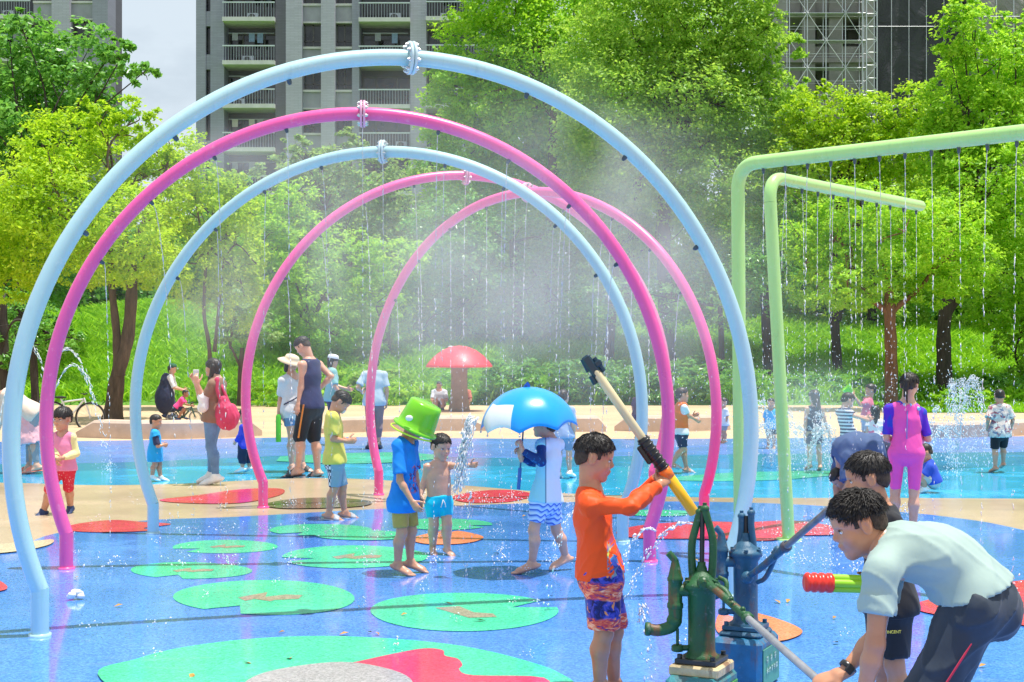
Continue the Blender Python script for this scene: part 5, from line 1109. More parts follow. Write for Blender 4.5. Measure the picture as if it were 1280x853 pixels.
d = gd(598); s = Skel(d, 704, 1.14, 20, 'child', {'anR': (712, 591, 0)}); e = person(s, 'child with white shoes standing behind the blue umbrella', 'fair', 'short', 24, 100, shoes=('shoe', SHOEW)); shirt(s, e, cloth('top_paleblue', (.30, .40, .62)), .8, .04, .016); shorts(s, e, cloth('shorts_slate', (.20, .26, .40)), .8, .016, .012)
d = gd(592); s = Skel(d, 850, 1.16, 75, 'child', {'head': (853, 494), 'neck': (852, 506), 'wrR': (869, 524, -.05), 'elR': (860, 519, -.08), 'wrL': (866, 520, .1), 'pelvis': (851, 540), 'anR': (840, 580, -.05), 'knR': (853, 562, -.04), 'anL': (858, 586, .1)})
e = person(s, 'child in an orange vest and dark shorts running behind the pink arch leg', 'mid', 'short', 24, 110, shoes=('sandal', SANDG)); shirt(s, e, WHITE, .7, .03, .01, 'undershirt'); shirt(s, e, cloth('vest_orange', (.82, .17, .03)), 0, -.02, .026, 'life_vest', tank=True); shorts(s, e, NAVY, .85, .02, .02)
d = 27.; s = Skel(d, 798, .95, 40, 'child'); e = person(s, 'child in dark clothes half hidden by the middle blue arch right leg', 'mid', 'short', 22, 90); shirt(s, e, cloth('top_plum', (.10, .06, .09)), .9, .06, .016); shorts(s, e, NAVY, 1.3, .016, .012)
# ---- the boy in orange
d = 7.0; s = Skel(d, 752, 1.26, 84, 'child', {'head': (744, 572), 'neck': (736, 613), 'pelvis': (750, 715), 'shR': (737, 632, -.12), 'shL': (744, 630, .13), 'elR': (788, 634, -.19), 'wrR': (824, 606, -.02), 'elL': (786, 634, .17), 'wrL': (822, 596, .10), 'anR': (750, 857, -.07), 'anL': (768, 856, .09), 'knR': (755, 792, -.075), 'knL': (768, 790, .085)}, face=(92, -14), build=1.04)
gdir = nrm(P(868, 640, 7.02) - P(735, 455, 6.98)); pnr = np.cross(gdir, V(0, 1, 0))
e = person(s, 'wet-haired boy in an orange long-sleeved rash top aiming a long water gun', 'tan', 'short', 58, 190, {'R': dict(curl=78, dirv=(.62, .45, .45), pn=(.1, .9, -.35)), 'L': dict(curl=78, dirv=(.62, -.5, .42), pn=(.1, -.9, -.3))}, ('sandal', mat('sandal_red', (.75, .06, .09), .4)), strands=1500)
def orng(t):
    v = t.coords(); x, y, z = t.sep(v); m = t.ramp(t.noise(v, 10., 3, .6, 1.5), [(.50, 0.), (.53, 1.)])
    lo = t.math('MULTIPLY', t.ramp(t.math('ADD', t.math('MULTIPLY', x, 6.), .5), [(.60, 0.), (.62, 1.)]), t.ramp(t.math('MULTIPLY', z, 1.), [(.70, 1.), (.78, 0.)])); 
    t.col(t.mix(t.math('MULTIPLY', lo, m), (.86, .085, .012), t.ramp(t.noise(v, 14., 2), [(.45, (.02, .05, .32)), (.55, (.05, .22, .45)), (.65, (.75, .70, .12))])))
shirt(s, e, pat('rash_orange', orng, .55, .35), 1.96, .015, .011, 'rash_top', .0065, res=190, neck_r=1.12, seed=5)
def trunks(t):
    x, y, z = t.sep(t.coords()); v = t.coords(); q = t.math('ADD', z, t.math('MULTIPLY', t.noise(v, 14., 3, .6), .05)); blue = t.ramp(t.noise(v, 22., 3, .6, 1.), [(.42, (.012, .012, .10)), (.52, (.03, .05, .42)), (.63, (.10, .09, .50))])
    red = t.ramp(t.noise(t.coords('Object', (1, 1, 3.)), 20., 3, .6, 1.), [(.38, (.05, .04, .22)), (.47, (.66, .05, .05)), (.57, (.85, .24, .12)), (.66, (.9, .5, .35))])
    org = t.mix(t.ramp(t.noise(v, 16., 2, .5, 1.), [(.60, 0.), (.62, 1.)]), blue, (.85, .30, .08))
    b1 = t.ramp(q, [(.340, 1.), (.346, 0.), (.398, 0.), (.404, 1.)], 'LINEAR'); t.col(t.mix(t.ramp(q, [(.30, 1.), (.405, 1.), (.412, 0.), (.495, 0.), (.502, 1.), (.575, 1.), (.585, 0.)]), org, red))
shorts(s, e, pat('swim_trunks', trunks, .5), .93, .030, .036, .035, 'swim_shorts', .006, 180)
# ---- right group
d = 24.6; s = Skel(d, 964, .84, 200, 'tod'); e = person(s, 'toddler in a cyan top between the two green posts', 'mid', 'short', 22, 90); shirt(s, e, cloth('top_cyan', (.03, .42, .74)), .9, .06, .016, flare=.01); shorts(s, e, NAVY, .8, .016, .012)
d = 26.; s = Skel(d, 905, .80, 250, 'tod'); e = person(s, 'toddler in a white top behind the farthest pink arch right leg', 'mid', 'short', 22, 90); shirt(s, e, WHITE, .9, .06, .016); shorts(s, e, cloth('shorts_grey', (.3, .3, .33)), .8, .016, .012)
d = gd(589); s = Skel(d, 1018, 1.10, 355, 'child', {'wrR': (1037, 545, .05), 'elR': (1030, 522, .02), 'wrL': (1006, 545), 'anL': (1012, 582), 'anR': (1025, 583)}, face=(340, -20))
e = person(s, 'girl in a navy patterned swimsuit standing in the spray beyond the leaning green post', 'fair', 'long', 26, 110); shirt(s, e, blobs('swim_navy', (.02, .03, .09), [(.45, .5, .6)], 16., .6), 0, .0, .010, 'swimsuit', tank=True, neck_r=1.7); skirt(s, e, blobs('swim_skirt', (.02, .03, .09), [(.45, .5, .6)], 16., .6), .05, .15, .075, .115, 'swim_skirt')
d = 19.4; s = Skel(d, 1058, 1.2, 70, 'child', {'pelvis': (1062, 548), 'neck': (1054, 512), 'head': (1060, 501), 'wrR': (1080, 524, -.1), 'elR': (1068, 520, -.15), 'wrL': (1082, 522, .1)}, face=(75, -25)); e = person(s, 'boy in a navy and white striped tee leaning over the spray', 'fair', 'short', 26, 110, strands=60); shirt(s, e, stripes('tee_striped', (.03, .035, .10), (.62, .63, .68), 22.), .8, .05, .016); shorts(s, e, stripes('shorts_striped', (.05, .06, .12), (.5, .5, .5), 18., 0), .9, .016, .014)
d = 23.4; s = Skel(d, 1084, 1.14, 260, 'child', {'elL': (1076, 507, -.1), 'wrL': (1067, 494, -.1), 'shL': (1082, 504, -.1), 'neck': (1086, 498), 'head': (1088, 488)}, face=(270, 0)); e = person(s, 'child in a pink top pouring water from a small green pail', 'mid', 'bun', 24, 100, {'L': dict(curl=60)}); shirt(s, e, cloth('top_rose', (.72, .18, .26)), .7, .03, .014); shorts(s, e, cloth('shorts_pale', (.4, .42, .5)), .8, .016, .012)
d = gd(583); s = Skel(d, 1094, .86, 5, 'tod'); e = person(s, 'long-haired small child in white and pink seen from behind, beside the girl in pink', 'fair', 'long', 26, 100); shirt(s, e, blobs('frill_white', (.75, .72, .74), [(.75, .15, .30)], 12., .58), .5, .06, .02, flare=.02); shorts(s, e, cloth('shorts_pink', (.7, .3, .4)), .6, .016, .012)
d = 15.; s = Skel(d, 1092, 1.62, 285, 'adult', {'pelvis': (1093, 566), 'chest': (1066, 561), 'neck': (1052, 574), 'head': (1050, 598), 'wrL': (1052, 632, -.1), 'wrR': (1046, 630, .2), 'elL': (1062, 606, -.25), 'anL': (1092, 632, -.1), 'anR': (1100, 628, .15), 'knL': (1082, 602, -.12), 'knR': (1086, 600, .15)}, face=(280, -60), build=1.3)
e = person(s, 'stooping adult in a loose blue tee whose rounded back rises behind the boys', 'mid', 'short', 26, 110, shoes=('shoe', SANDD)); shirt(s, e, cloth('tee_loose_blue', (.06, .10, .21)), .9, .04, .035, fold=.006); shorts(s, e, NAVY, .95, .03, .03)
d = gd(676); s = Skel(d, 1133, 1.475, 14, 'adult', {'head': (1137, 482), 'neck': (1134, 506), 'shR': (1152, 516, .02), 'elR': (1160, 549, .02), 'wrR': (1153, 543, .22), 'elL': (1108, 548, .04), 'wrL': (1122, 552, .2), 'anL': (1117, 664, .05), 'anR': (1141, 668, -.02)}, face=(30, -12), build=.86)
e = person(s, 'girl in a hot pink swimsuit with purple sleeves seen from behind, hair tied back', 'fair', 'tail', 42, 150, {'R': dict(curl=65, dirv=(-.2, .3, .6))}, strands=500)
PURP = blobs('sleeve_purple', (.11, .03, .50), [(.03, .06, .50)], 9., .5); shirt(s, e, PURP, .88, .0, .008, 'sleeves', .003, res=130, neck_r=1.05); HOT = cloth('swim_hotpink', (.88, .09, .40), .5, .08)
shirt(s, e, HOT, 0, .03, .0115, 'swim_top', .003, tank=True, res=130, neck_r=1.5, over=False); shorts(s, e, HOT, .97, .010, .006, .06, 'swim_shorts', .003, 130)
b = MB(); a, c = s.J['neck'] - s.f * .085 - s.u * .05, s.pt(.25) - s.f * .098; b.tube(bez([a, (a + c) / 2 - s.f * .016, c], 6), .004, 6); b.build('zip', mat('zip_blue', (.10, .20, .55), .4), e)
b = MB(); 
for q in (1, -1): b.tube(bez([s.J['neck'] - s.f * .07 + s.l * .02 * q, s.J['neck'] + s.l * q * .06 - s.u * .01, s.J['neck'] + s.l * q * .1 - s.u * .035 - s.f * .05], 6), .016, 8)
b.build('collar', cloth('collar_blue', (.25, .52, .72)), e)
d = gd(616); s = Skel(d, 1161, .95, 285, 'tod', {'pelvis': (1166, 600), 'neck': (1161, 579), 'head': (1156, 566), 'knL': (1152, 594, -.1), 'knR': (1150, 594, .12), 'anL': (1156, 611, -.08), 'anR': (1154, 610, .1), 'wrL': (1146, 606, -.1), 'wrR': (1146, 606, .1)}, face=(275, -25)); e = person(s, 'crouching child in a blue top and grey shorts beside the girl in pink', 'mid', 'short', 26, 100, shoes=('shoe', SHOEW)); shirt(s, e, cloth('top_blue', (.02, .07, .48)), .9, .04, .02); shorts(s, e, cloth('shorts_lightgrey', (.48, .48, .46)), .95, .02, .015)
d = gd(591); s = Skel(d, 1250, 1.12, 352, 'child', {'anL': (1244, 585, -.02), 'anR': (1254, 580, .12), 'wrR': (1264, 536, .1), 'wrL': (1234, 534, .05)}, face=(10, -20)); e = person(s, 'child in a floral shirt and black shorts walking away at the right edge', 'mid', 'buzz', 28, 110); shirt(s, e, blobs('shirt_floral', (.62, .52, .46), [(.35, .10, .12), (.20, .22, .30), (.75, .7, .62)], 17., .56), .85, .07, .022, flare=.015); shorts(s, e, BLACK, .95, .02, .02)
# ---- boy in black and the stooping youth
d = 6.1; s = Skel(d, 1110, 1.22, 268, 'child', {'head': (1083, 598), 'neck': (1103, 640), 'pelvis': (1110, 748), 'elL': (1085, 690, -.12), 'wrL': (1061, 640, -.06), 'elR': (1092, 700, .16), 'wrR': (1094, 728, .04), 'anL': (1122, 912, -.08), 'anR': (1105, 915, .1), 'knL': (1118, 832, -.07), 'knR': (1104, 834, .1)}, face=(278, -12))
e = person(s, 'boy in a black tee and shorts standing behind the stooping youth', 'tan', 'short', 54, 170, {'L': dict(curl=75, dirv=(-.5, .25, .75), pn=(-.4, .8, 0)), 'R': dict(curl=60, dirv=(-.8, 0, -.2))}, strands=1300)
shirt(s, e, BLACK, .85, .05, .018, res=150, fold=.005); shorts(s, e, cloth('shorts_black', (.016, .017, .022), .6), .86, .026, .022, .05, 'shorts', .005, 150); BOYB = e; SB = s
d = 5.1; s = Skel(d, 1200, 1.64, 268, 'adult', {'head': (1072, 655), 'neck': (1112, 690), 'chest': (1160, 693), 'waist': (1198, 710), 'pelvis': (1218, 752), 'shL': (1100, 716, -.16), 'shR': (1112, 706, .16), 'elL': (1094, 806, -.19), 'wrL': (1076, 880, -.17), 'elR': (1095, 796, .19), 'wrR': (1053, 842, .15), 'hipL': (1216, 765, -.09), 'hipR': (1218, 761, .09), 'knL': (1152, 878, -.11), 'knR': (1168, 872, .14), 'anL': (1190, 1008, -.10), 'anR': (1205, 1000, .14)}, face=(271, -22), build=.88)
s.hu = nrm(V(.42, 0, .9) - s.fv * (V(.42, 0, .9) @ s.fv)); s.hl = np.cross(s.hu, s.fv)
e = person(s, 'stooping youth in a pale mint tee and dark trousers gripping the green pump handle', 'tan', 'spiky', 60, 190, {'R': dict(curl=70, dirv=(-.85, .1, -.35), pn=(.1, .3, -.9)), 'L': dict(curl=40)}, ('shoe', SANDD), strands=2600)
shirt(s, e, cloth('tee_mint', (.33, .435, .40), .75, .08, .2), .58, .03, .020, res=190, fold=.0075, seed=9, hemv=(-.32, 0, .95), neck_r=1.1, hemc=P(1218, 736, 5.1))
TROU = cloth('trousers_dark', (.030, .042, .062), .6, .2, .25); shorts(s, e, TROU, 1.9, .03, .02, .045, 'trousers', .010, 190, 7); SY = s; YOUTH = e
b = MB(); a = (s.J['hipL'] + s.J['knL']) / 2; dn = nrm(s.J['knL'] - s.J['hipL']); pts = [s.J['hipL'] + dn * t for t in np.linspace(.10, .30, 6)]; pts = [p + V(.010, -.112 + .03 * i / 5., .0) for i, p in enumerate(pts)]
b.tube(pts, [.002, .004, .004, .004, .004, .002], 6); b.build('side_stripe', cloth('stripe_red', (.6, .03, .07)), e)
wr, el = s.J['wrR'], s.J['elR']; dn = nrm(wr - el); c = wr - dn * .03; b = MB(); b.lathe([(.029, -.011), (.033, -.009), (.033, .009), (.029, .011), (.026, .0), (.029, -.011)], c, dn, 22); b.box((-.016, -.034, -.016), (.016, -.026, .016), 0, (np.stack([dn, V(0, 1, 0), np.cross(dn, V(0, 1, 0))]).T, c - V(0, .004, 0)), .004); b.build('wristwatch', mat('watch_black', (.02, .02, .022), .3), e)
def lettering(txt, size, org, xd, up, m, parent, name='lettering'):
    cu = bpy.data.curves.new(name, 'FONT'); cu.body = txt; cu.size = size; cu.extrude = .0012; cu.align_x = 'CENTER'; o = bpy.data.objects.new(name, cu); COL.objects.link(o)
    me = bpy.data.meshes.new_from_object(o.evaluated_get(bpy.context.evaluated_depsgraph_get())); v = np.zeros(len(me.vertices) * 3, np.float32); me.vertices.foreach_get('co', v); v = v.reshape(-1, 3); f = [list(p.vertices) for p in me.polygons]
    bpy.data.objects.remove(o); bpy.data.curves.remove(cu); bpy.data.meshes.remove(me)
    xd, up = nrm(xd), nrm(up); w3 = np.asarray(org) + v[:, :1] * xd + v[:, 1:2] * up + v[:, 2:] * np.cross(xd, up); return mesh_obj(name, w3, f, m, parent, smooth=False)
LETY = mat('lettering_yellow', (.66, .58, .08), .5)
lettering('VINCENT', .017, P(1116, 792, 5.93), (1, .15, 0), (0, 0, 1), LETY, BOYB)
# ================================================================== hand pumps
def ironpaint(name, c, rust=.5):
    t = NT(name); v = t.coords('Object'); n = t.noise(v, 6., 5, .65); f = t.noise(v, 28., 5, .7); st = t.noise(t.coords('Object', (1, 1, .22)), 13., 4, .6)
    col = t.ramp(n, [(.3, tuple(x * .6 for x in c)), (.55, c), (.75, tuple(min(1, x * 1.35 + .01) for x in c))])
    col = t.mix(t.ramp(st, [(.55, 0.), (.64, rust)]), col, (.16, .055, .02)); col = t.mix(t.ramp(f, [(.60, 0.), (.66, .6)]), col, tuple(min(1, x * .5 + .12) for x in c))
    t.col(col); t.link(t.ramp(n, [(.3, .30), (.7, .62)]), t.b.inputs['Roughness']); t.link(t.bump(f, .55, .008), t.b.inputs['Normal']); return t.m
IGRN = ironpaint('iron_green', (.014, .095, .026), .85); IBLU = ironpaint('iron_blue', (.022, .105, .19), .5); IRON = mat('dark_iron', (.02, .022, .022), .4, .5, .3, 20.); 
BOXG = ironpaint('box_teal_green', (.03, .22, .25), .35); BOXB = ironpaint('box_blue', (.02, .17, .33), .5); PLATG = mat('plate_green', (.07, .34, .05), .5, .4, .35, 8., .15, 30.); PLATB = mat('plate_seagreen', (.09, .30, .19), .5, .4, .3, 8.)
POLE = mat('pole_galvanised', (.40, .40, .42), .35, .5, .2, 12., .1, 40., metal=.55); POLED = mat('pole_worn', (.24, .20, .20), .45, .5, .3, 14., metal=.4); CREAMW = ironpaint('mortar_cream', (.62, .48, .26), .8); PALE = mat('paint_pale', (.50, .62, .52), .6, .3, .3, 30.)
UB = nrm(V(-.90, .44, 0)); VB = nrm(V(.44, .90, 0))
def obox(b, c, su, sv, z0, z1, mi=0, bev=.0, U=None, W=None):
    U = UB if U is None else U; W = VB if W is None else W
    return b.box((-su / 2, -sv / 2, z0), (su / 2, sv / 2, z1), mi, (np.stack([-U, W, V(0, 0, 1)]).T, V(c[0], c[1], 0)), bev)
def pump(name, label, ax_px, d, ybase, ytop, rr, m, spout, yoke, box, plate, boxm, boxl, ztop):
    """ybase/ytop: photo rows of the barrel foot and of the barrel head"""
    s = F / d; c = P(ax_px, ybase, d); zb = c[2]; zh = P(ax_px, ytop, d)[2]; h = zh - zb; up = V(0, 0, 1)
    e = thing('hand_pump', label, 'hand pump', (c[0], c[1], zb - .05), 'cast iron hand pumps')
    b = MB(); b.lathe([(rr * 1.28, 0), (rr * 1.28, .012), (rr * 1.05, .022), (rr, .04), (rr * .99, h * .5), (rr * 1.02, h * .86), (rr * 1.18, h * .90), (rr * 1.2, h * .94)], c, up, 28)
    R = np.random.RandomState(3)
    b.build('barrel', m, e)
    b = MB(); b.lathe([(rr * 1.2, -.004), (rr * 1.36, -.002), (rr * 1.38, .012), (rr * 1.34, .022), (rr * 1.1, .028), (rr * .95, .045), (rr * .62, .066), (rr * .42, .074), (rr * .40, .085), (rr * .30, .098), (rr * .30, .112), (0, .114)], c + up * h * .94, up, 28)
    for k in range(6): a = k * 1.047 + .4; q = c + up * (h * .94 + .022) + V(math.cos(a), math.sin(a), 0) * rr * 1.22; b.tube([q, q + up * .014], .011, 6)
    hdp = b.build('pump_head', m, e); b = MB(); obox(b, c, rr * 3.1, rr * 3.1, zb - .018, zb + .004, 0, .003)
    for sx in (-1, 1):
        for sy in (-1, 1): q = V(c[0], c[1], zb) + UB * sx * rr * 1.25 + VB * sy * rr * 1.25; b.tube([q, q + up * .022], .012, 6)
    b.build('base_plate', IRON if m is IGRN else m, e)
    # plunger rod and the two-legged yoke
    zt = P(0, yoke[-1][1], d)[2]; top = V(c[0] + .004, c[1], zt); MB().tube([c + up * (h + .0), top], .011, 10).build('plunger_rod', IRON, e)
    for sd, path in ((-1, yoke), (1, [(2 * ax_px - x + 2, y - 4) for x, y in yoke])):
        pts = [P(x, y, d - .012 * sd) + V(0, sd * .0, 0) for x, y in path]; b = MB(); pp = bez(pts, 6); b.tube(pp, np.linspace(.0185, .0165, len(pp)), 10)
        b.ball(pts[-1], (.021, .021, .017), 10).tube([pts[-1] + up * .005, pts[-1] + up * .026], .010, 6)
        b.ball(pts[0], (.024, .024, .024), 10).tube([pts[0] - V(0, .034, 0), pts[0] + V(0, .02, 0)], .013, 8); b.build('yoke_arm', m, e)
    # spout
    b = MB(); x0, y0 = spout; sp = lambda x, y: P(x, y, d); r2 = rr * .52
    kk = s * 1.0; cx = x0; 
    b.tube([P(ax_px, y0 + 12, d), P(cx, y0 + 12, d)], rr * .46, 14)
    b.lathe([(r2 * .5, .092), (r2 * .56, .08), (r2 * 1.0, .018), (r2 * 1.12, .012), (r2 * 1.12, .0), (r2, -.004), (r2, -.095), (r2 * 1.14, -.10), (r2 * 1.14, -.118), (r2, -.122)], sp(cx, y0), up, 20)
    q = sp(cx, y0) + up * .088; b.tube(bez([q, q + V(-.010, 0, .012), q + V(-.030, 0, .034)], 4), r2 * .5, 12)
    q = sp(cx, y0) - up * .12; b.tube(bez([q + up * .004, q - up * .045, q + V(-.02, 0, -.082), q + V(-.075, 0, -.098), q + V(-.118, 0, -.092)], 6), [r2 * v for v in np.linspace(1.02, .80, 25)], 16)
    b.ball(q + V(-.004, 0, -.055), r2 * 1.12, 14); b.lathe([(r2 * .86, 0), (r2 * .98, .004), (r2 * .98, .02), (r2 * .86, .024), (r2 * .6, .024), (r2 * .6, .01)], q + V(-.108, 0, -.093), (-1, 0, .05), 16); b.build('spout', m, e)
    b = MB(); g = q + V(.01, 0, -.09); b.tube([g, g - up * .075], .007, 8).lathe([(0, .0), (.024, .0), (.027, .006), (.027, .024), (.02, .03), (0, .03)], g - up * .10, up, 8).tube([g - up * .085, g + V(.05, 0, -.085)], .013, 8); b.build('drain_screw', m, e)
    # the box it stands on
    bx = thing('pump_box', boxl, 'box', (c[0], c[1], 0), 'boxes under the hand pumps'); su, sv = box; b = MB(); obox(b, c, su, sv, .0, ztop, 0, .022); bo = b.build('casing', boxm, bx)
    b = MB(); pc = V(c[0], c[1], 0) - UB * (su / 2 + .004); ph = ztop - .07
    b.box((-.003, -sv / 2 + .03, .02), (.003, sv / 2 - .03, ztop - .045), 0, (np.stack([-UB, VB, V(0, 0, 1)]).T, pc), .002); pl = b.build('name_plate', plate, bx)
    return e, c, bx, pc, zh
gp, gc, gbx, gpc, gzh = pump('hand_pump', 'rusty green hand pump with its handle held by the stooping youth', 877, 6.4, 822, 729, .060, IGRN, (844, 726), [(867, 731), (865, 705), (865, 680), (869, 662), (875, 640)], (.235, .32), PLATG, BOXG, 'teal green box with a bright green side plate under the green pump', .24)
b = MB(); obox(b, gc, .225, .235, .235, P(0, 822, 6.4)[2] - .02, 0, .008); b.build('mortar_block', CREAMW, gp)
bp, bc, bbx, bpc, bzh = pump('hand_pump', 'blue hand pump with its handle raised towards the boy in black', 932, 7.2, 781, 689, .060, IBLU, (902, 690), [(926, 735), (924, 705), (925, 680), (927, 662), (927, 645)], (.25, .33), PLATB, BOXB, 'blue box with a sea green plate of pale lettering under the blue pump', .25)
b = MB(); obox(b, bc, .21, .23, .245, P(0, 781, 7.2)[2] - .02, 0, .012); b.build('mortar_block', IBLU, bp)
# pale worn lettering strokes on the blue box's plate
b = MB(); R = np.random.RandomState(8)
for row, (z, n, hgt) in enumerate(((.135, 3, .030), (.085, 5, .026))):
    for k in range(n):
        y0 = -.10 + k * (.2 / n)
        for j in range(5):
            a, w2 = R.uniform(0, .024, 2), R.uniform(0, hgt, 2)
            if j % 2: p, q = (y0, z + w2[0]), (y0 + .026, z + w2[0] + R.uniform(-.003, .003))
            else: p, q = (y0 + a[0], z), (y0 + a[0] + R.uniform(-.004, .004), z + hgt)
            A_ = bpc - UB * .0075 + VB * p[0] + V(0, 0, p[1]); B_ = bpc - UB * .0075 + VB * q[0] + V(0, 0, q[1]); b.tube([A_, B_], .0016, 4)
b.build('lettering', PALE, bbx)
def handle(e, m, pts, ferrule, rbar, rpole, mp, name='handle'):
    p = [np.asarray(q) for q in pts]; b = MB(); dn = nrm(p[2] - p[1]); b.tube(bez([p[0], p[1], p[2]], 6), np.linspace(rbar * .7, rbar, 13), 10).ball(p[0], rbar * 1.5, 10).tube([p[0] - V(0, rbar * 2, 0), p[0] + V(0, rbar * 2, 0)], rbar * .7, 8)
    b.lathe([(rbar, 0), (rbar * 1.3, .004), (rbar * 1.3, .03), (rbar, .034)], p[2] - dn * .03, dn, 14)
    for t in (.45, .8): q = p[1] * (1 - t) + p[2] * t; b.ball(q + V(0, 0, rbar), rbar * .62, 8).tube([q - V(0, rbar * 1.6, 0), q + V(0, rbar * 1.6, 0)], rbar * .5, 6)
    ho = b.build(name, m, e); MB().tube([p[2] - dn * .02, p[3]], rpole, 14).lathe([(0, 0), (rpole, 0)], p[3], dn, 12).build('pole', mp, ho); return ho
HW = SY.J['wrR'] + nrm(V(-.85, .1, -.35)) * .075; gA = P(879, 729, 6.30); gE = P(937, 775, 6.04)
gdn = nrm(HW + V(-.02, .02, -.01) - gE); handle(gp, IGRN, [gA, gA * .7 + gE * .3 + V(0, 0, .012), gE, HW + gdn * .06 + V(0, .01, -.012)], 0, .0195, .0155, POLE)
b = MB(); b.tube(bez([P(899, 722, 6.30), P(908, 728, 6.27), P(906, 744, 6.25), P(896, 740, 6.28)], 5), .010, 8).tube(bez([P(894, 733, 6.26), P(905, 738, 6.23), P(912, 748, 6.2)], 4), .016, 8); b.build('pivot_link', IGRN, gp)
BH = SB.J['wrL'] + nrm(V(-.5, .25, .75)) * .06; bA = P(934, 722, 7.10); bE = P(984, 682, 6.78); bdn = nrm(BH - bE); handle(bp, IBLU, [bA, bA * .6 + bE * .4 + V(0, 0, -.006), bE, BH + bdn * .05], 0, .021, .0155, POLED)
b = MB(); b.tube(bez([P(947, 728, 7.08), P(957, 722, 7.02), P(968, 700, 6.95), P(972, 688, 6.86)], 5), .012, 8)
b.ball(P(972, 688, 6.86), .022, 10)
b.build('pivot_link', IBLU, bp)
# ================================================================== toys
PLG = lambda n, c, r=.3: mat(n, c, r, .5, .08, 4.)
def guncyl(b, a, c, r0, r1, mi, n=18): return b.tube([a, a * .98 + c * .02, a * .02 + c * .98, c], [r0 * .86, r0, r1, r1 * .86], n, mi)
A0, A1 = P(736, 452, 6.98), P(868, 642, 7.03); gd_ = nrm(A1 - A0); L = np.linalg.norm(A1 - A0); gn = nrm(np.cross(gd_, V(0, 1, 0))); at = lambda t, u=0., w=0.: A0 + gd_ * t * L + gn * u + V(0, 1, 0) * w
g = thing('water_gun', 'long pump water gun, cream tube and yellow end, held up by the boy in orange', 'water gun', at(.66))
guncyl(MB(), at(.06), at(.52), .0215, .0215, 0).build('piston_tube', PLG('plastic_cream', (.68, .55, .32)), g)
b = MB(); b.box((-.05, -.018, -.026), (.065, .018, .02), 0, (np.stack([gd_, V(0, 1, 0), np.cross(gd_, V(0, 1, 0))]).T, at(.02)), .008); b.box((-.01, -.016, .012), (.022, .016, .05), 0, (np.stack([gd_, V(0, 1, 0), np.cross(gd_, V(0, 1, 0))]).T, at(.03)), .006); b.tube([at(.0, .03), at(.09, .034)], .012, 8).tube([at(-.03, -.02), at(.045, -.03)], .011, 8).tube([at(.07, -.03), at(.12, -.036)], .014, 8); b.build('grip', PLG('plastic_dark_teal', (.008, .035, .06)), g)
b = MB(); guncyl(b, at(.50), at(.715), .029, .029, 0)
for t in np.linspace(.52, .70, 7): b.lathe([(.029, -.005), (.034, -.003), (.034, .003), (.029, .005)], at(t), gd_, 18)
b.box((-.05, -.014, -.014), (.05, .014, .014), 0, (np.stack([gd_, V(0, 1, 0), np.cross(gd_, V(0, 1, 0))]).T, at(.585, -.036)), .006); b.build('sleeve', PLG('plastic_black', (.016, .014, .014)), g)
b = MB(); guncyl(b, at(.705), at(.765), .031, .029, 0); b.build('ring', PLG('plastic_orange', (.85, .16, .01)), g)
guncyl(MB(), at(.76), at(1.0), .0275, .0275, 0).build('barrel', PLG('plastic_yellow', (.90, .44, .01)), g)
# red and green blaster held behind the stooping youth
q0, q1 = P(1006, 728, 5.98), P(1100, 731, 6.02); dn = nrm(q1 - q0); g = thing('water_blaster', 'red-headed lime green water blaster poking out beside the stooping youth', 'water gun', q1)
b = MB(); r = .041; b.lathe([(0, 0), (r * .8, 0), (r * .96, .006), (r, .014), (r * .9, .02), (r * .9, .03), (r, .034), (r, .046), (r * .9, .05), (r * .9, .06), (r, .064), (r, .078), (r * .9, .082), (r * .9, .092), (r, .096), (r, .112), (r * .82, .118), (0, .12)], q0, dn, 28); b.build('head', PLG('plastic_red', (.85, .035, .02)), g); b = MB()
for k in range(5): a = k * 1.2566 + .5; o_ = V(0, math.cos(a), math.sin(a)) * .021; b.tube([q0 + dn * .11 + o_, q1 + dn * .12 + o_], .0175, 12)
b.build('tubes', PLG('plastic_lime', (.30, .62, .02)), g)
# bucket upside down on the boy's head
hc = P(521, 531, 10.72); ax = nrm(V(.42, -.10, .90)); g = thing('bucket', 'translucent lime green bucket worn upside down on a boy', 'bucket', hc)
def lime():
    t = NT('plastic_translucent_lime'); t.col((.22, .66, .02)); t.set(roughness=.2); t.b.inputs['Transmission Weight'].default_value = .15; t.b.inputs['Subsurface Weight'].default_value = .3; t.b.inputs['Subsurface Radius'].default_value = (.05, .08, .01); t.b.inputs['Subsurface Scale'].default_value = .4; return t.m
LIME = lime(); b = MB(); o = hc - ax * .03; b.lathe([(.150, -.008), (.165, -.012), (.172, -.004), (.168, .008), (.146, .012), (.140, .06), (.131, .13), (.123, .195), (.112, .205), (0, .207), (0, .2), (.108, .198), (.125, .13), (.134, .06), (.142, .006), (.150, -.008)], o, ax, 40); b.build('pail', LIME, g)
b = MB(); e1 = nrm(np.cross(ax, V(0, 1, 0))); e2 = np.cross(ax, e1); pts = [o + .172 * (math.cos(a) * e1 * 1.0 + math.sin(a) * e2 * .95) - ax * .035 * abs(math.cos(a / 2 * 1.)) - ax * .012 for a in np.linspace(-2.6, 2.6, 30)]; b.tube(pts, .0065, 8); b.build('handle', PLG('plastic_yellow_green', (.55, .75, .03)), g)
b = MB(); 
for k in (1.0,): q = o + .166 * (-.8 * e1 - .55 * e2 * 1.0) + ax * .075; b.ball(hc + V(-.045, -.155, .055), V(.028, .012, .022), 12)
b.build('handle_boss', mat('plastic_white', (.8, .85, .75), .3), g)
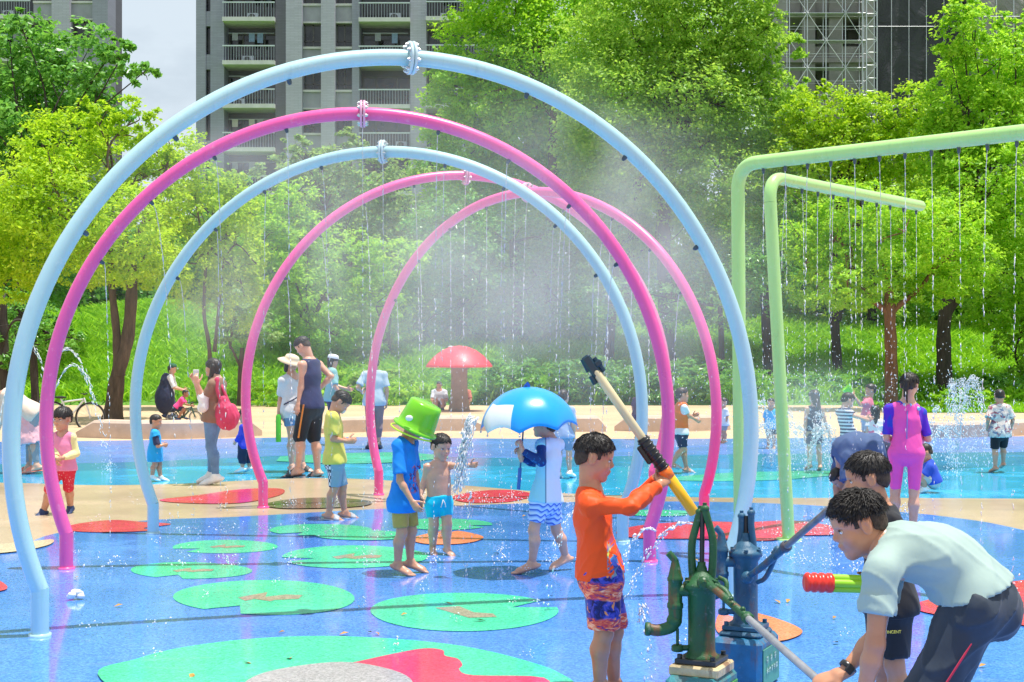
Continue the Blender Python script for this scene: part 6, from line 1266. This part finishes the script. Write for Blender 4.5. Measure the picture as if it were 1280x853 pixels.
# ---- blue umbrella with a white lower panel and a fin
uc = P(658, 484, 10.72); tilt = nrm(V(-.06, -.06, 1)); g = thing('umbrella', 'bright blue child umbrella with a small fin and white front panel', 'umbrella', P(652, 563, 10.7)); Ru = .365; hu = .30
UBL = cloth('umbrella_blue', (.005, .32, .80), .28, .06, .08, 300., .5); UWH = cloth('umbrella_white', (.78, .80, .80), .35, .05, .1); ex = nrm(np.cross(V(0, 1, 0), tilt)); ey = np.cross(tilt, ex); n8 = 8; na, nr = 64, 16; vs, fs, mi = [], [], []
for i in range(nr + 1):
    t = i / nr; ph = t * 1.45
    for k in range(na):
        a = 2 * math.pi * k / na; sc = 1 - abs(math.sin(4 * (a + .2))) ; rr = Ru * math.sin(ph) / math.sin(1.45) * (1 - .075 * (1 - sc) * t); z = -hu * (1 - math.cos(ph)) / (1 - math.cos(1.45)) + .05 * (1 - sc) * t ** 3 - .006 * (1 - sc) * t
        vs.append(uc + ex * rr * math.cos(a) + ey * rr * math.sin(a) + tilt * z)
for i in range(nr):
    for k in range(na):
        l = (k + 1) % na; fs.append((i * na + k, (i + 1) * na + k, (i + 1) * na + l, i * na + l)); a = 2 * math.pi * (k + .5) / na; an = (math.degrees(a)) % 360; mi.append(1 if (i >= 9 and 192 < an < 248) else 0)
co_ = mesh_obj('canopy', vs, fs, [UBL, UWH], g, mi); sm_ = co_.modifiers.new('thick', 'SOLIDIFY'); sm_.thickness = .003
b = MB(); 
for a in [(-.2 + k * math.pi / 4 + math.pi / 8 * 0) for k in range(8)]:
    pts = [];
    for t in np.linspace(0, 1, 9): ph = t * 1.45; pts.append(uc + (ex * math.cos(a) + ey * math.sin(a)) * (Ru * math.sin(ph) / math.sin(1.45) - .004) + tilt * (-hu * (1 - math.cos(ph)) / (1 - math.cos(1.45)) - .006))
    pts.append(pts[-1] + (pts[-1] - pts[-2]) * .22); rb = MB().tube(pts, .003, 6); rb.ball(pts[-1], .008, 8); rb.build('rib', mat('rib_steel', (.5, .55, .6), .3, .5, .1, 3., metal=.8), g)
hd_ = P(652, 566, 10.70); MB().tube([uc + tilt * .01, hd_, P(649, 600, 10.70)], .0065, 10).build('shaft', mat('shaft_blue', (.03, .12, .25), .3, .5, .1, 3., metal=.5), g)
MB().tube(bez([P(650, 585, 10.70), P(649, 600, 10.70), P(648, 612, 10.70)], 4), .014, 10).build('handle', PLG('plastic_blue', (.02, .14, .45)), g)
b = MB(); fb = uc - tilt * .012; b.prism([fb - ex * .035 - tilt * .01, fb + ex * .03 - tilt * .012, fb + ex * .028 + tilt * .025, fb + ex * .012 + tilt * .052, fb - ex * .012 + tilt * .03], V(0, .014, 0)); b.build('fin', PLG('fin_blue', (.01, .12, .55)), g)
# ---- small held things
c = P(245, 470, 17.78); b = MB(); b.box((-.036, -.005, -.075), (.036, .005, .075), 0, (np.array([[math.cos(.5), -math.sin(.5), 0], [math.sin(.5), math.cos(.5), 0], [0, 0, 1]]), c), .004); solo('phone', b, PLG('phone_white', (.6, .6, .62), .2), 'pale phone held up by the woman in brown', 'phone', c)
sb = P(284, 517, 17.78); f = Field(sb - .32, sb + .36, .010); f.add(Ell(sb + V(0, .0, -.04), V(.155, .10, .17)), .03).add(Cone(sb + V(-.04, 0, .08), sb + V(-.05, 0, .16), .10, .06), .05).fold(.009, 40., 2); g = thing('shoulder_bag', 'large raspberry red shoulder bag on the back of the woman in brown', 'bag', sb); RASP = cloth('bag_raspberry', (.58, .05, .13), .6, .25, .5); mesh_obj('pouch', *f.mesh(), RASP, g)
b = MB(); b.tube(bez([sb + V(-.06, -.05, .13), sb + V(-.11, -.07, .30), P(272, 473, 17.72), P(266, 482, 17.75)], 6), .022, 8).tube(bez([sb + V(.02, .02, .12), sb + V(-.06, .03, .3), P(273, 473, 17.9)], 6), .020, 8); b.build('strap', RASP, g)
c = P(348, 534, 19.62); b = MB(); b.tube([c + V(0, 0, .17), c + V(0, 0, .14), c - V(0, 0, .2)], [.022, .036, .036], 12); solo('water_tube', b, PLG('tube_green', (.08, .50, .03)), 'green toy water tube hanging from the hand of the woman in the straw hat', 'toy', c)
c = P(1152, 534, 12.74); b = MB(); b.lathe([(0, -.14), (.036, -.14), (.042, -.12), (.042, .02), (.036, .06), (.016, .10), (.016, .125), (0, .125)], c, (.12, 0, 1), 18); solo('water_bottle', b, PLG('bottle_pink', (.85, .25, .45)), 'pink bottle in the hand of the girl in the pink swimsuit', 'bottle', c)
c = P(1063, 490, 23.2); b = MB(); b.lathe([(.045, -.02), (.085, .09), (.09, .10), (.08, .095), (.04, -.012), (0, -.012)], c, (-.55, 0, .6), 18); solo('toy_pail', b, LIME, 'small bright green pail tipped over the spray', 'pail', c)
c = G(95, 749, .012); b = MB()
for k in range(6): b.ball(c + V(.03 * math.cos(k), .03 * math.sin(k * 1.3), .02 + .012 * (k % 3)), V(.03, .022, .02), 8)
solo('fallen_flower', b, mat('petal_white', (.78, .77, .74), .6), 'small white fallen flower on the blue pad near the left arch legs', 'flower', c)
# ---- navy bag carried by the woman on the path
c = P(206, 492, 34.9); f = Field(c - .55, c + .55, .02); f.add(Ell(c + V(.0, 0, -.12), V(.24, .2, .38)), .05).add(Ell(c + V(.03, 0, .25), V(.15, .14, .25)), .08).fold(.012, 20., 4); solo('back_bag', MB().raw(*f.mesh()), NAVY, 'large navy bag on the back of the woman in the green cap', 'bag', c)
# ---- bicycles
TYRE = mat('tyre_rubber', (.02, .02, .02), .8); RIM = mat('rim_alloy', (.5, .5, .5), .3, .5, .1, 3., metal=.8)
def bike(label, d, w1, w2, r, framec, seat, bars, name='bicycle', base=None):
    a, c = P(*w1, d), P(*w2, d); g = thing(name, label, 'bicycle', V((a[0] + c[0]) / 2, d, a[2] - r)); fm = paint(name + '_paint', framec)
    for q in (a, c):
        an = np.linspace(0, 6.283, 37)[:-1]; ring = lambda k: [q + V(math.cos(t) * k, 0, math.sin(t) * k) for t in an]
        w_ = MB().tube(ring(r - .018), .020 * r / .3, 8, closed=True).build('wheel', TYRE, g); b = MB().tube(ring(r - .042), .009, 6, closed=True)
        for t in an[::2]: b.tube([q, q + V(math.cos(t) * (r - .045), 0, math.sin(t) * (r - .045))], .0025, 4)
        b.tube([q - V(0, .05, 0), q + V(0, .05, 0)], .018, 8); b.build('rim', RIM, w_)
    s_, h_ = P(*seat, d), P(*bars, d); bb = V(a[0] * .55 + c[0] * .45, d, a[2] - .01); b = MB(); tr = .018
    b.tube([c, h_ - V(.0, 0, .06)], tr, 8).tube([h_ - V(.01, 0, .12), bb], tr * 1.2, 8).tube([h_ - V(.01, 0, .09), s_ * .8 + bb * .2], tr, 8).tube([bb, s_], tr, 8).tube([bb, a], tr * .8, 6).tube([s_ * .8 + bb * .2, a], tr * .7, 6); b.build('frame', fm, g)
    MB().ball(s_ + V(-.01, 0, .02), (.12 * r / .3, .06, .03), 10).build('saddle', TYRE, g); MB().tube([h_ + V(0, -.22, .03), h_ + V(.02, -.08, .03), h_, h_ + V(.02, .08, .03), h_ + V(0, .22, .03)], .012, 8).build('handlebar', TYRE, g); return g
bike('white bicycle parked on the path behind the girl in pink and yellow', 31.5, (66, 521), (113, 522), .33, (.7, .72, .72), (76, 498), (105, 494))
bike('small dark balance bike ridden by the child in pink on the path', 34.0, (215, 522), (244, 522), .16, (.03, .10, .07), (221, 512), (239, 505), 'balance_bike')
# ---- red mushroom shelter
d = 40.; c = P(574, 511, d); c[2] = 0; zt = P(574, 432, d)[2]; zb = P(574, 458, d)[2]; R0 = 42 * d / F; g = thing('mushroom_shelter', 'red mushroom shelter with a tan stem behind the splash pad', 'shelter', c)
MUSH = paint('mushroom_red', (.80, .010, .035), .45); b = MB(); hgt = zt - zb; b.lathe([(0, hgt), (R0 * .25, hgt * .945), (R0 * .5, hgt * .78), (R0 * .72, hgt * .52), (R0 * .88, hgt * .26), (R0 * .97, hgt * .08), (R0, 0), (R0 * .98, -.03), (R0 * .9, .0), (R0 * .4, .06), (.2, .08)], c + V(0, 0, zb), (0, 0, 1), 40); b.build('cap', MUSH, g)
MB().lathe([(.30, 0), (.24, .3), (.22, .9), (.24, zb + .09)], c, (0, 0, 1), 24).build('stem', mat('stem_tan', (.26, .18, .12), .7, .3, .2, 4.), g)
R = np.random.RandomState(2); b = MB()
for k in range(5):
    a, t = R.uniform(0, 6.28), R.uniform(.25, .85); rr = R0 * t; z = zb + hgt * np.interp(t, [0, .25, .5, .72, .88, 1], [1, .945, .78, .52, .26, 0]); b.ball(c + V(math.cos(a) * rr, math.sin(a) * rr, z), V(.10, .10, .03) * R.uniform(.6, 1.2), 10)
b.build('spots', mat('spot_white', (.75, .72, .70), .5), g)
# ================================================================== water
def waterm():
    t = NT('water_drops'); t.col((.95, .97, 1.)); t.set(roughness=.12); t.b.inputs['Transmission Weight'].default_value = .25; t.b.inputs['IOR'].default_value = 1.33; t.b.inputs['Specular IOR Level'].default_value = .8; return t.m
WAT = waterm(); RW = np.random.RandomState(21)
_ico_v = np.array([(0, 0, 1), (1, 0, 0), (0, 1, 0), (-1, 0, 0), (0, -1, 0), (0, 0, -1)], float); _ico_f = np.array([(0, 1, 2), (0, 2, 3), (0, 3, 4), (0, 4, 1), (5, 2, 1), (5, 3, 2), (5, 4, 3), (5, 1, 4)])
def drops(C, r, ln=None, dirs=None):      # small drops, stretched along their flight
    C = np.asarray(C, float); n = len(C); r = np.broadcast_to(np.asarray(r, float), (n,)); v = _ico_v[None] * r[:, None, None]
    if ln is not None:
        D = np.asarray(dirs, float); D = D / np.linalg.norm(D, axis=1, keepdims=True); v = v + D[:, None, :] * (v @ D[:, :, None]) * (np.asarray(ln)[:, None, None] - 1)
    return (v + C[:, None]).reshape(-1, 3), (np.arange(n)[:, None, None] * 6 + _ico_f[None]).reshape(-1, 3).astype(np.int32)
def stream_pts(p, v0, n, tmax=None, solid=.30, jit=.010):
    """a jet that leaves p at speed v0, runs whole for a while, then breaks into drops"""
    p = np.asarray(p); v0 = np.asarray(v0, float); T_ = tmax or ((v0[2] + math.sqrt(max(v0[2] ** 2 + 2 * 9.8 * (p[2] - .02), 0))) / 9.8)
    t = np.sort(RW.uniform(0, 1, n)) ** .8 * T_; x = p + v0 * t[:, None]; x[:, 2] -= 4.9 * t * t; dv = v0 + np.zeros((n, 3)); dv[:, 2] -= 9.8 * t; x += RW.normal(0, 1, (n, 3)) * jit * (.1 + (t / T_)[:, None]); return x, dv, t / T_, T_
def jet(p, v0, r, n, label, group, name='water_jet', solid=.42, jit=.0045, wind=0.):
    x, dv, u, T_ = stream_pts(p, v0, n, None, solid, jit); rr = r * RW.uniform(.5, 1.1, n); v, f = drops(x, rr, RW.uniform(3.0, 11.0, n) * (1.5 - u), dv)
    b = MB(); ts = np.linspace(0, solid * T_, 14); pts = [np.asarray(p) + np.asarray(v0) * t - V(0, 0, 4.9 * t * t) for t in ts]; b.tube(pts, np.linspace(r * .6, r * .34, 14), 6)
    tv = np.concatenate(b.v); tf = []
    for q in b.f: tf += [q[:3], [q[0], q[2], q[3]]] if len(q) == 4 else [[q[0], q[i], q[i + 1]] for i in range(1, len(q) - 1)]
    v2 = np.concatenate([v, tv]) - np.asarray(p); f2 = np.concatenate([f, np.array(tf, np.int32) + len(v)])
    o = mesh_obj(name, v2, f2, WAT); o.location = tuple(p); o['label'] = label; o['category'] = 'water jet'; o['group'] = group; return o, pts
SPL = []                                   # where water lands
def land(p, v0): T_ = (v0[2] + math.sqrt(v0[2] ** 2 + 19.6 * (p[2] - .02))) / 9.8; q = np.asarray(p) + np.asarray(v0) * T_; q[2] = 0; return q
for ai, lab in ((1, 'thin water stream falling from the pink arch second from the camera'), (2, 'thin water stream falling from the middle blue arch'), (3, 'thin water stream falling inside the fourth arch of the row'), (4, 'thin water stream falling from the farthest right pink arch')):
    for (q, dr) in JET0[ai]:
        v0 = dr * RW.uniform(.05, .25) + V(RW.normal(0, .04), RW.normal(0, .04), -.3); jet(q, v0, .0033 if ai < 3 else .0040, 100, lab, lab.replace('thin water stream', 'water streams')); SPL.append(land(q, v0))
for k, q in enumerate(ARMJ):
    lab = 'thin water stream falling from the rising lime green arm' if k < 12 else 'thin water stream falling from the shorter lime green arm'
    v0 = V(RW.normal(0, .05), RW.normal(0, .05), -.4); jet(q, v0, .0031, 100, lab, lab.replace('thin water stream', 'water streams')); SPL.append(land(q, v0))
for (p, v0, lab) in ((P(-6, 560, 19.), V(.75, .1, 5.2), 'arching water jet crossing the left blue arch leg'), (P(40, 548, 20.), V(1.05, -.3, 4.9), 'arching water jet falling beside the girl in pink and yellow'), (P(52, 552, 20.6), V(.95, 0, 4.6), 'second arching water jet falling by the white bicycle')):
    jet(p, v0, .0065, 150, lab, 'arching ground jets at the left', solid=.1, jit=.02); SPL.append(land(p, v0))
# water running off the umbrella
p = P(592, 524, 10.55); b = MB(); vs, fs, n0 = [], [], 0
for k in range(7):
    x, dv, u, T_ = stream_pts(p + RW.normal(0, .018, 3), V(-.35 + RW.normal(0, .06), -.1, -.2), 150, .30, jit=.018); v, f = drops(x, .0042 * RW.uniform(.5, 1.3, 150), RW.uniform(1.5, 7, 150), dv); vs.append(v); fs.append(f + n0); n0 += len(v)
o = mesh_obj('water_runoff', np.concatenate(vs) - p, np.concatenate(fs), WAT); o.location = tuple(p); o['label'] = 'water pouring off the white front panel of the blue umbrella'; o['category'] = 'water jet'
# fountains at the right
for (px, py, lab) in ((1196, 586, 'white ground fountain beside the child in the floral shirt'), (1160, 600, 'thin ground fountain behind the girl in the pink suit'), (1010, 592, 'ground fountain round the girl in the navy swimsuit'), (964, 585, 'ground fountain between the two green posts')):
    p = G(px, py); vs, fs, n0 = [], [], 0; big = px in (1196,)
    for k in range(13 if big else 7):
        a = RW.uniform(0, 6.28); v0 = V(math.cos(a) * RW.uniform(.25, .75), math.sin(a) * .5, RW.uniform(3.9, 5.0) if big else RW.uniform(3.2, 4.3)); n = 190; x, dv, u, T_ = stream_pts(p + V(0, 0, .02), v0, n, jit=.035); v, f = drops(x, .0062 * RW.uniform(.4, 1.3, n), RW.uniform(1.2, 3.5, n), dv); vs.append(v); fs.append(f + n0); n0 += len(v)
    o = mesh_obj('fountain', np.concatenate(vs) - p, np.concatenate(fs), WAT); o.location = tuple(p); o['label'] = lab; o['category'] = 'fountain'; o['group'] = 'ground fountains at the right'; SPL.append(p)
# flying spray and splash crowns
vs, fs, n0 = [], [], 0
def cloud(c, s, n, r):
    global n0
    x = np.asarray(c) + RW.normal(size=(n, 3)) * np.asarray(s); x = x[x[:, 2] > .02]; m = len(x); v, f = drops(x, r * RW.uniform(.35, 1.25, m) ** 1.5, RW.uniform(1., 3.2, m), RW.normal(0, .4, (m, 3)) + V(0, 0, -1)); vs.append(v); fs.append(f + n0); n0 += len(v)
for (px, py, d, s, n, r) in ((1025, 505, 18., (.9, .8, .45), 1500, .009), (1200, 530, 20., (.55, .5, .42), 900, .010), (985, 520, 19., (.5, .8, .55), 700, .009), (1100, 470, 17., (1.6, 1., .5), 900, .008), (600, 600, 15.5, (1.6, 1.2, .5), 700, .007), (610, 480, 14., (1.3, 1.2, .6), 500, .006), (880, 520, 15., (.9, 1., .5), 600, .008), (1230, 500, 22., (.9, .8, .5), 500, .010), (760, 470, 15., (.9, 1., .6), 400, .006)): cloud(P(px, py, d), s, int(n * .62), r * .55)
for q in SPL:
    for k in range(26):
        pass
    a = RW.uniform(0, 6.28, 34); rr = np.abs(RW.normal(0, .10, 34)); x = q + np.stack([np.cos(a) * rr, np.sin(a) * rr, .02 + np.abs(RW.normal(0, .055, 34))], 1); v, f = drops(x, .0055 * RW.uniform(.4, 1.4, 34), RW.uniform(1, 2.5, 34), RW.normal(0, 1, (34, 3)) + V(0, 0, 1)); vs.append(v); fs.append(f + n0); n0 += len(v)
# stray arcs round the boy in orange and a low white splash by the pink foot
for (p, v0, n, r) in ((P(726, 642, 9.2), V(-.55, 0, .5), 60, .005), (P(798, 782, 7.2), V(.14, 0, 1.35), 60, .0045), (P(758, 842, 7.1), V(-.2, 0, .9), 60, .005), (P(866, 655, 9.6), V(-1.2, .1, .35), 160, .006), (P(820, 664, 9.6), V(-.8, .1, .55), 110, .006), (P(590, 620, 10.6), V(-.1, 0, .6), 60, .005)):
    x, dv, u, T_ = stream_pts(p, v0, n, .42, jit=.02); v, f = drops(x, r * RW.uniform(.5, 1.3, n), RW.uniform(1.5, 4, n), dv); vs.append(v); fs.append(f + n0); n0 += len(v)
for k in range(90):                        # little splashes all over the wet pad
    q = G(RW.uniform(60, 1240), RW.uniform(560, 840) if k % 3 else RW.uniform(560, 700)); a = RW.uniform(0, 6.28, 12); rr = np.abs(RW.normal(0, .04, 12)); x = q + np.stack([np.cos(a) * rr, np.sin(a) * rr, .02 + np.abs(RW.normal(0, .03, 12))], 1); v, f = drops(x, .0042 * RW.uniform(.4, 1.4, 12), RW.uniform(1, 2.5, 12), RW.normal(0, 1, (12, 3)) + V(0, 0, 1)); vs.append(v); fs.append(f + n0); n0 += len(v)
o = mesh_obj('water_spray', np.concatenate(vs), np.concatenate(fs), WAT); o['kind'] = 'stuff'; o['label'] = 'loose drops and splashes flying over the pad'; o['category'] = 'spray'
# ================================================================== mist hanging in the arches
def mist(px, py, d, r, dens, label, seed, sc=1.1):
    c = P(px, py, d); m = bpy.data.materials.new('mist'); m.use_nodes = True; n, l = m.node_tree.nodes, m.node_tree.links; n.clear(); out = n.new('ShaderNodeOutputMaterial'); pv = n.new('ShaderNodeVolumePrincipled')
    pv.inputs['Color'].default_value = (.96, .98, 1, 1); pv.inputs['Anisotropy'].default_value = .1; tc = n.new('ShaderNodeTexCoord'); ln = n.new('ShaderNodeVectorMath'); ln.operation = 'LENGTH'; sv = n.new('ShaderNodeVectorMath'); sv.operation = 'DIVIDE'; sv.inputs[1].default_value = tuple(r)
    l.new(tc.outputs['Object'], sv.inputs[0]); l.new(sv.outputs[0], ln.inputs[0]); ad = n.new('ShaderNodeVectorMath'); ad.operation = 'ADD'; ad.inputs[1].default_value = (seed * 3.1, seed * 1.7, seed); l.new(tc.outputs['Object'], ad.inputs[0])
    nz = n.new('ShaderNodeTexNoise'); nz.inputs['Scale'].default_value = sc; nz.inputs['Detail'].default_value = 2; nz.inputs['Distortion'].default_value = .6; l.new(ad.outputs[0], nz.inputs['Vector'])
    r1 = n.new('ShaderNodeMapRange'); r1.interpolation_type = 'SMOOTHSTEP'; r1.inputs[1].default_value = 1.; r1.inputs[2].default_value = .15; l.new(ln.outputs['Value'], r1.inputs[0]); r2 = n.new('ShaderNodeMapRange'); r2.inputs[1].default_value = .40; r2.inputs[2].default_value = .66; l.new(nz.outputs['Fac'], r2.inputs[0])
    mu = n.new('ShaderNodeMath'); mu.operation = 'MULTIPLY'; l.new(r1.outputs[0], mu.inputs[0]); l.new(r2.outputs[0], mu.inputs[1]); m2 = n.new('ShaderNodeMath'); m2.operation = 'MULTIPLY'; m2.inputs[1].default_value = dens; l.new(mu.outputs[0], m2.inputs[0]); l.new(m2.outputs[0], pv.inputs['Density']); l.new(pv.outputs[0], out.inputs['Volume'])
    b = MB(); b.ball((0, 0, 0), r, 20); o = b.build('mist', m); o.location = tuple(c); o['kind'] = 'stuff'; o['label'] = label; o['category'] = 'mist'; return o
mist(600, 330, 14.4, V(4.6, 3.4, 2.4), .15, 'thin broad mist veiling the trees behind all five arches', 11, .7)
mist(680, 405, 14.2, V(2.6, 2.4, 1.5), .115, 'pale mist drifting inside the row of arches', 1, 1.7)
mist(830, 330, 13., V(1.5, 1.5, 1.2), .20, 'mist wisp drifting out between the right legs of the arches', 15, 1.5)
mist(700, 190, 10.6, V(1.7, .7, .8), .30, 'thin mist blowing under the right side of the nearest blue arch', 3)
mist(290, 380, 13.6, V(.9, .8, 1.0), .40, 'mist puff beside the left side of the middle blue arch', 5)
mist(305, 195, 11.3, V(.75, .5, .35), .45, 'mist puff clinging under the pink arch at the upper left', 7)
mist(1010, 520, 19., V(1.6, 1.4, .95), .25, 'fine mist round the fountains between the green posts', 9)
